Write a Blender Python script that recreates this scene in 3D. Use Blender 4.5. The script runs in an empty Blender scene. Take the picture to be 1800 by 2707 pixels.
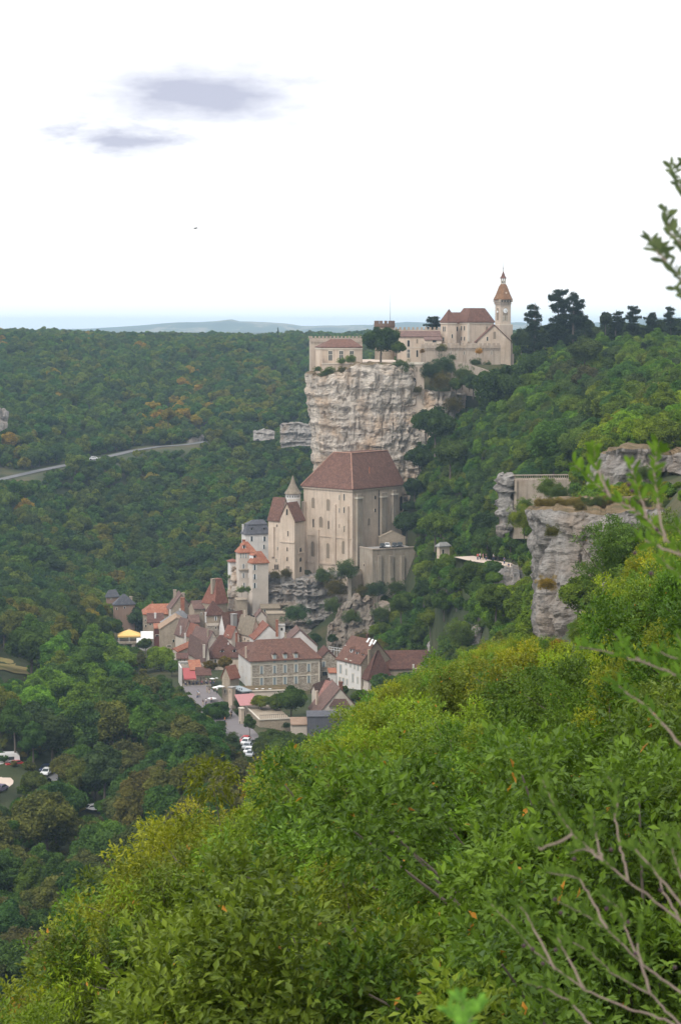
import bpy, math, random
import numpy as np
from mathutils import Vector, Matrix
random.seed(7); rng = np.random.default_rng(7)
SC = bpy.context.scene
COL = SC.collection
R = math.radians
HAZE = .00011
FPX = 1353.5 / math.tan(R(15)); PITCH = R(5.49)
cp_, sp_ = math.cos(PITCH), math.sin(PITCH)
def ray(px, py):
    dx = (px - 900) / FPX; dy = (1353.5 - py) / FPX
    return np.array([dx, cp_ + dy * sp_, -sp_ + dy * cp_])
def at(px, py, Y):
    d = ray(px, py); d = d * (Y / d[1]); return Vector((d[0], d[1], d[2]))
def proj(x, y, z):
    f = y * cp_ - z * sp_; u = y * sp_ + z * cp_
    return 900 + FPX * x / f, 1353.5 - FPX * u / f
# ------------------------------------------------------------------ camera, light
cd = bpy.data.cameras.new('camera'); cam = bpy.data.objects.new('camera', cd); COL.objects.link(cam)
cam.rotation_euler = (R(90) - PITCH, 0, 0)
cd.sensor_fit = 'VERTICAL'; cd.sensor_height = 24; cd.sensor_width = 16; cd.lens = 12 / math.tan(R(15))
cd.clip_start = 0.2; cd.clip_end = 30000
cd.dof.use_dof = True; cd.dof.focus_distance = 500; cd.dof.aperture_fstop = 6.8
SC.camera = cam
SC.view_settings.view_transform = 'Standard'; SC.view_settings.look = 'None'; SC.view_settings.exposure = 0.55
SC.cycles.max_bounces = 4; SC.cycles.diffuse_bounces = 3; SC.cycles.glossy_bounces = 1
SC.cycles.transmission_bounces = 2; SC.cycles.volume_bounces = 1; SC.cycles.transparent_max_bounces = 4
SUN_EL, SUN_AZ = R(50), R(215)     # azimuth from +Y clockwise: behind the camera, left
sd = bpy.data.lights.new('sun', 'SUN'); so = bpy.data.objects.new('sun', sd); COL.objects.link(so)
sd.energy = 1.5; sd.angle = R(14); sd.color = (1, .95, .87)
dirv = Vector((math.sin(SUN_AZ) * math.cos(SUN_EL), math.cos(SUN_AZ) * math.cos(SUN_EL), math.sin(SUN_EL)))
so.rotation_euler = dirv.to_track_quat('Z', 'Y').to_euler()
# ------------------------------------------------------------------ node helpers
class NT:
    def __init__(s, tree): s.t = tree; s.n = tree.nodes; s.l = tree.links; s.n.clear()
    def node(s, typ, ins=None, **kw):
        nd = s.n.new(typ)
        for k, v in kw.items(): setattr(nd, k, v)
        for k, v in (ins or {}).items():
            if hasattr(v, 'is_output') or isinstance(v, bpy.types.NodeSocket): s.l.new(v, nd.inputs[k])
            else: nd.inputs[k].default_value = v
        return nd
    def math(s, op, a, b=0.0, c=None, clamp=False):
        nd = s.n.new('ShaderNodeMath'); nd.operation = op; nd.use_clamp = clamp
        for i, v in enumerate([a, b] + ([c] if c is not None else [])):
            if isinstance(v, bpy.types.NodeSocket): s.l.new(v, nd.inputs[i])
            else: nd.inputs[i].default_value = v
        return nd.outputs[0]
    def mix(s, f, a, b, mode='MIX'):
        nd = s.n.new('ShaderNodeMix'); nd.data_type = 'RGBA'; nd.blend_type = mode
        for k, v in ((0, f), (6, a), (7, b)):
            if isinstance(v, bpy.types.NodeSocket): s.l.new(v, nd.inputs[k])
            else: nd.inputs[k].default_value = v if k == 0 else (tuple(v) + (1,) if len(v) == 3 else v)
        return nd.outputs[2]
    def ramp(s, f, stops):
        nd = s.n.new('ShaderNodeValToRGB'); e = nd.color_ramp.elements
        while len(e) < len(stops): e.new(0.5)
        for el, (p, c) in zip(e, stops):
            el.position = p; el.color = tuple(c) + (1,) if len(c) == 3 else c
        s.l.new(f, nd.inputs[0]); return nd.outputs[0]
    def noise(s, vec, scale, detail=4, rough=.55, out=0):
        nd = s.node('ShaderNodeTexNoise', {'Scale': scale, 'Detail': detail, 'Roughness': rough})
        if vec is not None: s.l.new(vec, nd.inputs['Vector'])
        return nd.outputs[out]
# ------------------------------------------------------------------ world: overcast daylight
w = bpy.data.worlds.new('World'); SC.world = w; w.use_nodes = True
N = NT(w.node_tree)
sky = N.node('ShaderNodeTexSky', sky_type='NISHITA', sun_disc=False, sun_elevation=SUN_EL, sun_rotation=SUN_AZ)
bg1 = N.node('ShaderNodeBackground', {'Color': sky.outputs[0], 'Strength': .12})
tc = N.node('ShaderNodeTexCoord')
sp = N.node('ShaderNodeSeparateXYZ', {0: tc.outputs['Generated']})
X, Yc, Z = sp.outputs
yy = N.math('MAXIMUM', Yc, .01)
u = N.math('DIVIDE', X, yy); v = N.math('DIVIDE', Z, yy)
cmb = N.node('ShaderNodeCombineXYZ', {0: u, 1: N.math('MULTIPLY', v, 3.2), 2: 0.0})
nz = N.noise(cmb.outputs[0], 14, 6, .6)
nz2 = N.noise(cmb.outputs[0], 45, 5, .6)
nn = N.math('ADD', N.math('MULTIPLY', N.math('SUBTRACT', nz, .5), 1.3), N.math('MULTIPLY', N.math('SUBTRACT', nz2, .5), .35))
def blob(px, py, rx, ry, amp, tilt=0.0):
    d = ray(px, py); cu, cv = d[0] / d[1], d[2] / d[1]
    a = N.math('DIVIDE', N.math('SUBTRACT', u, cu), rx / FPX)
    b0 = N.math('SUBTRACT', N.math('SUBTRACT', v, cv), N.math('MULTIPLY', N.math('SUBTRACT', u, cu), tilt))
    b = N.math('DIVIDE', b0, ry / FPX)
    r2 = N.math('SQRT', N.math('ADD', N.math('MULTIPLY', a, a), N.math('MULTIPLY', b, b)))
    m = N.math('ADD', N.math('SUBTRACT', 1.0, r2), nn)
    m = N.math('MULTIPLY', m, 1.15, clamp=True)
    return N.math('MULTIPLY', m, amp)
tot = blob(530, 254, 600, 142, 1.0, .03)
for a in ((345, 376, 330, 66, .85, -.06), (860, 215, 230, 24, .25, -.05), (1660, 238, 260, 24, .3, .12), (1790, 110, 130, 16, .25, 0),
          (700, 395, 150, 14, .12, 0), (250, 620, 180, 12, .16, 0), (150, 470, 150, 9, .14, 0), (240, 690, 160, 12, .1, 0)):
    tot = N.math('ADD', tot, blob(*a))
tot = N.math('MINIMUM', tot, 1.0)
hor = N.math('MULTIPLY', N.math('SUBTRACT', .055, v), 16, clamp=True)      # thinner, bluer air low down
cc = N.mix(hor, (.97, .97, .98), (.86, .89, .91))
cc = N.mix(tot, cc, (.38, .385, .47))
bg2 = N.node('ShaderNodeBackground', {'Color': cc, 'Strength': 1.08})
mx = N.node('ShaderNodeMixShader', {0: .93, 1: bg1.outputs[0], 2: bg2.outputs[0]})
N.node('ShaderNodeOutputWorld', {0: mx.outputs[0]})
# ------------------------------------------------------------------ materials
MATS = {}
def mat(name, fn):
    if name in MATS: return MATS[name]
    m = bpy.data.materials.new(name); m.use_nodes = True; N = NT(m.node_tree)
    out = N.node('ShaderNodeOutputMaterial'); sh = fn(N)
    N.l.new(sh, out.inputs[0]); MATS[name] = m; return m
def pbsdf(N, col, rough=.9, bump=None, bs=.5, bd=.1, spec=.3, metal=0.0):
    b = N.node('ShaderNodeBsdfPrincipled', {'Roughness': rough, 'Specular IOR Level': spec, 'Metallic': metal})
    if isinstance(col, bpy.types.NodeSocket): N.l.new(col, b.inputs[0])
    else: b.inputs[0].default_value = tuple(col) + (1,)
    if bump is not None:
        bn = N.node('ShaderNodeBump', {'Height': bump, 'Strength': bs, 'Distance': bd}); N.l.new(bn.outputs[0], b.inputs['Normal'])
    return b.outputs[0]
def objc(N, sx=1, sy=1, sz=1, world=True):
    # world position: things built in their own frames still get different stains
    src = N.node('ShaderNodeNewGeometry').outputs['Position']
    return N.node('ShaderNodeMapping', {0: src, 3: (sx, sy, sz)}).outputs[0]
def wall(name, base, stain=(.18, .14, .10), st=.45, mason=0.0, rough_scale=.9):
    def f(N):
        p = objc(N); n1 = N.noise(p, .35, 6, .62); n2 = N.noise(p, 2.6 * rough_scale, 4, .6)
        v = N.noise(objc(N, 1.6, 1.6, .12), 1.0, 5, .6)
        c = N.mix(N.math('MULTIPLY', N.math('SUBTRACT', n1, .38, clamp=True), 2.0, clamp=True), base, tuple(x * .78 for x in base))
        c = N.mix(N.math('MULTIPLY', N.math('SUBTRACT', v, .5, clamp=True), 2.6 * st, clamp=True), c, stain)
        c = N.mix(N.math('MULTIPLY', N.math('SUBTRACT', n2, .5, clamp=True), 1.6 * st, clamp=True), c, tuple(x * .6 for x in base))
        n5 = N.noise(objc(N, 1, 1, .6), .16, 7, .68); c = N.mix(N.math('MULTIPLY', N.math('SUBTRACT', n5, .48, clamp=True), 3.2 * st, clamp=True), c, (base[0] * .62, base[1] * .55, base[2] * .48))
        n6 = N.noise(objc(N, 1, 1, 3.5), 1.1, 5, .7); c = N.mix(N.math('MULTIPLY', N.math('SUBTRACT', n6, .56, clamp=True), 3.5 * st, clamp=True), c, tuple(x * .55 for x in base))
        bmp = N.math('ADD', n2, n6)
        if mason:
            vo = N.node('ShaderNodeTexVoronoi', {'Scale': 2.2, 'Vector': objc(N, 1, 1, 1.7)}); 
            g = N.math('MULTIPLY', N.node('ShaderNodeSeparateColor', {0: vo.outputs['Color']}).outputs[0], mason)
            c = N.mix(g, c, (.16, .13, .10)); bmp = vo.outputs['Distance']
        return pbsdf(N, c, .92, bmp, .4, .12)
    return mat(name, f)
def roofm(name, a, b, c3, lich=(.30, .27, .22)):
    def f(N):
        p = objc(N); n1 = N.noise(p, .8, 5, .65); n2 = N.noise(p, 5, 3, .6)
        vo = N.node('ShaderNodeTexVoronoi', {'Scale': 2.0, 'Vector': p}); vr = N.node('ShaderNodeSeparateColor', {0: vo.outputs['Color']}).outputs
        c = N.mix(N.math('MULTIPLY', N.math('SUBTRACT', n1, .3, clamp=True), 2.4, clamp=True), a, b)
        c = N.mix(N.math('MULTIPLY', N.math('SUBTRACT', vr[0], .55, clamp=True), 1.3, clamp=True), c, c3)
        c = N.mix(N.math('MULTIPLY', N.math('SUBTRACT', n2, .56, clamp=True), 6, clamp=True), c, lich)
        wv = N.node('ShaderNodeTexWave', {'Scale': 2.2, 'Distortion': .6, 'Vector': objc(N, 0, 0, 1)}, bands_direction='Z')
        return pbsdf(N, c, .9, N.math('ADD', N.math('MULTIPLY', wv.outputs[1], .5), n2), .5, .08)
    return mat(name, f)
def flat(name, col, rough=.7, **k): return mat(name, lambda N: pbsdf(N, N.mix(N.noise(objc(N), 1.7, 4), tuple(x * .86 for x in col), tuple(min(1, x * 1.1) for x in col)), rough, **k))
W_CREAM = wall('cream_limestone', (.60, .49, .39), (.24, .19, .14), .85)
W_GREYST = wall('weathered_limestone', (.40, .34, .27), (.07, .06, .05), 1.1)
W_CASTLE = wall('castle_limestone', (.50, .41, .33), (.20, .16, .13), .6)
W_RAMP = wall('rampart_stone', (.44, .365, .295), (.10, .085, .07), 1.0)
W_RUB = wall('rubble_stone', (.46, .40, .33), (.2, .16, .12), .3, mason=.75)
W_WHITE = wall('white_render', (.68, .65, .62), (.3, .28, .25), .3)
W_TAN = wall('tan_stone', (.40, .33, .25), (.16, .13, .1), .5, mason=.3)
W_PLAST = wall('pale_plaster', (.58, .51, .44), (.25, .2, .16), .3)
W_SLATE = wall('grey_slate_cladding', (.12, .12, .14), (.05, .05, .06), .6)
R_RED = roofm('red_brown_tiles', (.145, .070, .048), (.09, .046, .036), (.22, .11, .08), (.24, .16, .12))
R_BROWN = roofm('dark_brown_tiles', (.115, .05, .038), (.075, .038, .032), (.17, .085, .06), (.22, .15, .12))
R_PURP = roofm('worn_brown_tiles', (.15, .085, .07), (.10, .06, .052), (.22, .13, .10), (.28, .22, .18))
R_ORANGE = roofm('orange_tiles', (.34, .125, .07), (.235, .085, .052), (.42, .21, .13), (.38, .25, .17))
R_RUST = roofm('rust_tiles', (.225, .082, .052), (.16, .062, .044), (.28, .135, .09), (.30, .19, .14))
R_STONE = roofm('stone_slab_roof', (.25, .20, .145), (.18, .15, .11), (.3, .25, .19), (.14, .12, .09))
R_SLATE = roofm('grey_slates', (.10, .10, .115), (.075, .078, .09), (.14, .14, .16), (.2, .2, .2))
M_DARK = flat('dark_opening', (.018, .017, .016), .5)
M_GLASS = flat('window_glass', (.05, .06, .065), .25)
M_SHUT = flat('blue_grey_shutters', (.33, .38, .40), .6)
M_WHITEP = flat('white_paint', (.74, .74, .73), .6)
M_FRAME = wall('cut_stone_trim', (.62, .56, .47), (.3, .25, .2), .25)
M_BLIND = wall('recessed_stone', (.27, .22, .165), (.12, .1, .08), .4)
M_WOOD = flat('brown_timber', (.12, .07, .045), .8)
M_METAL = flat('dark_metal', (.04, .04, .045), .5)
M_REDC = flat('red_awning_cloth', (.36, .09, .09), .8)
M_PINKC = flat('pink_awning_cloth', (.44, .21, .21), .8)
M_YELC = flat('yellow_canvas', (.80, .52, .18), .8)
M_CONC = flat('grey_concrete', (.33, .31, .29), .9)
def rockmat(name, hi, lo, warm, wf):
    def f(N):
        p = objc(N); n1 = N.noise(p, .12, 8, .62); n2 = N.noise(objc(N, 1, 1, .16), .6, 7, .65); n3 = N.noise(objc(N, .5, .5, 2.2), .6, 6, .65); n4 = N.noise(p, 2.4, 5, .7)
        c = N.mix(N.math('MULTIPLY', N.math('SUBTRACT', n2, .40, clamp=True), 4, clamp=True), hi, lo)
        c = N.mix(N.math('MULTIPLY', N.math('SUBTRACT', n1, .47, clamp=True), 6 * wf, clamp=True), c, warm)
        c = N.mix(N.math('MULTIPLY', N.math('SUBTRACT', n3, .55, clamp=True), 7, clamp=True), c, tuple(x * .5 for x in lo))
        c = N.mix(N.math('MULTIPLY', N.math('SUBTRACT', n4, .55, clamp=True), 3, clamp=True), c, tuple(x * .72 for x in lo))
        h = N.math('ADD', N.math('MULTIPLY', n2, 1.2), N.math('ADD', N.math('MULTIPLY', n3, 1.5), n4))
        return pbsdf(N, c, .95, h, 1.0, .7)
    return mat(name, f)
M_ROCK = rockmat('warm_limestone_rock', (.70, .62, .53), (.36, .31, .265), (.58, .41, .27), .75)
M_ROCKD = rockmat('dull_brown_rock', (.33, .28, .225), (.15, .125, .10), (.26, .18, .12), .6)
M_ROCKG = rockmat('grey_limestone_rock', (.40, .37, .34), (.19, .175, .16), (.34, .26, .19), .6)
def fgr(N):
    p = objc(N); n1 = N.noise(p, .05, 6, .6); n2 = N.noise(p, 1.2, 5, .7)
    c = N.ramp(n1, [(.3, (.03, .045, .016)), (.5, (.045, .055, .02)), (.64, (.09, .075, .035)), (.75, (.06, .06, .025))])
    c = N.mix(N.math('MULTIPLY', N.math('SUBTRACT', n2, .5, clamp=True), 2.5, clamp=True), c, (.035, .038, .014))
    return pbsdf(N, c, .95, n2, .6, .3)
M_GROUND = mat('scrub_ground', fgr)
M_GRASS = mat('dry_meadow', lambda N: pbsdf(N, N.ramp(N.noise(objc(N), .12, 6, .7), [(.35, (.10, .13, .03)), (.5, (.24, .20, .07)), (.7, (.30, .23, .10))]), .95))
M_DRYG = mat('dry_ledge_grass', lambda N: pbsdf(N, N.ramp(N.noise(objc(N), .5, 7, .7), [(.3, (.05, .055, .02)), (.5, (.13, .09, .045)), (.68, (.22, .155, .085))]), .95, N.noise(objc(N), 3), .8, .3))
M_ROAD = mat('worn_asphalt', lambda N: pbsdf(N, N.mix(N.noise(objc(N), .4, 6), (.12, .12, .125), (.18, .175, .175)), .9))
M_STREET = mat('street_paving', lambda N: pbsdf(N, N.mix(N.noise(objc(N), .5, 6), (.15, .135, .14), (.22, .195, .195)), .9))
M_PARK = mat('pale_gravel', lambda N: pbsdf(N, N.mix(N.noise(objc(N), .3, 7), (.52, .42, .34), (.62, .51, .43)), .95))
M_BARK = mat('grey_brown_bark', lambda N: pbsdf(N, N.mix(N.noise(objc(N), 6, 5), (.07, .055, .04), (.17, .145, .12)), .95))
M_TWIG = mat('pale_twig_bark', lambda N: pbsdf(N, N.mix(N.noise(objc(N), 60, 4), (.12, .09, .07), (.24, .185, .15)), .9))
def foliage(name, gloss=.35, warm=.0, trans=.32):
    def f(N):
        tint = N.node('ShaderNodeAttribute', attribute_type='INSTANCER', attribute_name='tint').outputs['Color']
        lv = N.node('ShaderNodeAttribute', attribute_name='lv').outputs['Fac']
        rn = N.node('ShaderNodeObjectInfo').outputs['Random']
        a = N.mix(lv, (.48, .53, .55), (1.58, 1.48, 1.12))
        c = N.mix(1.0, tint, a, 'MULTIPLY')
        c = N.mix(N.math('MULTIPLY', rn, .5), c, N.mix(1.0, c, (1.15, 1.05, .85), 'MULTIPLY'))
        if warm:
            c = N.mix(N.math('MULTIPLY', N.math('GREATER_THAN', lv, .985), warm), c, (.55, .20, .04))
        d = N.node('ShaderNodeBsdfDiffuse', {0: c}); t = N.node('ShaderNodeBsdfTranslucent', {0: N.mix(1.0, c, (1.15, 1.3, .5), 'MULTIPLY')})
        m = N.node('ShaderNodeMixShader', {0: trans, 1: d.outputs[0], 2: t.outputs[0]})
        if gloss:
            g = N.node('ShaderNodeBsdfGlossy', {0: (.8, .85, .9, 1), 1: .42})
            fr = N.node('ShaderNodeLayerWeight', {0: .35})
            m = N.node('ShaderNodeMixShader', {0: N.math('MULTIPLY', fr.outputs[1], gloss), 1: m.outputs[0], 2: g.outputs[0]})
        return m.outputs[0]
    return mat(name, f)
M_LEAFN = foliage('near_leaves', .10, .8, .27); M_LEAFM = foliage('mid_leaves', 0, 0); M_LEAFB = foliage('blurred_leaves', 0, 0)
# ------------------------------------------------------------------ object helpers
def tag(o, label=None, cat=None, group=None, kind=None):
    if label: o['label'] = label
    if cat: o['category'] = cat
    if group: o['group'] = group
    if kind: o['kind'] = kind
    return o
def thing(name, label, cat, loc=(0, 0, 0), rz=0, group=None):
    o = bpy.data.objects.new(name, None); COL.objects.link(o); o.location = loc; o.rotation_euler = (0, 0, rz)
    o.empty_display_size = .5
    return tag(o, label, cat, group)
class MB:
    def __init__(s): s.v = []; s.f = []; s.mi = []; s.cur = 0
    def add(s, vs, fs):
        n = len(s.v); s.v += [tuple(p) for p in vs]; s.f += [tuple(n + i for i in f) for f in fs]; s.mi += [s.cur] * len(fs); return s
    def box(s, x0, x1, y0, y1, z0, z1):
        if x0 > x1: x0, x1 = x1, x0
        if y0 > y1: y0, y1 = y1, y0
        return s.add([(x0, y0, z0), (x1, y0, z0), (x1, y1, z0), (x0, y1, z0), (x0, y0, z1), (x1, y0, z1), (x1, y1, z1), (x0, y1, z1)],
              [(0, 3, 2, 1), (4, 5, 6, 7), (0, 1, 5, 4), (1, 2, 6, 5), (2, 3, 7, 6), (3, 0, 4, 7)])
    def rings(s, rs, cap=True):
        n = len(rs[0]); vs = [p for r in rs for p in r]; fs = []
        for k in range(len(rs) - 1):
            for i in range(n): fs.append((k * n + i, k * n + (i + 1) % n, (k + 1) * n + (i + 1) % n, (k + 1) * n + i))
        if cap: fs += [tuple(range(n - 1, -1, -1)), tuple((len(rs) - 1) * n + i for i in range(n))]
        return s.add(vs, fs)
    def lathe(s, prof, cx, cy, n=16, a0=0.0):
        return s.rings([[(cx + r * math.cos(a0 + 2 * math.pi * i / n), cy + r * math.sin(a0 + 2 * math.pi * i / n), z) for i in range(n)] for r, z in prof])
    def tube(s, pts, rad, n=6):
        rs = []
        for i, p in enumerate(pts):
            a = Vector(pts[max(i - 1, 0)]); b = Vector(pts[min(i + 1, len(pts) - 1)]); t = (b - a).normalized()
            q = t.orthogonal().normalized() if i == 0 else (q - t * q.dot(t)).normalized(); r2 = t.cross(q)
            rr = rad[i] if isinstance(rad, (list, tuple)) else rad
            rs.append([tuple(Vector(p) + (q * math.cos(2 * math.pi * k / n) + r2 * math.sin(2 * math.pi * k / n)) * rr) for k in range(n)])
        return s.rings(rs)
    def prism(s, poly, axis, a, b):
        # poly: 2-D points in the plane across `axis`
        def P(p, t):
            return {'x': (t, p[0], p[1]), 'y': (p[0], t, p[1]), 'z': (p[0], p[1], t)}[axis]
        return s.rings([[P(p, a) for p in poly], [P(p, b) for p in poly]])
    def build(s, name, m, parent=None, smooth=False, fix=True):
        me = bpy.data.meshes.new(name); me.from_pydata(s.v, [], s.f)
        for k in (m if isinstance(m, (list, tuple)) else [m]): me.materials.append(k)
        if isinstance(m, (list, tuple)): me.polygons.foreach_set('material_index', s.mi)
        if fix:
            import bmesh
            bm = bmesh.new(); bm.from_mesh(me); bmesh.ops.recalc_face_normals(bm, faces=bm.faces); bm.to_mesh(me); bm.free()
        if smooth: me.polygons.foreach_set('use_smooth', [True] * len(me.polygons))
        o = bpy.data.objects.new(name, me); COL.objects.link(o)
        if parent is not None: o.parent = parent
        return o
def npmesh(name, V, F, m, lv=None, smooth=False):
    """V (n,3), F (m,k) numpy"""
    me = bpy.data.meshes.new(name); k = F.shape[1]
    me.vertices.add(len(V)); me.vertices.foreach_set('co', V.astype(np.float32).ravel())
    me.loops.add(F.size); me.loops.foreach_set('vertex_index', F.astype(np.int32).ravel())
    me.polygons.add(len(F)); me.polygons.foreach_set('loop_start', np.arange(0, F.size, k, dtype=np.int32))
    me.polygons.foreach_set('loop_total', np.full(len(F), k, dtype=np.int32))
    me.polygons.foreach_set('use_smooth', np.full(len(F), smooth))
    me.update(calc_edges=True)
    if lv is not None:
        a = me.attributes.new('lv', 'FLOAT', 'FACE'); a.data.foreach_set('value', lv.astype(np.float32))
    for mm in (m if isinstance(m, (list, tuple)) else [m]): me.materials.append(mm)
    return me
# ------------------------------------------------------------------ numpy value noise
_P = np.random.default_rng(3).random((64, 64, 64))
def vnoise(p):
    i = np.floor(p).astype(int); f = p - i; f = f * f * (3 - 2 * f); r = 0
    for dx in (0, 1):
        for dy in (0, 1):
            for dz in (0, 1):
                wgt = (f[..., 0] if dx else 1 - f[..., 0]) * (f[..., 1] if dy else 1 - f[..., 1]) * (f[..., 2] if dz else 1 - f[..., 2])
                r = r + wgt * _P[(i[..., 0] + dx) % 64, (i[..., 1] + dy) % 64, (i[..., 2] + dz) % 64]
    return r
def fbm(p, o=4, g=.5):
    a, s, t = 1.0, 0, 0
    for k in range(o):
        s = s + a * (vnoise(p * 2 ** k + 17.3 * k) - .5); t += a; a *= g
    return s / t * 2
# ------------------------------------------------------------------ terrain
TY = [3, 10, 20, 40, 70, 110, 160, 230, 300, 400, 480, 545, 600, 660, 750, 850, 950, 1080, 1250, 1600, 2500]
TP = {
 -900: [-4.5,-8.5,-16, -34, -58, -80, -95, -100, -100, -96, -94, -92, -90, -84, -70, -55, -42, -28, -16, -12, -14],
 -400: [-4.5,-8.2,-14, -27, -48, -72, -92, -101, -104, -98, -94, -93, -93, -90, -74, -60, -46, -30, -15, -10, -13],
 0: [-4.5,-8,-11.6, -20, -38, -62, -85, -98, -104, -95, -92, -92, -95, -92, -78, -63, -47, -30, -13, -9, -12],
 300: [-4.4,-7.8,-10.4, -15.5, -28, -52, -80, -96, -103, -103, -103, -101, -99, -104, -100, -80, -60, -36, -15, -11, -13],
 600: [-4.3,-7.5,-9.6, -13.2, -22, -42, -68, -86, -95, -97, -101, -101, -99, -102, -102, -82, -62, -38, -16, -12, -13],
 800: [-4.3,-7.4,-9.4, -11.8, -18.5, -31, -50, -76, -92, -98, -101, -101, -94, -94, -98, -84, -64, -40, -17, -12, -13],
 900: [-4.3,-7.4,-9.2, -11.2, -17, -27.5, -40, -68, -89, -96, -99, -98, -88, -78, -70, -70, -60, -40, -17, -12, -13],
 1050: [-4.2, -7.2, -9.0, -10.4, -15.2, -24.5, -36, -64, -84, -93, -98, -94, -86, -48, -22, -20, -22, -20, -16, -12, -13],
 1150: [-4.2, -7.1, -8.9, -10.1, -14.4, -23, -34, -60, -80, -90, -94, -81, -56, -27, -15, -14, -14, -14, -13, -12, -13],
 1300: [-4.2,-7,-8.6, -9.6, -13.4, -20.5, -31, -50, -66, -68, -60, -44, -30, -19, -14, -13, -13, -13, -12, -12, -13],
 1400: [-4.1,-6.9,-8.4, -9.2, -12.6, -19, -29.5, -43, -55, -54, -42, -31, -21, -16, -13, -13, -13, -13, -12, -12, -13],
 1600: [-4.1,-6.7,-8.1, -8.2, -11.6, -16.5, -24, -30, -24, -26, -22, -17, -14, -13, -13, -13, -13, -13, -12, -12, -13],
 1800: [-4,-6.4,-7.6, -7.2, -10.2, -14, -18.5, -21, -21, -20, -16, -14, -13, -12, -12, -12, -12, -12, -12, -12, -13],
 2300: [-4,-6,-7, -6, -8.5, -11.5, -14, -15, -15, -14, -13, -12, -12, -12, -12, -12, -12, -12, -12, -12, -13],
}
_tp = np.array(sorted(TP)); _tz = np.array([TP[k] for k in _tp], float); _ty = np.log(np.array(TY, float))
# road on the far hillside, fixed in the terrain
ROAD = [at(*a) for a in ((-120, 1300, 812), (-40, 1279, 824), (0, 1268, 835), (110, 1243, 865), (180, 1229, 888), (260, 1214, 915), (350, 1192, 942), (420, 1181, 950), (490, 1176, 957), (545, 1168, 966))]
ROADA = np.array([tuple(p) for p in ROAD])
PARKC = at(-300, 2072, 402)
STREET = [at(*a) for a in ((505, 1815, 520), (535, 1835, 512), (556, 1862, 500), (590, 1900, 484), (618, 1922, 470), (648, 1958, 450), (668, 2000, 432), (690, 2060, 405))]
STREETA = np.array([tuple(p) for p in STREET])
PATH = [at(*a) for a in ((1225, 1472, 470), (1270, 1483, 462), (1320, 1490, 452), (1350, 1505, 446), (1375, 1530, 436), (1400, 1556, 425))]
PATHA = np.array([tuple(p) for p in PATH])
def seg_near(PL, x, y):
    best = np.full(x.shape, 1e9); bz = np.zeros(x.shape)
    for a, b in zip(PL[:-1], PL[1:]):
        d = b[:2] - a[:2]; t = np.clip(((x - a[0]) * d[0] + (y - a[1]) * d[1]) / (d @ d), 0, 1)
        q = np.hypot(x - a[0] - t * d[0], y - a[1] - t * d[1]); z = a[2] + t * (b[2] - a[2])
        m = q < best; best = np.where(m, q, best); bz = np.where(m, z, bz)
    return best, bz
def sst(x): x = np.clip(x, 0, 1); return x * x * (3 - 2 * x)
ZTER = at(900, 964, 650).z
def ground(x, y):
    x = np.asarray(x, float); y = np.asarray(y, float)
    yc = np.clip(y, 3, 2500); px = np.clip(900 + FPX * x / np.maximum(y, 3) / 1.0, _tp[0], _tp[-1] - 1e-6)
    ly = np.clip(np.log(yc), _ty[0], _ty[-1] - 1e-9)
    def cell(px, ly):
        i = np.clip(np.searchsorted(_tp, px, 'right') - 1, 0, len(_tp) - 2); j = np.clip(np.searchsorted(_ty, ly, 'right') - 1, 0, len(_ty) - 2)
        a = (px - _tp[i]) / (_tp[i + 1] - _tp[i]); b = (ly - _ty[j]) / (_ty[j + 1] - _ty[j])
        return (_tz[i, j] * (1 - a) + _tz[i + 1, j] * a) * (1 - b) + (_tz[i, j + 1] * (1 - a) + _tz[i + 1, j + 1] * a) * b
    z = cell(px, ly)
    p = np.stack([x / 45, y / 45, np.zeros_like(x)], -1)
    z = z + fbm(p, 4) * np.clip((y - 60) / 200, 0, 1) * 5.0 + fbm(p * 9, 2) * .35 * np.clip(y / 40, 0, 1)
    z = np.where(y > 2500, z, z)
    for PL, r0, r1 in ((ROADA, 9, 34), (STREETA, 6, 16), (PATHA, 4, 12)):
        d, bz = seg_near(PL, x, y); k = 1 - sst((d - r0) / (r1 - r0)); z = z * (1 - k) + (bz - .15) * k
    d = np.hypot((x - PARKC.x) / 1.6, (y - PARKC.y)); k = 1 - sst((d - 17) / 12); z = z * (1 - k) + (PARKC.z - .15) * k
    # castle terrace
    k = sst((px - 838) / 8) * (1 - sst((px - 1330) / 90)) * sst((y - 643) / 4) * (1 - sst((y - 730) / 40)); z = z * (1 - k) + ZTER * k
    # rock spur under the church
    k = sst((px - 700) / 30) * (1 - sst((px - 1110) / 60)) * sst((y - 606) / 5) * (1 - sst((y - 636) / 5))
    zb = at(900, 1515, 605).z
    z = z * (1 - k) + np.maximum(z, zb) * k
    return z
def ray_ground(px, py, Y0, Y1, lift=0.0):
    Ys = np.arange(Y0, Y1, .5); d = ray(px, py); xs = d[0] / d[1] * Ys; zs = d[2] / d[1] * Ys; g = ground(xs, Ys) + lift
    i = int(np.argmin(np.abs(zs - g))); return Vector((xs[i], Ys[i], g[i]))
def gz(x, y): return float(ground(np.array([x]), np.array([y]))[0])
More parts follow.
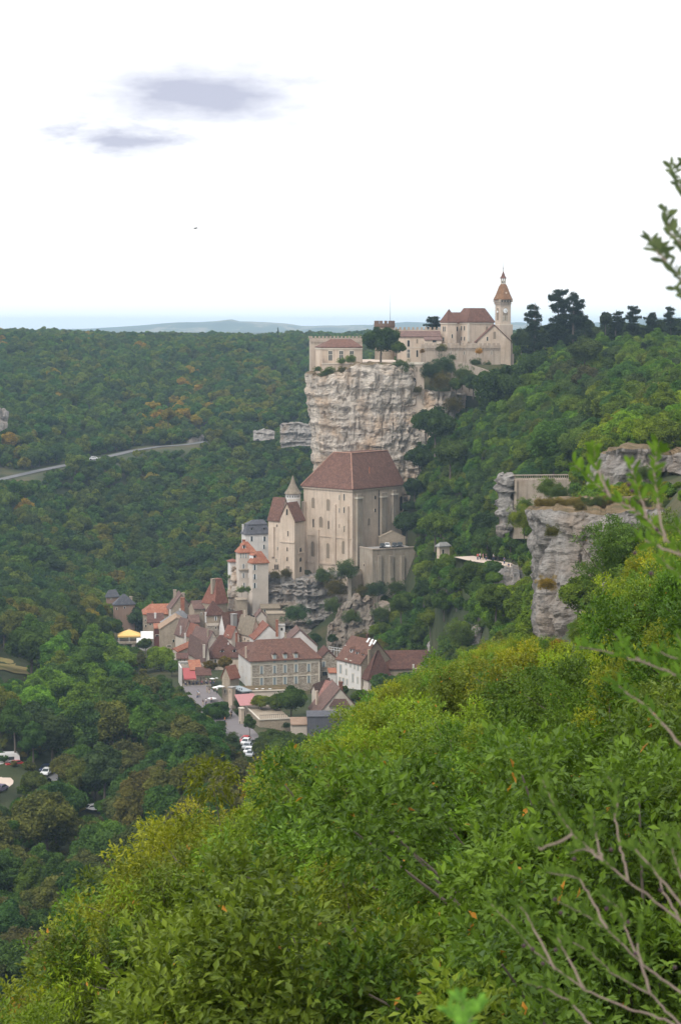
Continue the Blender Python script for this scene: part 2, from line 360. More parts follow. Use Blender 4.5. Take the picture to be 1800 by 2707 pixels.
def terrain():
    us = np.concatenate([np.linspace(-.95, -.24, 50), np.linspace(-.235, .235, 190), np.linspace(.24, .95, 50)])
    ys = np.concatenate([np.exp(np.linspace(math.log(1.2), math.log(560), 210)), np.linspace(564, 760, 66), np.exp(np.linspace(math.log(765), math.log(2600), 80)), np.array([3000, 3600, 4500, 6000, 9000, 12000])])
    U, Y = np.meshgrid(us, ys); X = U * Y; Zz = ground(X, Y)
    V = np.stack([X, Y, Zz], -1).reshape(-1, 3); nu, ny = len(us), len(ys)
    i = np.arange(nu - 1)[None, :] + nu * np.arange(ny - 1)[:, None]
    F = np.stack([i, i + 1, i + nu + 1, i + nu], -1).reshape(-1, 4)
    me = npmesh('terrain', V, F, M_GROUND, smooth=True)
    o = bpy.data.objects.new('terrain', me); COL.objects.link(o); tag(o, kind='structure')
terrain()
def sheet(name, pts_l, pts_r, m, lift=.05, kind='structure', label=None, n=6):
    V = []; 
    for a, b in zip(pts_l, pts_r):
        for k in range(n): V.append(a + (b - a) * (k / (n - 1)))
    F = [(j * n + k, j * n + k + 1, (j + 1) * n + k + 1, (j + 1) * n + k) for j in range(len(pts_l) - 1) for k in range(n - 1)]
    mb = MB(); mb.add([(p[0], p[1], p[2] + lift) for p in V], F); o = mb.build(name, m); tag(o, label, kind=kind); return o
def ribbon(name, PL, wd, m, lift=.12):
    L, Rr = [], []
    pts = []
    for a, b in zip(PL[:-1], PL[1:]):
        for k in range(4): pts.append(a + (b - a) * k / 4)
    pts.append(PL[-1])
    for i, p in enumerate(pts):
        t = (pts[min(i + 1, len(pts) - 1)] - pts[max(i - 1, 0)]); t.z = 0; t.normalize(); nrm = Vector((-t.y, t.x, 0)) * wd / 2
        L.append(p + nrm); Rr.append(p - nrm)
    return sheet(name, L, Rr, m, lift)
ribbon('road', ROAD, 5.5, M_ROAD); ribbon('street', STREET[:6], 8.4, M_STREET); ribbon('path', PATH, 5.5, M_PARK)
mb = MB(); n = 40
mb.add([(PARKC.x + 1.6 * 17 * math.cos(2 * math.pi * i / n), PARKC.y + 17 * math.sin(2 * math.pi * i / n), PARKC.z + .02) for i in range(n)], [tuple(range(n))])
tag(mb.build('car_park', M_PARK, fix=False), kind='structure')
# far blue hills
def hills():
    prof = [(-2600, 880), (-200, 878), (250, 868), (380, 860), (460, 853), (560, 850), (600, 846), (618, 843), (632, 849), (700, 851), (760, 855), (800, 862), (900, 860), (1000, 858), (1080, 850), (1160, 856), (1300, 860), (1360, 850), (1450, 862), (1600, 850), (1700, 842), (1800, 838), (2600, 840), (5000, 870)]
    xs = np.linspace(-.95, .95, 420); ys = np.linspace(6200, 9600, 40)
    pp = np.interp(900 + xs * FPX, [a for a, b in prof], [b for a, b in prof])
    top = np.array([at(900, p, 8000).z for p in pp])
    U, Y = np.meshgrid(xs, ys); X = U * 8000 * (1 + (Y - 8000) / 30000)
    k = np.clip(1 - np.abs(Y - 8000) / 1900, 0, 1); k = sst(k)
    Zz = -14 - 40 * (1 - k) + (top[None, :] + 14) * k + fbm(np.stack([X / 500, Y / 500, 0 * X], -1), 5) * 26 * k * (1 - k) + fbm(np.stack([X / 60, Y / 160, 0 * X], -1), 3) * 2.0
    V = np.stack([X, Y, Zz], -1).reshape(-1, 3); nu = len(xs)
    i = np.arange(nu - 1)[None, :] + nu * np.arange(len(ys) - 1)[:, None]
    F = np.stack([i, i + 1, i + nu + 1, i + nu], -1).reshape(-1, 4)
    def f(N):
        p = objc(N, 1, .35, 3); c = N.ramp(N.noise(p, .0035, 6, .7), [(.40, (.04, .06, .03)), (.53, (.07, .09, .04)), (.57, (.25, .21, .13)), (.62, (.06, .085, .04))])
        return pbsdf(N, c, .95)
    o = bpy.data.objects.new('hills', npmesh('hills', V, F, mat('far_hill_fields', f), smooth=True)); COL.objects.link(o); tag(o, kind='structure')
hills()
# ------------------------------------------------------------------ rock faces
def cliff(name, cols, m, label, amp=1.6, step=.55, depth=7.0, seed=0, over=0.0, strata=.5, jag=.8, kind=None, top=None, blk=(2.4, 1.7)):
    T = [at(c[0], c[1], c[4]) for c in cols]; B = [at(c[2], c[3], c[5]) for c in cols]
    ln = [0]
    for a, b in zip(T[:-1], T[1:]): ln.append(ln[-1] + max((b - a).length, .5))
    nc = max(4, int(ln[-1] / step)); s = np.linspace(0, ln[-1], nc)
    TA = np.stack([np.interp(s, ln, [p[k] for p in T]) for k in range(3)], -1)
    BA = np.stack([np.interp(s, ln, [p[k] for p in B]) for k in range(3)], -1)
    p3 = np.stack([s / 1.7, s * 0 + seed, s * 0], -1); TA[:, 2] += fbm(p3, 4) * jag
    H = np.median(TA[:, 2] - BA[:, 2]); nr = max(4, int(H / step))
    t = np.linspace(0, 1, nr)[:, None, None]
    P = BA[None] * (1 - t) + TA[None] * t
    dx = np.gradient(TA[:, 0]); dy = np.gradient(TA[:, 1])
    dx = np.convolve(np.pad(dx, 8, 'edge'), np.ones(17) / 17, 'valid'); dy = np.convolve(np.pad(dy, 8, 'edge'), np.ones(17) / 17, 'valid')
    L = np.hypot(dx, dy); nx, ny_ = dy / L, -dx / L      # outward = towards the viewer for left-to-right columns
    q = P + seed * 13.7
    big = fbm(q / np.array([6.0, 6.0, 15.0]), 3); med = fbm(q / np.array([2.6, 2.6, 5.2]), 4)
    crack = np.abs(fbm(q / np.array([3.6, 3.6, 16.0]), 3)); crack = np.clip(1 - crack * 9, 0, 1)
    zz = P[..., 2] + fbm(q / 14, 2) * 3.0
    hz = fbm(np.stack([q[..., 0] / 26, q[..., 1] / 26, zz / 1.6], -1), 3)
    led = np.where(hz > .08, 1, 0) * strata + hz * strata * 1.6
    prof = over * sst((t[..., 0] - .72) / .2) * np.ones_like(big)
    sc_ = s[None] / blk[0] + fbm(q / 5, 3) * .9; zc_ = P[..., 2] / blk[1] + fbm(q / 7 + 9, 3) * .8
    h1 = np.abs(np.sin(np.floor(sc_) * 12.9898 + np.floor(zc_) * 78.233 + seed) * 43758.5453) % 1
    h2 = np.abs(np.sin(np.floor(sc_ * 2.1) * 39.3 + np.floor(zc_ * 2.3) * 11.7 + seed) * 24634.6345) % 1
    d = (h1 - .5) * amp * .8 + (h2 - .5) * amp * .42 + fbm(q / .9, 2) * .28
    d = d + big * amp * 1.3 + med * amp * .55 - crack * amp * 1.1 + led + prof
    edge = np.minimum(1, np.minimum(np.arange(nc), np.arange(nc)[::-1]) / 3.0)[None]
    d = d * (.35 + .65 * edge)
    P[..., 0] += nx[None] * d; P[..., 1] += ny_[None] * d; P[..., 2] += fbm(q / 1.9 + 31, 3) * .35
    yb = P[..., 1].max() + depth * .5; cxm = P[-1, :, 0].mean()
    ur = P[-1, :, 0] / P[-1, :, 1]; bx = (ur + (ur.mean() - ur) * .22) * yb
    back = np.stack([bx, np.full(nc, yb), TA[:, 2] + .1], -1)
    mid = np.stack([P[-1, :, 0] * .7 + bx * .3, P[-1, :, 1] * .7 + yb * .3, TA[:, 2] + .25 + fbm(p3 * 2, 3) * .4], -1)
    bb = back.copy(); bb[:, 2] = BA[:, 2]
    G = np.concatenate([P, mid[None], back[None], bb[None]], 0); nr2 = G.shape[0]
    i = np.arange(nc - 1)[None, :] + nc * np.arange(nr2 - 1)[:, None]
    F = np.stack([i, i + 1, i + nc + 1, i + nc], -1).reshape(-1, 4)
    lastrow = nc * (nr2 - 1); j = np.arange(nc - 1); F2 = np.stack([lastrow + j, lastrow + j + 1, j + 1, j], -1)
    mb = MB(); V = G.reshape(-1, 3); mb.v = [tuple(a) for a in V]; mb.f = [tuple(f) for f in np.concatenate([F, F2])]
    mb.f += [tuple(nc * r for r in range(nr2)), tuple(nc * r + nc - 1 for r in range(nr2))]; mb.mi = [0] * len(mb.f)
    if top:
        nfr = (P.shape[0] - 1) * (nc - 1); mb.mi = [1 if nfr <= i < nfr + 2 * (nc - 1) else 0 for i in range(len(mb.f))]; m = [m, top]
    o = mb.build(name, m); tag(o, label, 'cliff' if not kind else None, kind=kind); return o
cliff('cliff', [(846, 1010, 862, 1420, 665, 650), (822, 1000, 850, 1420, 652, 640), (816, 985, 848, 1420, 640, 634), (848, 996, 858, 1420, 632, 631), (905, 985, 905, 1420, 630, 629),
               (945, 962, 945, 1420, 629, 628), (990, 962, 1000, 1420, 629, 628), (1040, 965, 1050, 1420, 631, 629), (1080, 975, 1078, 1420, 634, 631), (1100, 1030, 1100, 1420, 637, 636)],
      M_ROCK, 'tall sheer cream and grey cliff under the castle, behind the big church roof', amp=1.0, blk=(2.0, 6.5), depth=9, top=M_DRYG, seed=1, over=1.3, strata=.28, jag=.8)
cliff('cliff', [(1075, 1040, 1078, 1400, 634, 632), (1120, 1036, 1110, 1400, 634, 632), (1165, 1042, 1150, 1390, 633, 632), (1200, 1040, 1190, 1240, 636, 634), (1232, 1042, 1225, 1150, 640, 637)],
      M_ROCK, 'lower layered limestone ledge right of the pointed arch, below the rampart bushes', amp=1.2, depth=14, seed=2, strata=.5)
cliff('cliff', [(668, 1528, 660, 1690, 604, 598), (700, 1520, 690, 1690, 600, 595), (760, 1526, 750, 1690, 598, 594), (812, 1532, 806, 1690, 598, 594), (860, 1520, 860, 1690, 602, 597), (925, 1500, 925, 1690, 604, 598)],
      M_ROCKG, 'grey weathered rock base under the gabled chapels with a dark overhang line', amp=1.1, depth=8, seed=3, strata=.9)
cliff('cliff', [(604, 1520, 598, 1680, 604, 600), (618, 1500, 612, 1680, 602, 598), (642, 1505, 640, 1680, 602, 599), (644, 1508, 642, 1680, 610, 608)],
      M_ROCK, 'narrow pale rock pillar beside the tall red tiled roof, under the orange roofed houses', amp=.9, depth=5, seed=4)
cliff('cliff', [(862, 1668, 862, 1745, 560, 552), (905, 1600, 900, 1750, 562, 550), (935, 1578, 930, 1750, 560, 548), (985, 1590, 985, 1730, 560, 550), (1030, 1600, 1040, 1720, 560, 552)],
      M_ROCKD, 'broken brown rock outcrop on the slope above the white town house', amp=1.3, depth=6, seed=5, jag=2.2)
cliff('cliff', [(1420, 1365, 1444, 1800, 232, 226), (1404, 1352, 1418, 1800, 226, 216), (1412, 1346, 1430, 1800, 219, 213), (1470, 1348, 1480, 1800, 216, 211), (1540, 1356, 1540, 1780, 214, 210), (1600, 1362, 1600, 1760, 214, 208), (1680, 1350, 1680, 1700, 216, 208), (1780, 1352, 1790, 1640, 218, 208), (1900, 1350, 1900, 1620, 222, 210)],
      M_ROCKG, 'big grey rounded rock bluff rising above the near trees, bare on its left side', amp=.75, step=.32, depth=3, seed=6, strata=.25, jag=.5, top=M_DRYG)
cliff('cliff', [(1590, 1205, 1590, 1330, 296, 294), (1575, 1196, 1580, 1330, 290, 288), (1640, 1188, 1640, 1330, 286, 285), (1720, 1190, 1720, 1310, 287, 286), (1760, 1200, 1760, 1300, 296, 292), (1790, 1198, 1790, 1330, 288, 286), (1900, 1188, 1900, 1330, 284, 284)],
      M_ROCKG, 'upper grey rock band below the dry grass ledge at the right edge', amp=.9, step=.4, depth=5, seed=7, strata=.7, jag=.4, top=M_DRYG)
cliff('cliff', [(1324, 1270, 1330, 1420, 424, 420), (1318, 1262, 1322, 1420, 418, 416), (1345, 1256, 1352, 1400, 415, 414), (1352, 1262, 1362, 1400, 424, 422)],
      M_ROCKG, 'slim stacked rock pillar at the left end of the balustraded retaining wall', amp=.7, step=.35, depth=6, seed=8, strata=.6)
cliff('cliff', [(1302, 1520, 1300, 1580, 436, 432), (1330, 1506, 1330, 1590, 430, 428), (1372, 1520, 1370, 1600, 424, 420), (1408, 1552, 1410, 1640, 416, 410)],
      M_ROCKG, 'low grey rock bank holding up the visitors path', amp=.6, step=.4, depth=6, seed=9)
cliff('cliff', [(740, 1122, 742, 1185, 880, 874), (770, 1118, 768, 1180, 876, 872), (822, 1124, 822, 1178, 878, 872), (850, 1126, 850, 1178, 884, 876)],
      M_ROCKG, 'pale rock band on the far wooded hillside next to the castle cliff', amp=.9, depth=5, seed=10, strata=.8)
cliff('cliff', [(670, 1140, 670, 1166, 900, 896), (700, 1134, 700, 1164, 898, 894), (726, 1142, 726, 1160, 900, 896)],
      M_ROCKG, 'small white rock patch on the far hillside between road and cliff', amp=.7, depth=4, seed=11)
cliff('cliff', [(478, 1150, 474, 1182, 972, 968), (505, 1140, 500, 1190, 970, 964), (540, 1150, 536, 1190, 976, 968)],
      M_ROCKG, 'grey rock cutting beside the bend of the far hillside road', amp=.8, depth=4, seed=12)
cliff('cliff', [(-30, 1070, -30, 1145, 842, 838), (0, 1076, 0, 1142, 838, 834), (24, 1090, 20, 1130, 842, 838)],
      M_ROCKG, 'white rock face in the far woods at the left edge above the road', amp=.8, depth=5, seed=13)
for k_, (a, b, c, d) in enumerate(((1300, 1156, 1350, 1170),)):
    Yk = 560 - k_ * 6
    cliff('cliff', [(a, b + 12, a, d, Yk + 4, Yk), ((a + c) / 2, b, (a + c) / 2, d + 6, Yk, Yk - 4), (c, b + 8, c, d, Yk + 3, Yk)], M_ROCKD,
          'rock shelf in the trees below the broad dark oaks', amp=.9, depth=4, seed=20 + k_)
for k_, (a, b, c, d, Yk) in enumerate(((1160, 1620, 1200, 1650, 470), (1240, 1658, 1290, 1700, 420), (1130, 1690, 1180, 1720, 468))):
    cliff('cliff', [(a, b + 12, a, d, Yk + 3, Yk), ((a + c) / 2, b, (a + c) / 2, d + 6, Yk, Yk - 3), (c, b + 8, c, d, Yk + 3, Yk)], M_ROCKG,
          ['small pale rock patch in the bushes above the long brown roof', 'pale rock patch low on the slope left of the grey bluff', 'rocky patch just above the right end of the long brown roof'][k_], amp=.8, depth=3, seed=30 + k_)
# ------------------------------------------------------------------ tree meshes
def unit(v): return v / np.linalg.norm(v, axis=-1, keepdims=True)
def cubesphere(n=3):
    g = np.linspace(-1, 1, n + 1); V = []; F = []
    for ax in range(3):
        for sg in (-1, 1):
            b = len(V)
            for a in g:
                for c in g:
                    p = [0, 0, 0]; p[ax] = sg; p[(ax + 1) % 3] = a; p[(ax + 2) % 3] = c; V.append(p)
            for i in range(n):
                for j in range(n): F.append((b + i * (n + 1) + j, b + i * (n + 1) + j + 1, b + (i + 1) * (n + 1) + j + 1, b + (i + 1) * (n + 1) + j))
    return unit(np.array(V, float)), np.array(F)
CS = cubesphere(3)
def leafquads(pos, nrm, ls, ratio, r, droop=0.0):
    n = len(pos); nn = unit(nrm + r.normal(size=(n, 3)) * .55)
    t = unit(np.cross(nn, r.normal(size=(n, 3)))); t[:, 2] -= droop; t = unit(t); b = unit(np.cross(nn, t))
    l = ls * r.uniform(.65, 1.3, (n, 1)); wd = l * ratio
    a = pos - t * l * .5; c = pos + t * l * .5; m = pos - t * l * .05
    V = np.stack([a, m + b * wd * .5 + nn * wd * .12, c - nn * l * .08, m - b * wd * .5 + nn * wd * .12], 1)
    return V.reshape(-1, 3), np.arange(4 * n).reshape(n, 4)
def make_crown(seed, R_, Hh, nl, nleaf, ls, zc, ratio=.55, conic=0.0, rl=(.30, .46), droop=.2, sprig=0, core=.70):
    r = np.random.default_rng(seed)
    d = unit(r.normal(size=(nl, 3))); d[:, 2] = np.where(d[:, 2] < -.35, -d[:, 2] * .5, d[:, 2]); d = unit(d)
    rad = r.uniform(.42, .80, nl)
    if sprig: rad[1::5] = r.uniform(.95, 1.28, len(rad[1::5]))
    C = d * rad[:, None] * np.array([R_, R_, Hh]); C[0] = 0
    if conic: C[:, :2] *= (1 - conic * np.clip((C[:, 2:3] / Hh + 1) / 2, 0, 1))
    lr = r.uniform(*rl, nl) * R_; lr[0] = R_ * (.35 if sprig else .55)
    if sprig: lr[1::5] *= .7
    if conic: lr *= (1 - .55 * conic * np.clip((C[:, 2] / Hh + 1) / 2, 0, 1))
    C[:, 0] += r.uniform(-.1, .1) * R_
    wgt = lr ** 2 / np.sum(lr ** 2); li = r.choice(nl, size=int(nleaf * 1.5), p=wgt)
    dd = unit(r.normal(size=(len(li), 3)) + np.array([0, 0, .25]))
    # ragged lobe surface
    rag = 1 + .32 * fbm(dd * 2.6 + li[:, None] * 3.1, 3) + r.exponential(.10, len(li)) * (r.random(len(li)) < .35)
    pos = C[li] + dd * (lr[li] * r.uniform(.74, 1.02, len(li)) * rag)[:, None] * np.array([1, 1, .86])
    keep = np.ones(len(li), bool)
    for k in range(nl):
        q = (np.linalg.norm((pos - C[k]) / np.array([1, 1, .86]), axis=1) < lr[k] * .72) & (li != k); keep &= ~q
    pos, dd, li = pos[keep][:nleaf], dd[keep][:nleaf], li[keep][:nleaf]
    pos[:, 2] += zc
    if sprig:
        n = len(pos); ax = unit(dd + r.normal(size=(n, 3)) * .45 + np.array([0, 0, .45 - droop])); li = np.repeat(li, sprig); dd = np.repeat(dd, sprig, 0)
        u_ = np.tile(np.linspace(.1, 1, sprig), n)[:, None]; bp = np.repeat(pos, sprig, 0) + np.repeat(ax, sprig, 0) * u_ * ls * 2.3 * np.repeat(r.uniform(.6, 1.3, n), sprig)[:, None]
        t = unit(np.repeat(ax, sprig, 0) * (.35 + u_ * .6) + unit(r.normal(size=(n * sprig, 3))) * .8 - np.array([0, 0, droop * .5]))
        b_ = unit(np.cross(t, np.array([0, 0, 1.0]) + r.normal(size=t.shape) * .45)); nn = np.cross(b_, t); l = ls * r.uniform(.6, 1.2, (len(t), 1)); wd = l * ratio
        V = np.stack([bp, bp + t * l * .45 + b_ * wd * .5 + nn * wd * .14, bp + t * l - nn * l * .1, bp + t * l * .45 - b_ * wd * .5 + nn * wd * .14], 1).reshape(-1, 3); F = np.arange(len(V)).reshape(-1, 4)
    else: V, F = leafquads(pos, dd + np.array([0, 0, .35]), ls, ratio, r, droop)
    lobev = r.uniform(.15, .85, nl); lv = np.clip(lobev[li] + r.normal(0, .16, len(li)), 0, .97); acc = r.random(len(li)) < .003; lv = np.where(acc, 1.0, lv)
    cv = []; cf = []; cl = []; b = len(V)
    for k in range(nl):
        if sprig and k % 5 == 1: continue
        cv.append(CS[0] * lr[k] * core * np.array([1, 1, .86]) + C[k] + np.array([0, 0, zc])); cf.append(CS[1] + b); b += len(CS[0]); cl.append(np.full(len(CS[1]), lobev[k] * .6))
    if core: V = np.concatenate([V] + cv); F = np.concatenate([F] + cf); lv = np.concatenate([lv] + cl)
    return V, F, lv, C + np.array([0, 0, zc]), lr
def trunk_np(seed, H, zc, C, r0, nlimb=6, n=6):
    r = random.Random(seed); mb = MB()
    top = zc * .98; pts = [(0, 0, -.6), (r.uniform(-.1, .1), r.uniform(-.1, .1), top * .4), (r.uniform(-.2, .2), r.uniform(-.2, .2), top)]
    mb.tube(pts, [r0, r0 * .75, r0 * .45], n)
    idx = list(range(1, len(C))); r.shuffle(idx)
    for k in idx[:nlimb]:
        c = C[k]; s = r.uniform(.45, .9); a = Vector(pts[1]).lerp(Vector(pts[2]), s)
        m = a.lerp(Vector(c), .5) + Vector((0, 0, -.08 * H)) * r.random()
        mb.tube([tuple(a), tuple(m), tuple(Vector(c))], [r0 * .42, r0 * .3, r0 * .12], max(4, n - 1))
    return mb
KINDS = {}
def make_kind(key, n, mtl, R_, Hh, H, nl, nleaf, ls, r0, **k):
    out = []
    for i in range(n):
        seed = hash_(key) + i * 17; zc = H - Hh * .95
        V, F, lv, C, lr = make_crown(seed, R_, Hh, nl, nleaf, ls, zc, **k)
        cm = npmesh('crown', V, F, mtl, lv)
        tb = trunk_np(seed, H, zc, C, r0, 22 if key in ('nearA', 'nearB', 'open') else 6); tm = bpy.data.meshes.new('trunk'); tm.from_pydata(tb.v, [], tb.f); tm.materials.append(M_BARK)
        out.append((cm, tm))
    KINDS[key] = dict(m=out, R=R_, Hh=Hh, H=H)
def hash_(s): return sum(ord(c) * (i + 3) * 7 for i, c in enumerate(s)) % 9973
make_kind('nearA', 4, M_LEAFN, 2.3, 2.3, 4.3, 50, 7000, .095, .07, ratio=.5, rl=(.11, .24), core=0, sprig=8, droop=.1)
make_kind('nearB', 3, M_LEAFN, 2.2, 2.4, 4.5, 46, 6400, .112, .07, ratio=.34, droop=.5, rl=(.11, .24), core=0, sprig=8)
make_kind('shrub', 5, M_LEAFN, 2.5, 2.5, 4.7, 48, 3600, .155, .09, ratio=.52, rl=(.11, .24), core=.3, sprig=6, droop=.1)
make_kind('open', 2, M_LEAFN, 4.5, 5.6, 12.4, 80, 6500, .20, .24, ratio=.55, rl=(.10, .18), core=0, sprig=7, droop=.1)
make_kind('mid', 5, M_LEAFM, 4.6, 4.0, 9.6, 44, 10500, .46, .28, ratio=.62, rl=(.15, .33), core=.62)
make_kind('tall', 4, M_LEAFM, 3.6, 5.0, 12, 40, 9500, .45, .26, ratio=.62, conic=.35, rl=(.16, .36), core=.62)
make_kind('far', 7, M_LEAFM, 4.2, 3.5, 7.4, 26, 2300, .72, .25, ratio=.6, rl=(.16, .36), core=.6)
# ------------------------------------------------------------------ tree placement on the ground
SIL = ([-400, 0, 150, 260, 330, 480, 650, 720, 820, 930, 1000, 1150, 1300, 1400, 1450, 1560, 1640, 1700, 1800, 2300],
       [2620, 2470, 2400, 2215, 2175, 2110, 2045, 2000, 1945, 1850, 1795, 1735, 1690, 1672, 1680, 1610, 1500, 1440, 1385, 1300])
CLEAR = [  # (px0, py0, px1, py1, Y): no crown nearer than Y may cover this part of the view
 (812, 700, 952, 984, 668), (952, 700, 1062, 850, 668), (1062, 700, 1120, 1040, 650), (1118, 700, 1360, 962, 668), (1190, 955, 1290, 985, 655), (830, 980, 1078, 1200, 648),
 (1090, 1035, 1190, 1120, 640), (812, 985, 850, 1300, 648),
 (628, 1240, 950, 1530, 640), (940, 1190, 1060, 1480, 640), (1000, 1425, 1090, 1540, 640), (945, 1440, 1090, 1555, 595), (985, 1450, 1080, 1560, 590),
 (600, 1420, 720, 1640, 610), (380, 1590, 540, 1720, 600), (535, 1530, 620, 1720, 595), (440, 1660, 620, 1790, 580), (600, 1600, 760, 1740, 600), (480, 1765, 572, 1822, 520),
 (620, 1680, 870, 1832, 530), (840, 1735, 900, 1850, 520), (885, 1680, 1140, 1770, 500), (885, 1700, 975, 1840, 500), (830, 1790, 935, 1890, 485), (775, 1890, 900, 1940, 470),
 (590, 1745, 665, 1880, 508), (636, 1850, 765, 1945, 470), (525, 1825, 580, 1872, 505), (598, 1905, 640, 1930, 470), (648, 1964, 663, 1990, 440),
 (300, 1560, 356, 1602, 640), (282, 1550, 314, 1580, 640), (311, 1655, 410, 1700, 600),
 (0, 2010, 30, 2120, 405), (119, 2036, 127, 2056, 430), (236, 2138, 248, 2152, 400),
 (1154, 1430, 1185, 1465, 520), (1240, 1460, 1300, 1476, 460), (1335, 1490, 1378, 1530, 440), (1335, 1258, 1500, 1330, 425), (1320, 1262, 1352, 1385, 422),
 (1402, 1345, 1500, 1690, 205), (1500, 1345, 1610, 1560, 205), (1420, 1340, 1600, 1440, 222), (1580, 1196, 1800, 1270, 290),
 (745, 1120, 822, 1175, 876), (486, 1145, 528, 1184, 962), (355, 1179, 500, 1188, 966), (0, 1240, 112, 1268, 866), (112, 1230, 170, 1240, 880), (290, 1196, 345, 1206, 930), (0, 1078, 22, 1130, 838), (672, 1136, 722, 1160, 896), (0, 1745, 70, 1790, 505), (240, 1207, 256, 1215, 905),
 (1305, 1152, 1345, 1166, 545), (1168, 1626, 1195, 1648, 468), (1248, 1664, 1284, 1696, 418),(905, 1590, 960, 1680, 555), (1230, 1040, 1260, 1075, 640), (675, 1525, 808, 1600, 600),
 (225, 920, 226, 921, 10)]
KEEP = [  # ground reserved for buildings: (px0, px1, Y0, Y1)
 (835, 1350, 640, 745), (675, 1105, 585, 645), (595, 720, 585, 640), (380, 1000, 488, 606), (585, 1000, 455, 610), (1000, 1150, 499, 521), (286, 420, 590, 640), (1395, 1950, 206, 229), (1575, 1950, 284, 297), (1145, 1195, 510, 530), (1325, 1520, 410, 424), (-60, 70, 505, 545)]
def crown_rect(x, y, z, k, s):
    K = KINDS[k]; cx, cy = proj(x, y, z + (K['H'] - K['Hh']) * s); rx = FPX * K['R'] * s * .93 / y; ry = FPX * K['Hh'] * s * .95 / y
    return cx, cy, rx, ry
def ok_place(x, y, z, k, s):
    px = 900 + FPX * x / y
    for a, b, c, d in KEEP:
        if a < px < b and c < y < d: return False
    if y > 380:
        dS, _ = seg_near(STREETA, np.array([x]), np.array([y]))
        if dS[0] < (6.5 if y > 462 else 2.5): return False
        dS, _ = seg_near(ROADA, np.array([x]), np.array([y]))
        if dS[0] < 7: return False
        dS, _ = seg_near(PATHA, np.array([x]), np.array([y]))
        if dS[0] < 4: return False
        if math.hypot((x - PARKC.x) / 1.6, y - PARKC.y) < 19: return False
    cx, cy, rx, ry = crown_rect(x, y, z, k, s)
    if y < 205:
        for f in (-.7, 0, .7):
            if cy - ry * 1.34 * math.sqrt(1 - f * f) < np.interp(cx + f * rx, *SIL): return False
    for a, b, c, d, Y in CLEAR:
        if y < Y and cx + rx > a and cx - rx < c and cy + ry > b and cy - ry < d:
            # nearest point of the rectangle to the crown ellipse
            qx = min(max(cx, a), c); qy = min(max(cy, b), d)
            if ((qx - cx) / rx) ** 2 + ((qy - cy) / ry) ** 2 < 1: return False
    return True
def tint_for(px, py, Y, r):
    n = float(fbm(np.array([[px / 130, py / 130, 5.0]]), 3)[0]); a = r.random()
    if Y < 205:
        base = [(.112, .148, .024), (.080, .118, .028), (.145, .165, .022), (.078, .118, .028)][min(3, int(a * 4))]
        if n > .4: base = (.135, .150, .018)
        if a > .975 and Y > 60: base = (.18, .11, .02)
        if px > 1350 and a < .35: base = (.06, .10, .022)
    elif px > 860 and Y < 760 and (px > 1050 or py < 1700):
        base = [(.042, .070, .026), (.052, .085, .026), (.070, .100, .024), (.038, .060, .030)][min(3, int(a * 4))]
        if Y < 400: base = [(.075, .105, .022), (.060, .095, .024), (.10, .12, .02)][min(2, int(a * 3))]
    elif Y < 560:
        base = [(.036, .065, .024), (.046, .080, .024), (.034, .055, .028), (.075, .075, .028)][min(3, int(a * 4))]
        if py > 2000 and a > .55: base = (.066, .066, .032)
        if n < -.45: base = (.070, .066, .034)
        if 0 < px < 330 and 1700 < py < 1900 and a > .5: base = (.075, .12, .025)
    else:
        base = [(.036, .058, .026), (.045, .070, .026), (.030, .050, .028), (.060, .078, .026)][min(3, int(a * 4))]
        if n > .3 and a > .6: base = (.080, .085, .026)
        if (py < 1150 and px < 560 and n > .1 and a > .86) or a > .993: base = (.13, .095, .024)
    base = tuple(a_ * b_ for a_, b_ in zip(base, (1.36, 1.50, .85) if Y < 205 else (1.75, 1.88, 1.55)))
    return tuple(c * r.uniform(.86, 1.16) for c in base)
CAND = []
def scatter():
    r = random.Random(11)
    zones = [(12.5, 34, 1.75, ('nearA', 'nearA', 'nearA', 'nearB'), (.36, .95)), (34, 205, 2.6, ('shrub',), (.5, 1.45)), (205, 330, 5.2, ('mid', 'mid', 'tall'), (.5, .8)), (330, 640, 6.6, ('mid', 'mid', 'tall'), (.62, 1.05)), (640, 1560, 6.9, ('far',), (.72, 1.25))]
    for Y0, Y1, sp, ks, sc in zones:
        Y = Y0
        while Y < Y1:
            lo, hi = (-250, 2050) if Y > 205 else ((-900, 3000) if Y > 60 else (900 - 28 / Y * FPX, 900 + 42 / Y * FPX))
            n = int((hi - lo) / FPX * Y / sp)
            off = r.random()
            for i in range(n + 1):
                x = ((lo - 900) / FPX) * Y + (i + off) * sp + r.uniform(-.42, .42) * sp; y = Y + r.uniform(-.4, .4) * sp
                k = r.choice(ks); px = 900 + FPX * x / y; out = Y < 205 and not -350 < px < 2150
                if out and r.random() < .55: continue
                z = gz(x, y)
                big = 1.3 if out else 1.0
                if 270 < Y < 575 and px < 640:
                    if r.random() < .38: continue
                    big = 1.5
                for s in (r.uniform(*sc) * big, sc[0] * big, sc[0], sc[0] * .8, sc[0] * .6, sc[0] * .42, sc[0] * .28):
                    if ok_place(x, y, z, k, s):
                        CAND.append([x, y, z, k, s, r.randrange(len(KINDS[k]['m'])), r.uniform(0, 6.28)]); break
            Y += sp * .88
scatter()
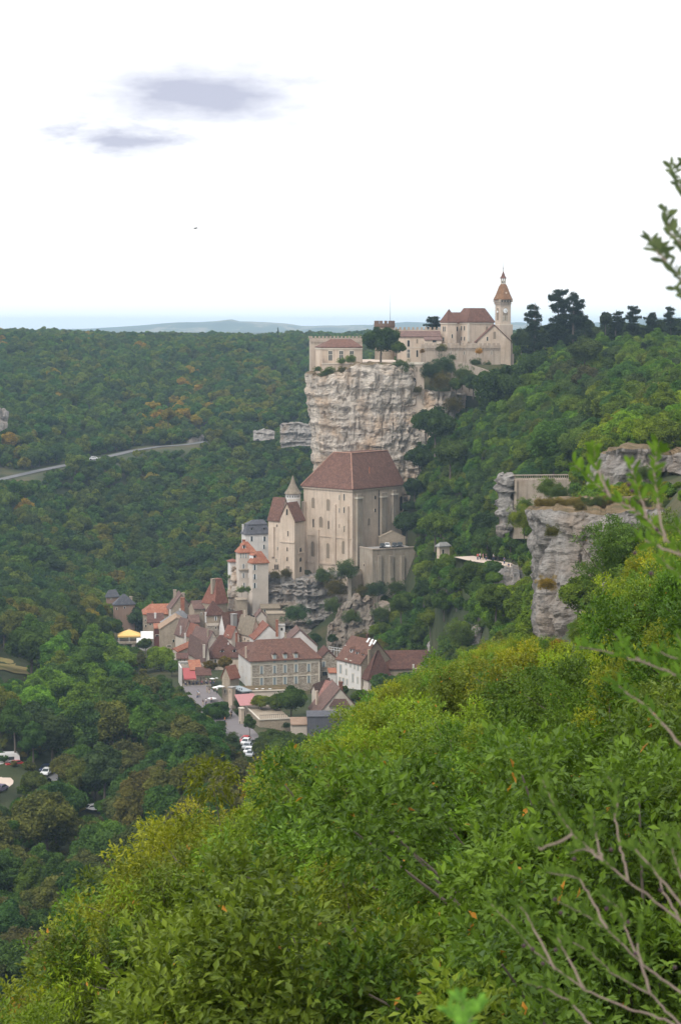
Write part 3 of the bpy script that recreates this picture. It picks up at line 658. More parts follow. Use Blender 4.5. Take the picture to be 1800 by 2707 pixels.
def bushes():
    r = random.Random(77)
    Y = 215
    while Y < 1000:
        lo, hi = (-200, 1900); sp = 3.4 if Y < 640 else 4.2
        n = int((hi - lo) / FPX * Y / sp)
        for i in range(n + 1):
            x = ((lo - 900) / FPX) * Y + i * sp + r.uniform(-.5, .5) * sp; y = Y + r.uniform(-.5, .5) * sp; px = 900 + FPX * x / y
            if r.random() < .15: continue
            z = gz(x, y); s = (r.uniform(.35, .7) if 950 < px < 1450 and Y > 425 else r.uniform(.22, .45)) if Y < 640 else r.uniform(.25, .6)
            if ok_place(x, y, z, 'far', s): CAND.append([x, y, z - .8 * s, 'far', s, r.randrange(5), r.uniform(0, 6.28)])
        Y += sp * .9
bushes()
def steep():
    r = random.Random(31)
    Y = 432
    while Y < 642:
        sp = 4.6; n = int(520 / FPX * Y / sp); off = r.random()
        for i in range(n + 1):
            x = (70 / FPX) * Y + (i + off) * sp + r.uniform(-.4, .4) * sp; y = Y + r.uniform(-1.3, 1.3); z = gz(x, y); px = 900 + FPX * x / y
            k = r.choice(('mid', 'mid', 'tall'))
            for s in (r.uniform(.45, .9), .45, .33, .24):
                if ok_place(x, y, z, k, s): CAND.append([x, y, z, k, s, r.randrange(3), r.uniform(0, 6.28)]); break
        Y += 3.0
steep()
# visible share of each candidate: far-to-near painting of crown discs over a small grid
def visibility(c):
    W, Hh = 450, 677; buf = np.full((Hh, W), -1, int)
    yy, xx = np.mgrid[0:Hh, 0:W]
    for i in sorted(range(len(c)), key=lambda i: -c[i][1]):
        x, y, z, k, s = c[i][:5]; cx, cy, rx, ry = [q / 4 for q in crown_rect(x, y, z, k, s)]
        x0, x1 = max(0, int(cx - rx)), min(W, int(cx + rx) + 2); y0, y1 = max(0, int(cy - ry)), min(Hh, int(cy + ry) + 2)
        if x0 >= x1 or y0 >= y1: continue
        m = ((xx[y0:y1, x0:x1] - cx) / rx) ** 2 + ((yy[y0:y1, x0:x1] - cy) / ry) ** 2 < 1
        buf[y0:y1, x0:x1][m] = i
    cnt = np.bincount(buf[buf >= 0], minlength=len(c)); return cnt
VIS = visibility(CAND)
print('candidates', len(CAND), 'visible', int((VIS > 0).sum()))
ANCH = [(1200, 800, 'the clock tower'), (890, 940, 'the tall windowed castle pavilion'), (1240, 1000, 'the sloping castle ramp wall'), (930, 1100, 'the castle cliff'), (960, 1400, 'the big church'), (640, 1440, 'the slate roofed house'),
 (1170, 1450, 'the small path hut'), (1420, 1300, 'the balustraded retaining wall'), (1460, 1500, 'the big grey bluff'), (1690, 1240, 'the upper rock band'), (1330, 1500, 'the visitors path'), (1060, 1740, 'the long brown roof'), (920, 1790, 'the white town house'),
 (750, 1770, 'the stone hotel'), (840, 1920, 'the slate clad wall'), (700, 1925, 'the terrace bastion'), (655, 1980, 'the parked street cars'), (550, 1850, 'the village street'), (520, 1800, 'the red awning restaurant'), (340, 1670, 'the yellow canopy'), (325, 1590, 'the slate roofed hut'),
 (20, 2070, 'the gravel car park'), (35, 1770, 'the dry meadow'), (60, 1260, 'the far road'), (430, 1180, 'the road bend'), (800, 1150, 'the far rock band'), (1480, 840, 'the twin cedars'), (1790, 2400, 'the blurred berry shrub'), (1210, 2640, 'the blurred seedling'), (1330, 2080, 'the pale bare stem'),
 (560, 2400, 'the lower left hillside'), (900, 2300, 'the middle near hillside'), (1000, 1050, 'the pointed arch buttress')]
def colour_word(t):
    g, rr = t[1], t[0]
    if rr > .17: return 'orange tinged'
    if rr > g * .98: return 'olive brown'
    if g > .135: return 'yellow green'
    if g > .10: return 'fresh green'
    if g > .075: return 'mid green'
    return 'dark green'
def relation(px, py, a):
    dx, dy = px - a[0], py - a[1]
    if abs(dx) < 45 and abs(dy) < 45: return 'right beside'
    if abs(dy) > 1.8 * abs(dx): return 'above' if dy < 0 else 'below'
    if abs(dx) > 1.8 * abs(dy): return 'left of' if dx < 0 else 'right of'
    return ('above and ' if dy < 0 else 'below and ') + ('left of' if dx < 0 else 'right of')
ORD = ['nearest', 'second', 'third', 'fourth', 'fifth', 'sixth', 'seventh', 'eighth', 'ninth', 'tenth', 'eleventh', 'twelfth', 'thirteenth', 'fourteenth', 'fifteenth', 'sixteenth', 'seventeenth', 'eighteenth', 'nineteenth', 'twentieth']
LAB = {}
def tree_label(o, px, py, t, size):
    a = min(ANCH, key=lambda a: math.hypot(px - a[0], py - a[1])); d = math.hypot(px - a[0], py - a[1])
    key = f"{colour_word(t)} {size} tree {relation(px, py, a)} {a[2]}"
    LAB.setdefault(key, []).append((d, o, a[2]))
def finish_labels():
    for key, L in LAB.items():
        L.sort(key=lambda q: q[0])
        for i, (d, o, an) in enumerate(L):
            if len(L) == 1: o['label'] = key
            elif i < len(ORD): o['label'] = key + (', the nearest' if i == 0 else f', {ORD[i]} nearest')
            else: o['label'] = key + ', among the farthest from it'
def mktree(x, y, z, k, s, vi, rz, t, label=None, group=None, sz=None, cat='tree', name=None):
    cm, tm = KINDS[k]['m'][vi]
    root = thing(name or 'leafy_tree', label, cat, (x, y, z), rz, group); root.scale = (s, s, s * (sz or 1))
    c = bpy.data.objects.new('crown', cm); COL.objects.link(c); c.parent = root; c['tint'] = list(t)
    q = bpy.data.objects.new('trunk', tm); COL.objects.link(q); q.parent = root
    return root
NIND = 268
order = np.argsort(-VIS)
ind = set(int(i) for i in order[:NIND] if VIS[i] > 0)
r_ = random.Random(5)
FOR = {'pos': [], 'scl': [], 'rot': [], 'tint': [], 'idx': []}
KEYS = []; 
for k in KINDS:
    for i in range(len(KINDS[k]['m'])): KEYS.append((k, i))
SPECIAL = {}
for i, (x, y, z, k, s, vi, rz) in enumerate(CAND):
    cx, cy, rx, ry = crown_rect(x, y, z, k, s); t = tint_for(cx, cy, y, r_)
    if i in ind:
        grp = 'near hillside trees' if y < 205 else ('trees on the wooded castle slope' if cx > 1050 else ('valley trees below the village' if y < 620 else 'trees on the far hillside'))
        o = mktree(x, y, z, k, s, vi, rz, t, group=grp, sz=r_.uniform(.92, 1.08) if y < 120 and y > 30 else 1)
        tree_label(o, cx, cy, t, 'small' if rx < 55 else ('medium' if rx < 110 else ('broad' if rx < 300 else 'large')))
    else:
        FOR['pos'].append((x, y, z)); FOR['scl'].append(s); FOR['rot'].append(rz); FOR['tint'].append(t); FOR['idx'].append(KEYS.index((k, vi)))
finish_labels()
def forest(name, D):
    srcs = bpy.data.collections.new('tree_kinds')
    for n, (k, i) in enumerate(KEYS):
        cm, tm = KINDS[k]['m'][i]
        me = bpy.data.meshes.new('joined')
        import bmesh
        bm = bmesh.new(); bm.from_mesh(cm); nf = len(bm.faces)
        bm.from_mesh(tm); bm.faces.ensure_lookup_table()
        for f in bm.faces[nf:]: f.material_index = 1
        bm.to_mesh(me); bm.free(); me.materials.append(cm.materials[0]); me.materials.append(M_BARK)
        o = bpy.data.objects.new('tree_kind_%02d' % n, me); srcs.objects.link(o)
    n = len(D['pos']); me = bpy.data.meshes.new(name); me.vertices.add(n)
    me.vertices.foreach_set('co', np.array(D['pos'], np.float32).ravel())
    for an, ty, key in (('scl', 'FLOAT', 'scl'), ('rotz', 'FLOAT', 'rot'), ('pick', 'INT', 'idx')):
        a = me.attributes.new(an, ty, 'POINT'); a.data.foreach_set('value', np.array(D[key]))
    a = me.attributes.new('tint', 'FLOAT_VECTOR', 'POINT'); a.data.foreach_set('vector', np.array(D['tint'], np.float32).ravel())
    o = bpy.data.objects.new(name, me); COL.objects.link(o)
    g = bpy.data.node_groups.new('scatter', 'GeometryNodeTree'); g.is_modifier = True
    g.interface.new_socket('Geometry', in_out='INPUT', socket_type='NodeSocketGeometry'); g.interface.new_socket('Geometry', in_out='OUTPUT', socket_type='NodeSocketGeometry')
    gi = g.nodes.new('NodeGroupInput'); go = g.nodes.new('NodeGroupOutput')
    ip = g.nodes.new('GeometryNodeInstanceOnPoints'); ci = g.nodes.new('GeometryNodeCollectionInfo')
    ci.inputs['Collection'].default_value = srcs; ci.inputs['Separate Children'].default_value = True; ci.inputs['Reset Children'].default_value = True
    def at_(nm, ty):
        q = g.nodes.new('GeometryNodeInputNamedAttribute'); q.data_type = ty; q.inputs[0].default_value = nm; return q.outputs[0]
    cx = g.nodes.new('ShaderNodeCombineXYZ'); g.links.new(at_('rotz', 'FLOAT'), cx.inputs[2])
    g.links.new(gi.outputs[0], ip.inputs['Points']); g.links.new(ci.outputs[0], ip.inputs['Instance'])
    ip.inputs['Pick Instance'].default_value = True; g.links.new(at_('pick', 'INT'), ip.inputs['Instance Index'])
    g.links.new(cx.outputs[0], ip.inputs['Rotation']); g.links.new(at_('scl', 'FLOAT'), ip.inputs['Scale'])
    g.links.new(ip.outputs[0], go.inputs[0])
    md = o.modifiers.new('scatter', 'NODES'); md.node_group = g
    return o
fo = forest('forest', FOR); tag(fo, 'dense mixed woodland covering the far hillside and valley', 'forest', kind='stuff')
print('forest', len(FOR['pos']))
#@@PART3
# ------------------------------------------------------------------ buildings
def crop(x0, y0, s): return lambda x, y: (x0 + x / s, y0 + y / s, 1 / s)
C1 = crop(780, 660, 2.529); C2 = crop(600, 1150, 3.0154); C3 = crop(280, 1480, 3.409); C4 = crop(560, 1640, 2.529)
V1 = crop(360, 1540, 6.031); V2 = crop(560, 1560, 6.031); V3 = crop(460, 1720, 6.031); V4 = crop(780, 1690, 4.126); S0 = crop(0, 0, 1)
def arch_pts(w, h, n=7, point=0.0):
    pts = [(-w / 2, 0)]; hh = h - w / 2 * (1 + point)
    for i in range(n + 1):
        a = math.pi - math.pi * i / n; pts.append((w / 2 * math.cos(a), hh + w / 2 * math.sin(a) * (1 + point)))
    pts.append((w / 2, 0)); return pts
def rect_pts(w, h): return [(-w / 2, 0), (-w / 2, h), (w / 2, h), (w / 2, 0)]
class Bld:
    def __init__(s, name, label, cat, T, cx, base, eave, Y, th, L=None, R_=None, La=8, Lb=8, m=None, grp=None, down=7.0, wall_=True):
        s.T = T; px, pb, _ = T(cx, base); _, pe, _ = T(cx, eave); s.P = at(px, pb, Y); s.H = at(px, pe, Y).z - s.P.z; s.th = R(th); s.down = down
        c, q = math.cos(s.th), math.sin(s.th); s.A = (-c, q); s.B = (q, c)
        def ln(pxt, d):
            r = ray(T(pxt, 0)[0], pe); u = r[0] / r[1]; return (u * s.P.y - s.P.x) / (d[0] - u * d[1])
        s.La = ln(L, s.A) if L is not None else La; s.Lb = ln(R_, s.B) if R_ is not None else Lb
        s.root = thing(name, label, cat, s.P, R(90) - s.th, grp); s.m = m
        s.M = Matrix.Translation(s.P) @ Matrix.Rotation(R(90) - s.th, 4, 'Z'); s.Mi = s.M.inverted()
        s.mb = MB(); s.o = .35
        if wall_: s.mb.box(0, s.Lb, 0, s.La, -down, s.H)
    def zr(s, py, lx, ly):
        w = s.M @ Vector((lx, ly, 0)); return at(900, s.T(0, py)[1], w.y).z - s.P.z
    def hit(s, face, x, y, off=0.0):
        px, py, k = s.T(x, y); d = s.Mi.to_3x3() @ Vector(ray(px, py)); o = s.Mi @ Vector((0, 0, 0))
        i = 0 if face == 'L' else 1; t = (off - o[i]) / d[i]; p = o + d * t
        return (p[1] if face == 'L' else p[0]), p[2]
    def loc(s, px, py, Y):
        return s.Mi @ at(px, py, Y)
    def f3(s, face, off=0.0):
        return (lambda a, z, o: (off - o, a, z)) if face == 'L' else (lambda a, z, o: (a, off - o, z))
    def box(s, *a): s.mb.box(*a); return s
    def gable_x(s, py, mat_, y0=0, y1=None, x0=0, x1=None, name='roof', o=None, walls=True):
        y1 = s.La if y1 is None else y1; x1 = s.Lb if x1 is None else x1; o = s.o if o is None else o; ym = (y0 + y1) / 2; zr = s.zr(py, x0, ym); H = s.H; sl = (zr - H) / max(.1, (y1 - y0) / 2)
        if walls: s.mb.prism([(y0 + .02, H - .02), (y1 - .02, H - .02), (ym, zr - .12)], 'x', x0 + .01, x1 - .01)
        t = .28; mb = MB(); mb.prism([(y0 - o, H - o * sl), (ym, zr), (y1 + o, H - o * sl), (y1 + o, H - o * sl + t), (ym, zr + t), (y0 - o, H - o * sl + t)], 'x', x0 - o * .6, x1 + o * .6)
        s.zrdg = zr + t; return mb.build(name, mat_, s.root)
    def gable_y(s, py, mat_, x0=0, x1=None, y0=0, y1=None, name='roof', o=None, walls=True):
        y1 = s.La if y1 is None else y1; x1 = s.Lb if x1 is None else x1; o = s.o if o is None else o; xm = (x0 + x1) / 2; zr = s.zr(py, xm, y0); H = s.H; sl = (zr - H) / max(.1, (x1 - x0) / 2)
        if walls: s.mb.prism([(x0 + .02, H - .02), (x1 - .02, H - .02), (xm, zr - .12)], 'y', y0 + .01, y1 - .01)
        t = .28; mb = MB(); mb.prism([(x0 - o, H - o * sl), (xm, zr), (x1 + o, H - o * sl), (x1 + o, H - o * sl + t), (xm, zr + t), (x0 - o, H - o * sl + t)], 'y', y0 - o * .6, y1 + o * .6)
        s.zrdg = zr + t; return mb.build(name, mat_, s.root)
    def hip(s, py, mat_, ridge=None, name='roof', o=None, zb=None):
        o = s.o if o is None else o; H = s.H if zb is None else zb
        if ridge is None:
            if s.Lb > s.La: ridge = (min(s.La / 2, s.Lb * .45), s.La / 2, s.Lb - min(s.La / 2, s.Lb * .45), s.La / 2)
            else: ridge = (s.Lb / 2, min(s.Lb / 2, s.La * .45), s.Lb / 2, s.La - min(s.Lb / 2, s.La * .45))
        x1, y1, x2, y2 = ridge; zr = s.zr(py, (x1 + x2) / 2, (y1 + y2) / 2); a, b = -o, s.Lb + o; c, d = -o, s.La + o; mb = MB(); alx = abs(x2 - x1) >= abs(y2 - y1)
        vs = [(a, c, H - .2), (b, c, H - .2), (b, d, H - .2), (a, d, H - .2), (a, c, H + .05), (b, c, H + .05), (b, d, H + .05), (a, d, H + .05), (x1, y1, zr), (x2, y2, zr)]
        fs = [(0, 3, 2, 1), (0, 1, 5, 4), (1, 2, 6, 5), (2, 3, 7, 6), (3, 0, 4, 7)]
        fs += [(4, 5, 9, 8), (5, 6, 9), (6, 7, 8, 9), (7, 4, 8)] if alx else [(5, 6, 9, 8), (4, 5, 8), (7, 4, 8, 9), (6, 7, 9)]
        mb.add(vs, fs); s.zrdg = zr; return mb.build(name, mat_, s.root)
    def frus(s, py, mat_, x0, x1, y0, y1, name='roof', o=.4, zb=None, zt=None, h0=None):
        H = s.H if zb is None else zb; zt = s.zr(py, x0, y0) if zt is None else zt; a, b, c, d = (-o, s.Lb + o, -o, s.La + o) if h0 is None else h0
        mb = MB(); mb.rings([[(a, c, H - .25), (b, c, H - .25), (b, d, H - .25), (a, d, H - .25)], [(a, c, H + .05), (b, c, H + .05), (b, d, H + .05), (a, d, H + .05)], [(x0, y0, zt), (x1, y0, zt), (x1, y1, zt), (x0, y1, zt)]])
        s.zrdg = zt; return mb.build(name, mat_, s.root)
    def shed(s, py, mat_, name='roof', o=.3):
        zr = s.zr(py, 0, s.La); H = s.H; mb = MB(); t = .22; sl = (zr - H) / s.La
        s.mb.prism([(.02, H - .02), (s.La - .02, H - .02), (s.La - .02, zr - .05)], 'x', .01, s.Lb - .01)
        mb.prism([(-o, H - o * sl), (s.La + .1, zr), (s.La + .1, zr + t), (-o, H - o * sl + t)], 'x', -o * .6, s.Lb + o * .6); return mb.build(name, mat_, s.root)
    def flat(s, mat_, name='roof', o=.15, t=.25):
        mb = MB(); mb.box(-o, s.Lb + o, -o, s.La + o, s.H + .003, s.H + t); return mb.build(name, mat_, s.root)
    def win(s, face, x, y, w, h, style='dark', off=0.0, name='window', label=None):
        a0, z0 = s.hit(face, x - w / 2, y + h / 2, off); a1, z1 = s.hit(face, x + w / 2, y + h / 2, off); _, zt = s.hit(face, x, y - h / 2, off); _, zb = s.hit(face, x, y + h / 2, off)
        ac = (a0 + a1) / 2; W = abs(a1 - a0); Hh = zt - zb; F = s.f3(face, off); arch = style in ('arch', 'blind', 'niche')
        fw = {'dark': .14, 'shut': .22, 'white': .10, 'arch': .22, 'blind': .16, 'cross': .24, 'niche': .2}[style]
        po = arch_pts(W + 2 * fw, Hh + fw) if arch else rect_pts(W + 2 * fw, Hh + fw)
        pi = arch_pts(W, Hh) if arch else rect_pts(W, Hh)
        mb = MB(); n = len(po)
        zo = -fw * .6 if not arch else 0
        def Q(p, o): return F(ac + p[0], zb + p[1], o)
        po = [(p[0], p[1] + (zo if p[1] == 0 else 0)) for p in po]
        vs = [Q(p, .10) for p in po] + [Q(p, .10) for p in pi] + [Q(p, -.05) for p in po] + [Q(p, -.05) for p in pi]; fs = []
        for i in range(n - 1):
            fs += [(i, i + 1, n + i + 1, n + i), (2 * n + i, 2 * n + i + 1, i + 1, i), (n + i, n + i + 1, 3 * n + i + 1, 3 * n + i), (3 * n + i, 3 * n + i + 1, 2 * n + i + 1, 2 * n + i)]
        fs += [(0, n, 3 * n, 2 * n), (2 * n - 1, n - 1, 3 * n - 1, 4 * n - 1)]
        mb.add(vs, fs)
        if style == 'cross':
            for q in ((-.06, .06, 0, Hh), (-W / 2, W / 2, Hh * .56, Hh * .56 + .16)):
                aa = [F(ac + u, zb + v, o) for u in q[:2] for v in q[2:] for o in (.03, .09)]; xs = [p[0] for p in aa]; ys = [p[1] for p in aa]; zs = [p[2] for p in aa]; mb.box(min(xs), max(xs), min(ys), max(ys), min(zs), max(zs))
        fm = {'shut': M_FRAME, 'white': M_FRAME, 'cross': M_FRAME}.get(style, W_CREAM if style != 'dark' else M_FRAME)
        f = mb.build(name, fm, s.root); 
        if label: f['label'] = label
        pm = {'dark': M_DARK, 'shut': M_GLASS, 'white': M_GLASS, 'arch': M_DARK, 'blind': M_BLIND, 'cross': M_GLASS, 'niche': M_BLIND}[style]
        mb = MB(); n = len(pi); mb.rings([[Q(p, .02) for p in pi], [Q(p, -.04) for p in pi]]); mb.build('pane', pm, f)
        if style == 'shut':
            mb = MB()
            for sg in (-1, 1):
                aa = [F(ac + sg * u, zb + v, o) for u in (W * .10, W * .5) for v in (.05, Hh - .05) for o in (.03, .07)]; xs = [p[0] for p in aa]; ys = [p[1] for p in aa]; zs = [p[2] for p in aa]; mb.box(min(xs), max(xs), min(ys), max(ys), min(zs), max(zs))
            mb.build('shutters', M_SHUT, f)
        if style == 'white':
            mb = MB()
            for sg in (-1, 1):
                aa = [F(ac + sg * u, zb + v, o) for u in (W * .52, W * 1.0) for v in (0, Hh) for o in (.11, .16)]; xs = [p[0] for p in aa]; ys = [p[1] for p in aa]; zs = [p[2] for p in aa]; mb.box(min(xs), max(xs), min(ys), max(ys), min(zs), max(zs))
            mb.build('shutters', M_WHITEP, f)
        return f
    def dorm(s, face, x, y, w, h, m=None, rm=None, off=.25, depth=3.2, pane='dark', arch=False):
        a0, _ = s.hit(face, x - w / 2, y, off); a1, _ = s.hit(face, x + w / 2, y, off); _, zt = s.hit(face, x, y - h / 2, off); _, zb = s.hit(face, x, y + h / 2, off)
        ac = (a0 + a1) / 2; W = abs(a1 - a0); F = s.f3(face, off); mb = MB(); Hh = zt - zb
        def bx(mb, u0, u1, v0, v1, o0, o1):
            aa = [F(ac + u, v, o) for u in (u0, u1) for v in (v0, v1) for o in (o0, o1)]; xs = [p[0] for p in aa]; ys = [p[1] for p in aa]; zs = [p[2] for p in aa]; mb.box(min(xs), max(xs), min(ys), max(ys), min(zs), max(zs))
        bx(mb, -W / 2, W / 2, zb, zt - W * .25, -depth, 0); d = mb.build('dormer', m or M_FRAME, s.root)
        mb = MB(); g = W * .72; o1 = .2
        pr = [(-W / 2 - o1, zt - W * .25 - .1), (0, zt + W * .22), (W / 2 + o1, zt - W * .25 - .1)]
        mb.rings([[F(ac + p[0], p[1], .22) for p in pr], [F(ac + p[0], p[1], -depth) for p in pr]]); mb.build('dormer_roof', rm or R_RED, d)
        mb = MB(); bx(mb, -W * .30, W * .30, zb + Hh * .12, zt - W * .35, -.1, .05); mb.build('pane', {'dark': M_DARK, 'shut': M_SHUT, 'white': M_WHITEP}[pane], d)
        return d
    def chim(s, x, ytop, ybot, w, dY, m=None, cap=True, name='chimney'):
        px, py, k = s.T(x, ytop); pt = s.loc(px, py, s.P.y + dY); pb = s.loc(px, s.T(x, ybot)[1], s.P.y + dY); hw = w * k * (s.P.y + dY) / FPX / 2
        mb = MB(); mb.box(pt.x - hw, pt.x + hw, pt.y - hw * .8, pt.y + hw * .8, pb.z - 1.5, pt.z)
        if cap: mb.box(pt.x - hw * 1.2, pt.x + hw * 1.2, pt.y - hw, pt.y + hw, pt.z + .002, pt.z + .18)
        return mb.build(name, m or W_TAN, s.root)
    def strip(s, face, x0, x1, y0, y1, out, m, name, off=0.0):
        a0, _ = s.hit(face, x0, y1, off); a1, _ = s.hit(face, x1, y1, off); xm = (x0 + x1) / 2; _, zt = s.hit(face, xm, y0, off); _, zb = s.hit(face, xm, y1, off); F = s.f3(face, off)
        aa = [F(u, v, o) for u in (a0, a1) for v in (zb, zt) for o in (-.1, out)]; xs = [p[0] for p in aa]; ys = [p[1] for p in aa]; zs = [p[2] for p in aa]
        mb = MB(); mb.box(min(xs), max(xs), min(ys), max(ys), min(zs), max(zs)); return mb.build(name, m, s.root)
    def done(s): s.mb.build('wall', s.m, s.root); return s
def merlons(mb, x0, x1, y0, y1, z, w=.75, g=.65, h=.75, along='x'):
    L = (x1 - x0) if along == 'x' else (y1 - y0); n = max(1, int(L / (w + g))); st = L / n
    for i in range(n):
        a = i * st + g / 2
        if along == 'x': mb.box(x0 + a, x0 + a + w, y0, y1, z, z + h)
        else: mb.box(x0, x1, y0 + a, y0 + a + w, z, z + h)
G_C = 'castle buildings on the cliff'; G_V = 'village houses'
# ---- castle
b = Bld('rampart_wall', 'long crenellated rampart wall closing the left end of the castle', 'rampart', C1, 105, 790, 592, 672, 86, R_=450, La=9, m=W_CASTLE, grp=G_C, down=4)
mb = MB(); mb.box(-.3, b.Lb, -.3, 0, b.H - 1.3, b.H - .6); merlons(mb, -.3, b.Lb, -.3, .3, b.H, .7, .6, .7); merlons(mb, -.3, .3, .3, b.La, b.H, .7, .6, .7, 'y')
for i in range(int(b.Lb / 1.1)): mb.box(.2 + i * 1.1, .6 + i * 1.1, -.29, 0, b.H - 1.75, b.H - 1.302)
mb.build('battlement', W_RAMP, b.root); b.done()
b = Bld('castle_pavilion', 'cream castle pavilion with three cross windows and a low red hip roof', 'pavilion', C1, 178, 760, 652, 655, 80, L=140, R_=446, La=9, m=W_CREAM, grp=G_C, down=2.5)
b.hip(598, R_RED, (b.Lb * .3, b.La * .5, b.Lb * .82, b.La * .5)); mb = MB(); mb.box(-.25, b.Lb + .2, -.25, b.La, b.H - .75, b.H - .25); mb.build('cornice', M_FRAME, b.root)
for x in (236, 308, 378):
    b.win('R', x, 708, 24, 66, 'cross'); b.strip('R', x - 14, x + 14, 670, 678, .2, M_FRAME, 'lintel')
b.done()
b = Bld('terrace_wall', 'straight terrace retaining wall under the castle pavilion, ending at the pointed arch', 'retaining wall', C1, 178, 815, 765, 648, 88, L=135, R_=765, La=3, m=W_CASTLE, grp=G_C, down=4)
mb = MB(); mb.box(-.2, b.Lb, -.2, .3, b.H, b.H + .22); mb.build('coping', M_FRAME, b.root); b.done()
b = Bld('corner_turret', 'narrow pale stepped turret base at the left corner of the castle terrace', 'turret', C1, 168, 905, 665, 650, 60, L=138, R_=182, m=W_CREAM, grp=G_C, down=2)
b.flat(M_FRAME, 'cap'); b.strip('R', 160, 190, 790, 930, .8, W_CREAM, 'buttress'); b.done()
b = Bld('arch_buttress', 'tall stone buttress with a dark pointed arch set into the castle cliff', 'buttress', C1, 762, 955, 765, 634, 86, R_=862, La=6, m=W_CASTLE, grp=G_C, down=9)
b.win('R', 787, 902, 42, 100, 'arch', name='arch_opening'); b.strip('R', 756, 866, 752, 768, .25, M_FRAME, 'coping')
for x in (778, 806, 834): b.strip('R', x, x + 12, 785, 815, .1, M_BLIND, 'slot')
b.done()
b = Bld('castle_wing', 'long cream castle wing under a shallow orange brown tile roof', 'castle wing', C1, 690, 760, 582, 668, 87, R_=972, La=9, m=W_CREAM, grp=G_C, down=3)
b.gable_x(548, R_PURP)
for x, y, w, h, st in ((757, 627, 16, 42, 'dark'), (757, 695, 18, 55, 'cross'), (815, 612, 12, 30, 'blind'), (815, 695, 12, 45, 'dark'), (850, 690, 8, 40, 'dark')): b.win('R', x, y, w, h, st)
b.strip('R', 700, 866, 650, 655, .12, M_FRAME, 'string_course'); b.done()
b = Bld('crenellated_wall', 'thin crenellated wall showing behind the castle wing roof', 'rampart', C1, 660, 600, 535, 684, 88, R_=975, La=1, m=W_CASTLE, grp=G_C, down=6)
mb = MB(); merlons(mb, 0, b.Lb, 0, .8, b.H, .8, .7, .9); mb.build('battlement', W_RAMP, b.root); b.done()
root = thing('battlement_tower', 'small dark battlemented tower top with a thin mast above the trees', 'tower', at(*C1(597, 640)[:2], 676), 0, G_C)
zt = at(0, C1(0, 497)[1], 676).z - root.location.z; ra = 70 / 2.529 / FPX * 676
mb = MB(); mb.lathe([(ra * .92, -5), (ra * .92, zt)], 0, 0, 20); mb.build('wall', W_TAN, root)
mb = MB(); mb.lathe([(ra * .93, zt - 1.3), (ra, zt - .8), (ra, zt + .2)], 0, 0, 20)
for i in range(13):
    a = i * math.tau / 13; c0, s0 = math.cos(a), math.sin(a); mb2 = []
    q = [(ra * k, a + d) for k in (.98, .8) for d in (-.13, .13)]
    P4 = [(q[0][0] * math.cos(q[0][1]), q[0][0] * math.sin(q[0][1])), (q[1][0] * math.cos(q[1][1]), q[1][0] * math.sin(q[1][1])), (q[3][0] * math.cos(q[3][1]), q[3][0] * math.sin(q[3][1])), (q[2][0] * math.cos(q[2][1]), q[2][0] * math.sin(q[2][1]))]
    mb.rings([[(p[0], p[1], zt + .202) for p in P4], [(p[0], p[1], zt + 1.15) for p in P4]])
mb.build('battlement', wall('dark_brick', (.17, .11, .08), (.06, .05, .04), .6), root)
mb = MB(); mb.tube([(2.0, 0, zt), (2.0, 0, zt + 11)], [.07, .03], 6); mb.build('mast', M_METAL, root)
# main block
b = Bld('castle_keep', 'tall cream castle block with a big red hipped roof beside the clock tower', 'castle block', C1, 1150, 760, 482, 672, 58, L=1068, R_=1325, m=W_CREAM, grp=G_C, down=3)
b.frus(390, R_RED, *(lambda h: (h, b.Lb - h * .9, h * .8, b.La - h * .6))(min(b.La, b.Lb) * .34))
mb = MB(); mb.box(-.2, b.Lb + .1, -.2, b.La, b.H - .7, b.H - .26); mb.build('cornice', M_FRAME, b.root)
for x in (1112, 1132):
    b.win('L', x, 525, 8, 30, 'dark'); b.win('L', x, 595, 8, 26, 'dark')
b.win('R', 1280, 530, 14, 34, 'blind'); b.strip('R', 1150, 1162, 484, 615, .3, M_FRAME, 'quoins'); b.done()
b = Bld('castle_side_tower', 'square cream castle side tower with a small steep red pyramid roof', 'tower', C1, 1018, 760, 484, 671, 62, L=972, R_=1078, m=W_CREAM, grp=G_C, down=3)
b.hip(398, R_RED, (b.Lb * .42, b.La * .4, b.Lb * .58, b.La * .5)); b.win('L', 992, 530, 9, 34, 'dark'); b.win('L', 1003, 530, 6, 34, 'dark'); b.win('L', 992, 600, 9, 26, 'dark'); b.win('R', 1048, 578, 8, 26, 'dark')
mb = MB(); mb.box(-.2, b.Lb + .1, -.2, b.La, b.H - .7, b.H - .26); mb.build('cornice', M_FRAME, b.root); b.done()
b = Bld('castle_link', 'narrow castle link between side tower and main block under a lower red roof', 'castle wing', C1, 1046, 760, 486, 676, 86, R_=1140, La=6, m=W_CREAM, grp=G_C, down=3)
b.gable_x(424, R_RED); b.win('R', 1082, 530, 8, 30, 'dark'); b.done()
b = Bld('castle_chapel', 'castle stair building with a red diagonal roof edge and arched window beside the clock tower', 'castle wing', C1, 1215, 760, 612, 663, 87, R_=1440, La=4.5, m=W_CREAM, grp=G_C, down=3)
b.gable_y(505, R_RED, o=.5); b.win('R', 1332, 572, 18, 50, 'niche'); b.win('R', 1284, 596, 10, 26, 'dark'); b.done()
b = Bld('castle_outbuilding', 'low castle outbuilding with brown lean roof behind the curtain wall', 'outbuilding', C1, 868, 760, 605, 660, 87, R_=980, La=5, m=W_CREAM, grp=G_C, down=3)
b.shed(588, R_PURP); b.win('R', 930, 612, 26, 16, 'dark'); b.done()
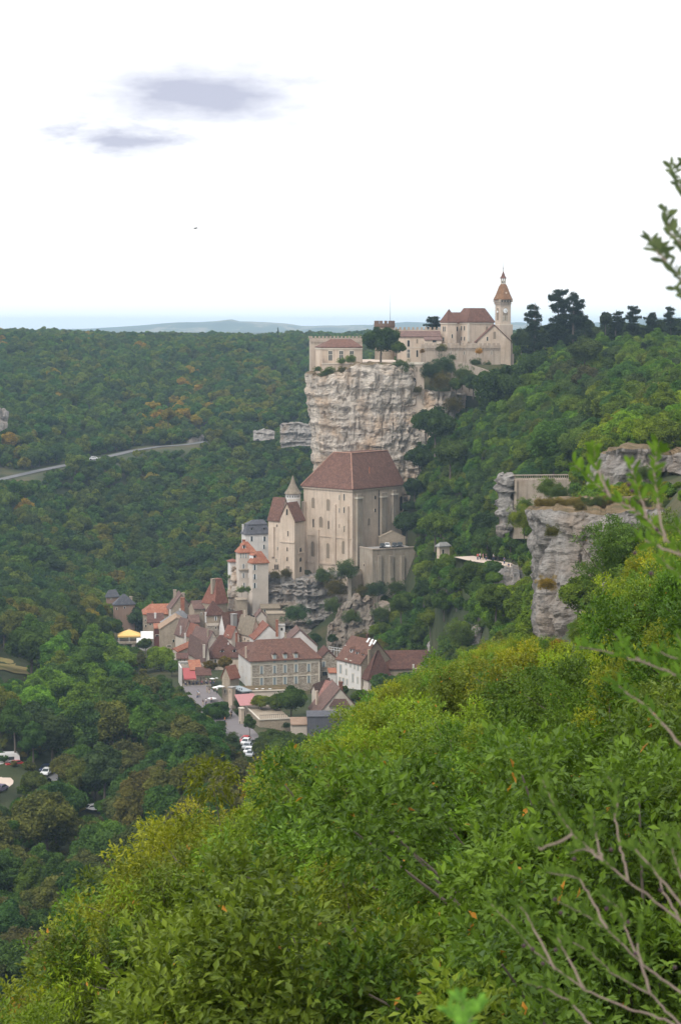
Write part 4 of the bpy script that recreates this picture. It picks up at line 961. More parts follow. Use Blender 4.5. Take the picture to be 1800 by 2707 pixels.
# curtain wall
b = Bld('curtain_wall', 'broad crenellated curtain wall left of the clock tower, stained and partly ivy grown', 'rampart', C1, 868, 800, 640, 650, 86, R_=1372, La=1.6, m=W_RAMP, grp=G_C, down=4)
mb = MB(); mb.box(-.35, b.Lb, -.35, 0, b.H - .9, b.H - .1); merlons(mb, -.35, b.Lb, -.35, .25, b.H - .098, .95, .55, .85)
for i in range(int(b.Lb / .95)): mb.box(.15 + i * .95, .5 + i * .95, -.34, 0, b.H - 1.5, b.H - .902)
mb.build('battlement', W_RAMP, b.root)
mb = MB(); mb.box(-.6, 0, .5, 7, -3, b.H - .4); merlons(mb, -.6, 0, .5, 7, b.H - .398, .9, .6, .8, 'y'); mb.build('return_wall', W_RAMP, b.root)
for x in (1040, 1130, 1210, 1312): b.win('R', x, 690, 5, 22, 'dark', name='arrow_slit')
b.done()
b = Bld('ramp_wall', 'low sloping stone ramp wall below the curtain wall, falling to the right', 'retaining wall', C1, 1042, 840, 790, 642, 88, R_=1312, La=1.5, m=W_RAMP, grp=G_C, wall_=False)
mb = b.mb; mb.prism([(0, -6), (b.Lb, -8), (b.Lb, b.zr(812, 0, 0)), (b.Lb * .75, b.zr(790, 0, 0)), (b.Lb * .4, b.zr(760, 0, 0)), (0, b.zr(740, 0, 0))], 'y', 0, 1.2); b.done()
# clock tower
root = Bld('clock_tower', 'tall square stone clock tower with white dial and belfry spire, right end of the castle', 'clock tower', C1, 1368, 780, 350, 664, 66, L=1336, R_=1441, m=W_CASTLE, grp=G_C, down=5); b = root
mb = MB(); z5 = b.zr(503, 0, 0); mb.box(-.55, b.Lb + .55, -.5, b.La + .5, -5, z5); mb.box(b.Lb * .2, b.Lb + .95, -.75, b.La, -5, z5 * .30); mb.build('tower_base', W_CASTLE, b.root)
mb = MB(); mb.box(-.55, b.Lb + .55, -.5, b.La + .5, z5 + .002, z5 + .18); mb.build('string_course', M_FRAME, b.root)
zc0, zc1 = b.zr(360, 0, 0), b.zr(332, 0, 0)
mb = MB(); mb.box(-.5, b.Lb + .5, -.5, b.La + .5, zc0 + .5, zc1)
for i in range(6):
    a = -.4 + i * (b.Lb + .45) / 5.6; mb.box(a, a + .35, -.45, 0, zc0 - .3, zc0 + .498); a = -.4 + i * (b.La + .45) / 5.6; mb.box(-.45, 0, a, a + .35, zc0 - .3, zc0 + .498)
mb.build('machicolation', W_RAMP, b.root)
mb = MB()
for i in range(4): mb.box(.1 + i * 1.1, .6 + i * 1.1, -.52, -.40, zc1 - .9, zc1 - .35)
mb.build('lookout_openings', M_DARK, b.root)
cx_, cy_ = b.Lb / 2, b.La / 2; rr = (b.Lb + 1.3) / 2 * 1.0
def sq(r, z, k=1.0): return [(cx_ + r * a, cy_ + r * c, z) for a, c in ((-1, -.42), (-.42, -1), (.42, -1), (1, -.42), (1, .42), (.42, 1), (-.42, 1), (-1, .42))]
def zz(py): return b.zr(py, cx_, cy_)
mb = MB(); mb.rings([sq(rr * 1.13, zc1 - .15), sq(rr * 1.15, zc1 + .05), sq(rr * .86, zz(298)), sq(rr * .66, zz(268)), sq(rr * .50, zz(245)), sq(rr * .33, zz(230))]); mb.build('roof', roofm('spire_tiles', (.21, .105, .045), (.15, .075, .04), (.26, .14, .07)), b.root)
mb = MB(); mb.box(cx_ - .3, cx_ + .3, -.35, .6, zz(300), zz(285)); mb.build('roof_vent', W_CREAM, b.root)
lr = rr * .30; mb = MB()
for a in range(8):
    an = a * math.tau / 8 + .39; mb.tube([(cx_ + lr * math.cos(an), cy_ + lr * math.sin(an), zz(231)), (cx_ + lr * math.cos(an), cy_ + lr * math.sin(an), zz(190))], .13, 5)
mb.lathe([(lr * 1.15, zz(231)), (lr * 1.15, zz(227))], cx_, cy_, 8); mb.lathe([(lr * 1.1, zz(212)), (lr * 1.1, zz(208))], cx_, cy_, 8); mb.build('lantern', M_FRAME, b.root)
mb = MB(); mb.lathe([(.3, zz(226)), (.42, zz(214)), (.2, zz(204)), (.05, zz(196))], cx_, cy_, 10); mb.build('bell', M_METAL, b.root)
mb = MB(); mb.rings([sq(lr * 1.45, zz(192)), sq(lr * .85, zz(178)), sq(lr * .1, zz(143))]); mb.build('spire', R_RED, b.root)
mb = MB(); mb.tube([(cx_, cy_, zz(146)), (cx_, cy_, zz(118)), (cx_, cy_, zz(58))], [.12, .07, .03], 6); mb.lathe([(.02, zz(128)), (.28, zz(124)), (.02, zz(120))], cx_, cy_, 8); mb.build('finial', M_METAL, b.root)
def disc(face, x, y, r, m, nm, out):
    a, z = b.hit(face, x, y); k = r / 2.529 / FPX * b.P.y; F = b.f3(face)
    mb = MB(); mb.rings([[F(a + k * math.cos(t * math.tau / 24), z + k * math.sin(t * math.tau / 24), o) for t in range(24)] for o in (-.02, out)]); return mb.build(nm, m, b.root)
b.win('R', 1403, 430, 34, 88, 'niche', name='clock_niche'); b.win('L', 1353, 430, 16, 84, 'niche', name='clock_niche')
dl = disc('R', 1403, 408, 16, M_WHITEP, 'clock_face', .22); disc('L', 1353, 415, 7, M_WHITEP, 'clock_face', .22)
a, z = b.hit('R', 1403, 408); mb = MB(); F = b.f3('R')
for an, l in ((.9, .75), (2.4, 1.1)):
    d = (math.sin(an), math.cos(an)); n_ = (d[1] * .07, -d[0] * .07)
    q = [(a + n_[0], z + n_[1]), (a + d[0] * l, z + d[1] * l), (a - n_[0], z - n_[1])]; mb.rings([[F(p[0], p[1], .225) for p in q], [F(p[0], p[1], .26) for p in q]])
mb.build('hands', M_METAL, dl)
for x in (1392, 1413): b.win('R', x, 461, 5, 34, 'dark')
b.done()
# ---- basilica
b = Bld('church', 'massive cream fortified church with tall arched windows and a great red brown hipped roof', 'church', C2, 1000, 1060, 432, 600, 42, L=612, R_=1395, m=W_CREAM, down=6)
t = 5.6
b.frus(145, R_RED, t, b.Lb - .6, t, b.La * .62, o=.7); zt = b.zrdg
mb = MB()
def edge(p, q): mb.tube([p, q], .22, 6)
edge((-.7, -.7, b.H + .08), (t, t, zt + .05)); edge((t, t, zt + .05), (b.Lb - .6, t, zt + .05)); edge((t, t, zt + .05), (t, b.La * .62, zt + .05)); edge((-.7, b.La + .7, b.H + .08), (t, b.La * .62, zt + .05))
mb.build('ridge_tiles', roofm('pale_ridge_tiles', (.36, .19, .13), (.28, .14, .1), (.42, .28, .2)), b.root)
mb = MB(); mb.box(-.45, b.Lb + .3, -.45, b.La + .3, b.H - .75, b.H - .252); mb.build('cornice', W_CREAM, b.root)
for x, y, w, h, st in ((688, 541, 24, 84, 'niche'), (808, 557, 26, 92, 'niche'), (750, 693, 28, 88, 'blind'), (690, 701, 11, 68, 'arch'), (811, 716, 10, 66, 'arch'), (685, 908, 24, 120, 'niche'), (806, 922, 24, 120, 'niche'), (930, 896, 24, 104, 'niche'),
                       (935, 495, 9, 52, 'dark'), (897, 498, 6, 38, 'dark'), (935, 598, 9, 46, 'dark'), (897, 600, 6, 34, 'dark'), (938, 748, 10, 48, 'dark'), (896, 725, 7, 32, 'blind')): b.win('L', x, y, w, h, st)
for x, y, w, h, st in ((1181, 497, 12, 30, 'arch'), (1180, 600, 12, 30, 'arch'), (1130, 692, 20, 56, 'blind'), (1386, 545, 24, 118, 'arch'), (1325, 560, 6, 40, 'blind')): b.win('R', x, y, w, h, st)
for x0, x1, y0, y1, o in ((608, 634, 530, 1100, .8), (712, 738, 752, 1110, .55), (846, 872, 552, 1030, .55), (948, 974, 566, 1040, .6)): b.strip('L', x0, x1, y0, y1, o, W_CREAM, 'pilaster')
b.strip('L', 644, 990, 1018, 1034, .25, W_CREAM, 'string_course'); b.strip('L', 644, 990, 808, 815, .2, W_CREAM, 'string_course')
for x0, x1, y0, y1, m_ in ((1022, 1062, 470, 1040, W_GREYST), (1214, 1256, 460, 820, W_GREYST), (1306, 1342, 440, 700, W_GREYST)):
    b.strip('R', x0, x1, y0, y1, 1.0, m_, 'buttress'); b.strip('R', x0 - 4, x1 + 4, y0 + 24, y0 + 36, 1.25, M_FRAME, 'buttress_cap')
b.strip('R', 1206, 1211, 440, 800, .15, M_METAL, 'drainpipe')
for T_, x, y, w, h in (('R', 1312, 362, 26, 50),): b.dorm('R', x, y, w, h, R_ORANGE, R_ORANGE, off=2.6, depth=3)
b.dorm('L', 755, 368, 26, 26, M_FRAME, R_RED, off=1.2, depth=3); b.chim(1136, 255, 270, 10, 6, R_ORANGE, name='roof_vent', cap=False)
b.done()
# chapel
b = Bld('chapel', 'tall narrow cream chapel with a sharp front gable left of the big church', 'chapel', C2, 540, 1135, 680, 598, 33, L=330, R_=618, m=W_CREAM, down=6)
yA, _ = b.hit('L', 421, 680)
b.gable_x(545, R_RED, y0=0, y1=yA); b.gable_y(505, R_RED, y0=yA + .02, y1=b.La, x0=0, x1=b.Lb * 1.1, walls=True); mb = b.mb
for x, y, w, h, st in ((480, 614, 14, 48, 'arch'), (487, 785, 8, 44, 'arch'), (482, 910, 9, 32, 'arch'), (482, 988, 9, 32, 'arch'), (395, 1000, 6, 26, 'dark'), (405, 905, 6, 26, 'dark'), (400, 722, 7, 20, 'arch')): b.win('L', x, y, w, h, st)
for x in (477, 487, 497): b.win('L', x, 1066, 7, 38, 'arch')
for x in (384, 397, 410): b.win('L', x, 1052, 8, 42, 'arch')
for y, h in ((914, 34), (992, 34), (1070, 44)): b.win('R', 586, y, 16, h, 'arch')
b.strip('L', 360, 382, 730, 970, .6, W_CREAM, 'pilaster'); b.strip('L', 424, 540, 850, 858, .25, W_CREAM, 'string_course'); b.strip('R', 570, 612, 935, 942, .25, W_CREAM, 'string_course'); b.done()
root = thing('round_turret', 'round white turret with a pointed conical roof between chapel and church', 'turret', at(*C2(526, 560)[:2], 612), 0)
def z12(y): return at(0, C2(0, y)[1], 612).z - root.location.z
k = 612 / FPX / 3.0154
mb = MB(); mb.lathe([(60 * k, -6), (60 * k, z12(466))], 0, 0, 24); mb.build('wall', W_WHITE, root)
mb = MB(); mb.lathe([(67 * k, z12(470)), (68 * k, z12(464)), (44 * k, z12(430)), (24 * k, z12(390)), (12 * k, z12(355)), (2 * k, z12(322))], 0, 0, 24); mb.build('roof', R_STONE, root, smooth=False)
for i in range(7):
    a = math.pi * 1.5 + (i - 3) * .33; c, s_ = math.cos(a), math.sin(a); mb = MB(); r0 = 60 * k
    P4 = [(r0 * math.cos(a + d) * q, r0 * math.sin(a + d) * q) for d, q in ((-.07, 1.012), (.07, 1.012), (.07, .95), (-.07, .95))]
    mb.rings([[(p[0], p[1], z12(494)) for p in P4], [(p[0], p[1], z12(478)) for p in P4]]); mb.build('window', M_DARK, root)
mb = MB(); mb.lathe([(62 * k, z12(515)), (62 * k, z12(508))], 0, 0, 24); mb.build('string_course', M_FRAME, root)
# slate house and neighbours
b = Bld('slate_roofed_house', 'pale house with a dark slate mansard roof and two white dormers beside the chapel', 'house', C2, 150, 965, 790, 620, 70, L=118, R_=345, m=W_WHITE, grp=G_V)
zm = b.zr(722, 0, 0); b.frus(0, R_SLATE, .9, b.Lb - .9, .9, b.La - .9, o=.3, zt=zm); b.frus(0, R_SLATE, b.Lb * .35, b.Lb * .8, b.La * .4, b.La * .6, name='roof_top', zb=zm + .26, zt=b.zr(676, b.Lb / 2, b.La / 2), h0=(.7, b.Lb - .7, .7, b.La - .7))
b.dorm('R', 198, 758, 26, 46, M_WHITEP, R_SLATE, off=.3, depth=2); b.dorm('R', 298, 758, 26, 46, M_WHITEP, R_SLATE, off=.3, depth=2)
for x, y, w, h in ((198, 828, 16, 40), (300, 828, 16, 40), (296, 892, 12, 34)): b.win('R', x, y, w, h, 'white')
b.strip('R', 150, 345, 784, 792, .25, M_FRAME, 'cornice'); b.chim(128, 715, 790, 12, 3, W_WHITE); b.done()
b = Bld('cliff_house', 'tall pale house with blue white shutters and orange roof, left one above the rock pillar', 'house', C2, 98, 1275, 938, 598, 74, L=72, R_=232, m=W_PLAST, grp=G_V, La=8)
b.hip(848, R_ORANGE); b.dorm('R', 137, 893, 24, 44, M_WHITEP, R_ORANGE, off=.6); b.chim(135, 838, 860, 22, 4, R_ORANGE)
for x in (112, 132, 152): b.win('R', x, 960, 10, 42, 'shut')
for x, y in ((132, 1045), (180, 1045), (132, 1120), (180, 1120), (138, 1196), (182, 1202)): b.win('R', x, y, 10, 38, 'white')
b.strip('R', 95, 195, 1070, 1078, .5, W_TAN, 'balcony'); b.done()
b = Bld('cliff_house', 'tall pale house with orange roof and single dormer, right one against the chapel foot', 'house', C2, 206, 1262, 1022, 594, 66, L=175, R_=330, m=W_PLAST, grp=G_V, La=8)
b.hip(925, R_ORANGE); b.dorm('L', 214, 980, 26, 46, M_WHITEP, R_ORANGE, off=.6) if False else b.dorm('R', 222, 975, 26, 46, M_WHITEP, R_ORANGE, off=.6)
for x, y in ((222, 1056), (222, 1130), (222, 1200)): b.win('R', x, y, 14, 42, 'white')
b.done()
b = Bld('small_house', 'small pale house with a rusty roof at the far left corner of the cliff houses', 'house', C2, 30, 1180, 1010, 603, 70, L=8, R_=90, m=W_WHITE, grp=G_V, La=6, down=3)
b.hip(985, R_RUST); b.win('R', 62, 1075, 12, 36, 'dark'); b.win('R', 60, 1130, 10, 24, 'dark'); b.done()
# retaining walls and terrace right of the church
b = Bld('retaining_wall', 'high streaky grey retaining wall carrying the parked cars right of the church', 'retaining wall', C2, 1160, 1180, 918, 592, 62, L=1058, R_=1500, m=W_GREYST, La=12, down=9)
mb = MB(); mb.box(-.15, b.Lb, -.15, .5, b.H, b.H + .35); mb.box(-.15, .5, .5, b.La, b.H, b.H + .35); mb.build('parapet', W_RAMP, b.root)
for x in (1200, 1290, 1380): b.strip('R', x, x + 26, 960, 1240, .6, W_GREYST, 'buttress')
b.win('L', 1092, 1035, 9, 22, 'arch'); b.done(); TERR = b
b = Bld('lower_wall', 'lower stepped grey wall with ferns below the car terrace', 'retaining wall', C2, 990, 1280, 1140, 588, 20, L=965, R_=1165, m=W_GREYST, down=5); b.gable_x(1110, W_GREYST, o=0, name='coping'); b.done()
b = Bld('stair_wall', 'tan stone stair wall climbing behind the parked cars', 'retaining wall', C2, 1215, 930, 820, 606, 80, R_=1420, m=W_TAN, La=2, down=4)
b.gable_y(770, W_TAN, o=.1, name='coping'); b.done()
# ---- village (back to front)
def H(nm, lab, T, cx, base, eave, Y, th, L=None, R_=None, La=8, rf='gx', ridge=None, wm=W_TAN, rm=R_PURP, wins=(), dorms=(), chims=(), cat='house', ridgeline=None, down=7):
    b = Bld(nm, lab, cat, T, cx, base, eave, Y, th, L=L, R_=R_, La=La, m=wm, grp=G_V, down=down)
    if rf == 'gx': b.gable_x(ridge, rm)
    elif rf == 'gy': b.gable_y(ridge, rm)
    elif rf == 'hip': b.hip(ridge, rm, ridgeline(b) if ridgeline else None)
    elif rf == 'shed': b.shed(ridge, rm)
    elif rf == 'flat': b.flat(rm)
    for w_ in wins: b.win(*w_)
    for d_ in dorms: b.dorm(*d_[:5], m=d_[5] if len(d_) > 5 else M_FRAME, rm=rm, off=d_[6] if len(d_) > 6 else .4, pane=d_[7] if len(d_) > 7 else 'dark')
    for c_ in chims: b.chim(*c_)
    b.done(); return b
H('slate_hut', 'slate roofed stone hut among trees left of the village, the nearer larger one', C3, 80, 490, 405, 640, 70, L=68, R_=262, La=8, rf='hip', ridge=306, wm=wall('reddish_stone', (.30, .20, .15), (.12, .09, .07), .4), rm=R_SLATE, ridgeline=lambda b: (b.Lb * .45, b.La * .5, b.Lb * .55, b.La * .5), wins=(('R', 100, 440, 10, 22, 'dark'), ('R', 170, 430, 14, 16, 'dark')), chims=((228, 335, 400, 22, 4, W_TAN),))
H('slate_hut', 'smaller slate roofed stone hut at the far upper left edge of the village', C3, 14, 400, 335, 655, 70, L=5, R_=118, La=7, rf='hip', ridge=268, wm=MATS['reddish_stone'], rm=R_SLATE, wins=(('R', 50, 355, 8, 14, 'dark'),), chims=((20, 310, 340, 10, 4, W_TAN),))
H('orange_roofed_house', 'long house with a broad orange hipped roof at the far left of the village', V1, 128, 760, 505, 612, 82, R_=640, La=9, rf='hip', ridge=335, rm=R_ORANGE, ridgeline=lambda b: (b.Lb * .22, b.La * .5, b.Lb, b.La * .5), wins=(('R', 150, 600, 20, 30, 'dark'), ('R', 160, 690, 22, 36, 'dark')), chims=((262, 312, 340, 14, 5, R_ORANGE),))
H('lean_to_house', 'brown lean to roof with a tall white chimney in front of the orange hipped roof', V1, 185, 780, 640, 603, 84, R_=440, La=5, rf='shed', ridge=495, rm=R_BROWN, wins=(('R', 230, 665, 26, 26, 'dark'), ('R', 330, 665, 26, 26, 'dark')), chims=((308, 492, 612, 34, 2.5, W_WHITE),))
H('gabled_stone_house', 'steep gabled stone house with twin chimneys above the grey slate roof', V1, 545, 660, 440, 606, 80, R_=905, La=9, rf='gy', ridge=195, rm=R_PURP, chims=((620, 122, 300, 50, 7, W_TAN), (750, 172, 330, 50, 3, W_TAN), (742, 250, 400, 60, -.5, R_ORANGE)))
H('narrow_stone_house', 'narrow shaded stone house between the steep gable and the tall red roof', V1, 930, 660, 420, 594, 70, R_=1085, La=6, rf='gx', ridge=300, rm=R_PURP, wins=(('R', 1040, 500, 14, 44, 'dark'), ('R', 1062, 430, 10, 36, 'dark')))
b = H('tall_red_roofed_house', 'house almost all steep rusty red roof with a pale chimney, left of the rock pillar', C3, 985, 560, 398, 592, 45, L=872, R_=1092, rf=None, wm=W_TAN); b.frus(172, R_RUST, 2.0, b.Lb - 1.0, 1.2, b.La * .55, o=.3); b.chim(966, 175, 262, 34, 2, W_TAN)
H('slate_grey_house', 'low house with a wide light grey slate roof and skylights', V1, 408, 730, 640, 599, 80, L=400, R_=905, La=8, rf='hip', ridge=445, rm=roofm('light_grey_slates', (.22, .225, .24), (.17, .175, .19), (.3, .3, .32)), ridgeline=lambda b: (b.Lb * .55, b.La * .55, b.Lb * .7, b.La * .55), chims=((702, 425, 470, 26, 4, W_WHITE), (545, 440, 500, 20, 2, W_WHITE)))
H('small_brown_house', 'small worn brown roof tucked between barn and shaded stone house', V1, 850, 700, 640, 590, 80, R_=1010, La=6, rf='gx', ridge=525, rm=R_PURP, wins=(('R', 930, 660, 26, 22, 'dark'),))
H('pyramid_roofed_house', 'stone house with a dark brown pyramid roof and one dormer below the tall red roof', V1, 1135, 760, 522, 581, 74, L=1098, R_=1410, La=7, rf='hip', ridge=288, rm=R_BROWN, ridgeline=lambda b: (b.Lb * .36, b.La * .5, b.Lb * .42, b.La * .5), wins=(('R', 1270, 572, 20, 66, 'white'), ('R', 1350, 600, 16, 24, 'dark')), dorms=(('R', 1288, 445, 44, 66, M_WHITEP, .9),), chims=((1110, 480, 560, 24, 0, W_WHITE),))
H('stone_wall_house', 'roofless looking rubble stone house wall under the brown pyramid roof', V1, 1150, 880, 700, 576, 80, R_=1345, La=5, rf='flat', rm=W_RUB, wm=W_RUB, wins=(('R', 1270, 720, 20, 30, 'dark'),))
H('beige_wall_house', 'plain beige block under the hedge garden of the cliff houses', V2, 400, 380, 168, 592, 80, R_=568, La=5, rf='flat', rm=W_TAN, wm=W_TAN)
H('stone_slab_house', 'small house with lichen covered stone slab roof under the grey overhang', V2, 790, 420, 296, 590, 84, R_=1085, La=4, rf='shed', ridge=232, rm=R_STONE, wm=W_TAN, wins=(('R', 845, 330, 22, 40, 'dark'),))
H('flat_stone_house', 'flat topped tan stone house in front of the stone slab roof', V2, 890, 600, 385, 582, 84, R_=1165, La=5, rf='flat', rm=W_TAN, wm=W_TAN)
H('little_gable_house', 'little pale gable with worn tiles between cream town house and flat stone house', V2, 716, 600, 425, 574, 82, R_=866, La=5, rf='gy', ridge=335, rm=R_PURP, wm=W_PLAST)
H('dark_red_shed', 'tiny dark red shed with orange roof beside the white awning', V1, 296, 880, 735, 596, 82, R_=402, La=4, rf='shed', ridge=660, rm=R_ORANGE, wm=wall('dark_red_boards', (.14, .05, .04), (.05, .03, .03), .4), wins=(('R', 340, 845, 50, 24, 'dark'),), cat='shed')
H('gabled_barn', 'broad windowless tan stone barn gable with pale tiled roof edges', V1, 388, 1060, 745, 589, 82, R_=925, La=9, rf='gy', ridge=565, rm=roofm('pale_tan_tiles', (.34, .23, .15), (.26, .18, .12), (.42, .28, .19)), wm=W_TAN, wins=(('R', 600, 930, 30, 46, 'dark'), ('R', 530, 1010, 60, 20, 'dark')), cat='barn')
H('brown_ridge_house', 'house with a worn brown roof running back from a pale plaster side wall', V1, 765, 1010, 832, 582, 58, L=628, R_=930, rf='gy', ridge=600, rm=R_PURP, wm=W_PLAST, wins=(('L', 700, 860, 14, 28, 'dark'),), chims=((714, 700, 760, 18, 1.5, W_WHITE),))
H('bright_orange_house', 'house with a rust orange roof patch and white chimney in the village middle', V1, 945, 1010, 860, 577, 60, L=790, R_=1070, rf='gy', ridge=690, rm=R_RUST, wm=W_TAN, chims=((785, 815, 900, 24, -2, W_WHITE),))
H('red_skylight_house', 'red brown roofed house with a big grey box dormer left of the cream town house', V2, 205, 860, 585, 574, 50, L=122, R_=520, rf='gx', ridge=372, rm=R_RED, wm=W_WHITE, chims=((352, 385, 520, 80, 1.5, M_CONC),))
H('rust_roofed_house', 'pale house with a rusty orange tiled roof stepping down beside the cream town house', V2, 320, 900, 745, 567, 52, L=198, R_=440, rf='gy', ridge=590, rm=R_RUST, wm=W_PLAST, wins=(('L', 262, 730, 16, 26, 'dark'),), chims=((395, 690, 780, 30, -1, R_ORANGE),))
b = H('cream_town_house', 'tall cream town house with grey stone slab roof and three stone dormers', V2, 640, 900, 690, 565, 56, L=412, R_=770, rf='gy', ridge=450, rm=R_STONE, wm=W_CREAM, wins=tuple(('L', x, y, 14, 40, 'dark') for x, y in ((442, 655), (530, 695), (585, 725), (442, 735), (530, 780), (585, 812))), dorms=(('L', 470, 490, 50, 110, W_CREAM, 1.6), ('L', 542, 540, 46, 110, W_CREAM, 1.6), ('L', 610, 580, 46, 110, W_CREAM, 1.6)), chims=((530, 330, 420, 24, 6, W_CREAM),))
H('red_slope_house', 'grey walled gable house with one narrow red roof slope right of the cream town house', V2, 692, 870, 785, 558, 76, R_=1130, La=9, rf='gy', ridge=565, rm=R_RUST, wm=W_WHITE)
H('white_box_house', 'small white box with a black square opening and a red chimney beside it', V2, 1068, 720, 575, 556, 84, R_=1168, La=3, rf='flat', rm=M_CONC, wm=W_WHITE, wins=(('R', 1115, 622, 34, 46, 'dark'),), chims=((1040, 482, 660, 40, -.5, R_ORANGE),))
H('long_brown_house', 'house with worn brown and purple roof running back from the orange ridge', V1, 1110, 1130, 1020, 567, 62, L=850, R_=1345, rf='gy', ridge=785, rm=R_PURP, wm=W_PLAST, wins=(('R', 1225, 870, 10, 12, 'dark'), ('R', 1250, 872, 10, 12, 'dark'), ('R', 1275, 874, 10, 12, 'dark')), chims=((1145, 760, 870, 22, 2, W_TAN), (910, 930, 1000, 26, -1, W_CREAM)))
H('orange_strip_house', 'narrow wall building capped by a long bright orange strip of tiles', V1, 655, 1200, 1105, 563, 16, R_=985, La=2.4, rf='gx', ridge=1060, rm=R_ORANGE, wm=W_PLAST)
H('dormered_brown_house', 'house with large dark brown roof and two white dormers left of the stone hotel', V2, -45, 1230, 1082, 552, 82, L=-75, R_=445, La=9, rf='hip', ridge=715, rm=R_BROWN, wm=W_CREAM, ridgeline=lambda b: (b.Lb * .38, b.La * .5, b.Lb * .5, b.La * .5), dorms=(('R', 166, 995, 62, 110, M_WHITEP, .7), ('R', 362, 990, 62, 110, M_WHITEP, .7)), chims=((266, 850, 905, 22, 3, W_WHITE),), wins=(('R', 60, 1130, 26, 50, 'dark'), ('R', 200, 1130, 26, 50, 'dark')))
H('low_brown_house', 'lower dark brown roof joining the dormered house to the stone hotel', V2, 400, 1200, 1045, 556, 84, R_=660, La=7, rf='gx', ridge=842, rm=R_BROWN, wm=W_CREAM)
H('shuttered_street_house', 'plain plaster street house with brown shutters below the worn purple roofs', V1, 1118, 1330, 1178, 549, 70, L=838, R_=1172, rf='gy', ridge=985, rm=R_PURP, wm=W_PLAST, wins=tuple(('L', x, y, 14, h, 'dark') for x, y, h in ((870, 1110, 36), (905, 1120, 36), (935, 1130, 36), (1012, 1215, 90), (1066, 1220, 80), (1100, 1240, 70))), chims=((1085, 1000, 1120, 34, 0, W_PLAST),))
b = H('timbered_house', 'small half timbered house end with brown lean roof above the red awning', V1, 655, 1330, 1220, 552, 84, R_=832, La=4, rf='shed', ridge=1135, rm=R_BROWN, wm=W_PLAST)
for x in (716, 775, 826): b.strip('R', x - 4, x + 4, 1185, 1320, .08, M_WOOD, 'timber_post')
H('pale_gable_house', 'pale gabled roof end rising just behind the right end of the hotel roof', C4, 470, 240, 178, 540, 82, R_=705, La=8, rf='gy', ridge=66, rm=R_PURP, wm=W_WHITE, chims=((492, 85, 120, 14, 0, W_TAN),))
# stone hotel
b = Bld('stone_hotel', 'large rubble stone hotel with blue grey windows, three tall dormers and red brown hip roof', 'hotel', C4, 262, 470, 272, 520, 75, L=180, R_=722, m=W_RUB, grp=G_V, down=4)
b.o = .6; b.hip(122, R_RED, (b.Lb * .17, b.La * .45, b.Lb * .80, b.La * .45))
mb = MB(); mb.box(-.06, 0, 0, b.La, -2, b.H - .3); mb.build('side_wall', W_WHITE, b.root)
for x0, x1 in ((262, 272), (712, 722)): b.strip('R', x0, x1, 272 if x0 < 400 else 256, 460, .12, M_FRAME, 'quoins')
b.strip('R', 272, 712, 372, 377, .12, M_FRAME, 'string_course'); b.strip('R', 272, 712, 268, 292, .10, M_FRAME, 'cornice_band')
for i, x in enumerate((333, 420, 490, 563, 648)):
    b.win('R', x, 332 - i * 4, 20, 52, 'shut'); b.win('R', x, 408 - i * 4, 20, 54, 'shut')
for x, y in ((420, 256), (491, 252), (563, 248)): b.dorm('R', x, y, 27, 74, M_FRAME, R_BROWN, off=-.12, pane='shut', depth=4)
for x, y in ((203, 238), (236, 242)): b.dorm('L', x, y, 22, 46, W_CREAM, R_BROWN, off=.3, depth=3)
b.win('L', 205, 330, 10, 40, 'blind'); b.win('L', 232, 400, 10, 40, 'blind'); b.chim(228, 180, 215, 10, 2, W_CREAM); b.done()
H('stone_annex', 'rubble stone house with worn gable just right of the stone hotel', C4, 722, 400, 262, 531, 82, R_=834, La=9, rf='gy', ridge=205, rm=R_BROWN, wm=W_RUB, wins=(('R', 748, 293, 20, 36, 'shut'), ('R', 755, 356, 32, 26, 'dark')))
H('orange_porch', 'tiny white porch with an orange roof between annex and white town house', C4, 784, 385, 352, 521, 84, R_=832, La=3, rf='shed', ridge=322, rm=R_ORANGE, wm=W_WHITE, cat='porch')
b = H('white_town_house', 'tall white town house in steep perspective with skylights and a bare stone gable', C4, 996, 520, 290, 505, 52, L=836, R_=1195, rf='gy', ridge=140, rm=R_RED, wm=W_WHITE,
  wins=tuple(('L', x, y, w, h, 'shut') for x, y, w, h in ((862, 325, 12, 58), (898, 278, 7, 38), (928, 292, 7, 42), (955, 304, 7, 42), (978, 314, 7, 42), (900, 345, 6, 36), (943, 385, 8, 56), (975, 402, 6, 40), (856, 400, 8, 40), (880, 408, 10, 44), (904, 412, 7, 36), (945, 470, 10, 36))),
  dorms=(('L', 930, 198, 16, 30, M_WHITEP, 1.6), ('L', 970, 216, 16, 30, M_WHITEP, 1.6), ('L', 1010, 232, 16, 30, M_WHITEP, 1.6)), chims=((1052, 200, 260, 18, 1, W_TAN), (1040, 95, 112, 14, 8, R_RED), (898, 168, 200, 14, 10, W_WHITE)))
mb = MB(); zr = b.zrdg - .4; mb.prism([(.02, 0), (b.Lb - .02, 0), (b.Lb - .02, b.H), (b.Lb / 2, zr), (.02, b.H)], 'y', -.06, .02); mb.build('gable_wall', W_TAN, b.root)
sl = (b.zrdg - b.H) / (b.Lb / 2); ang = math.atan(sl)
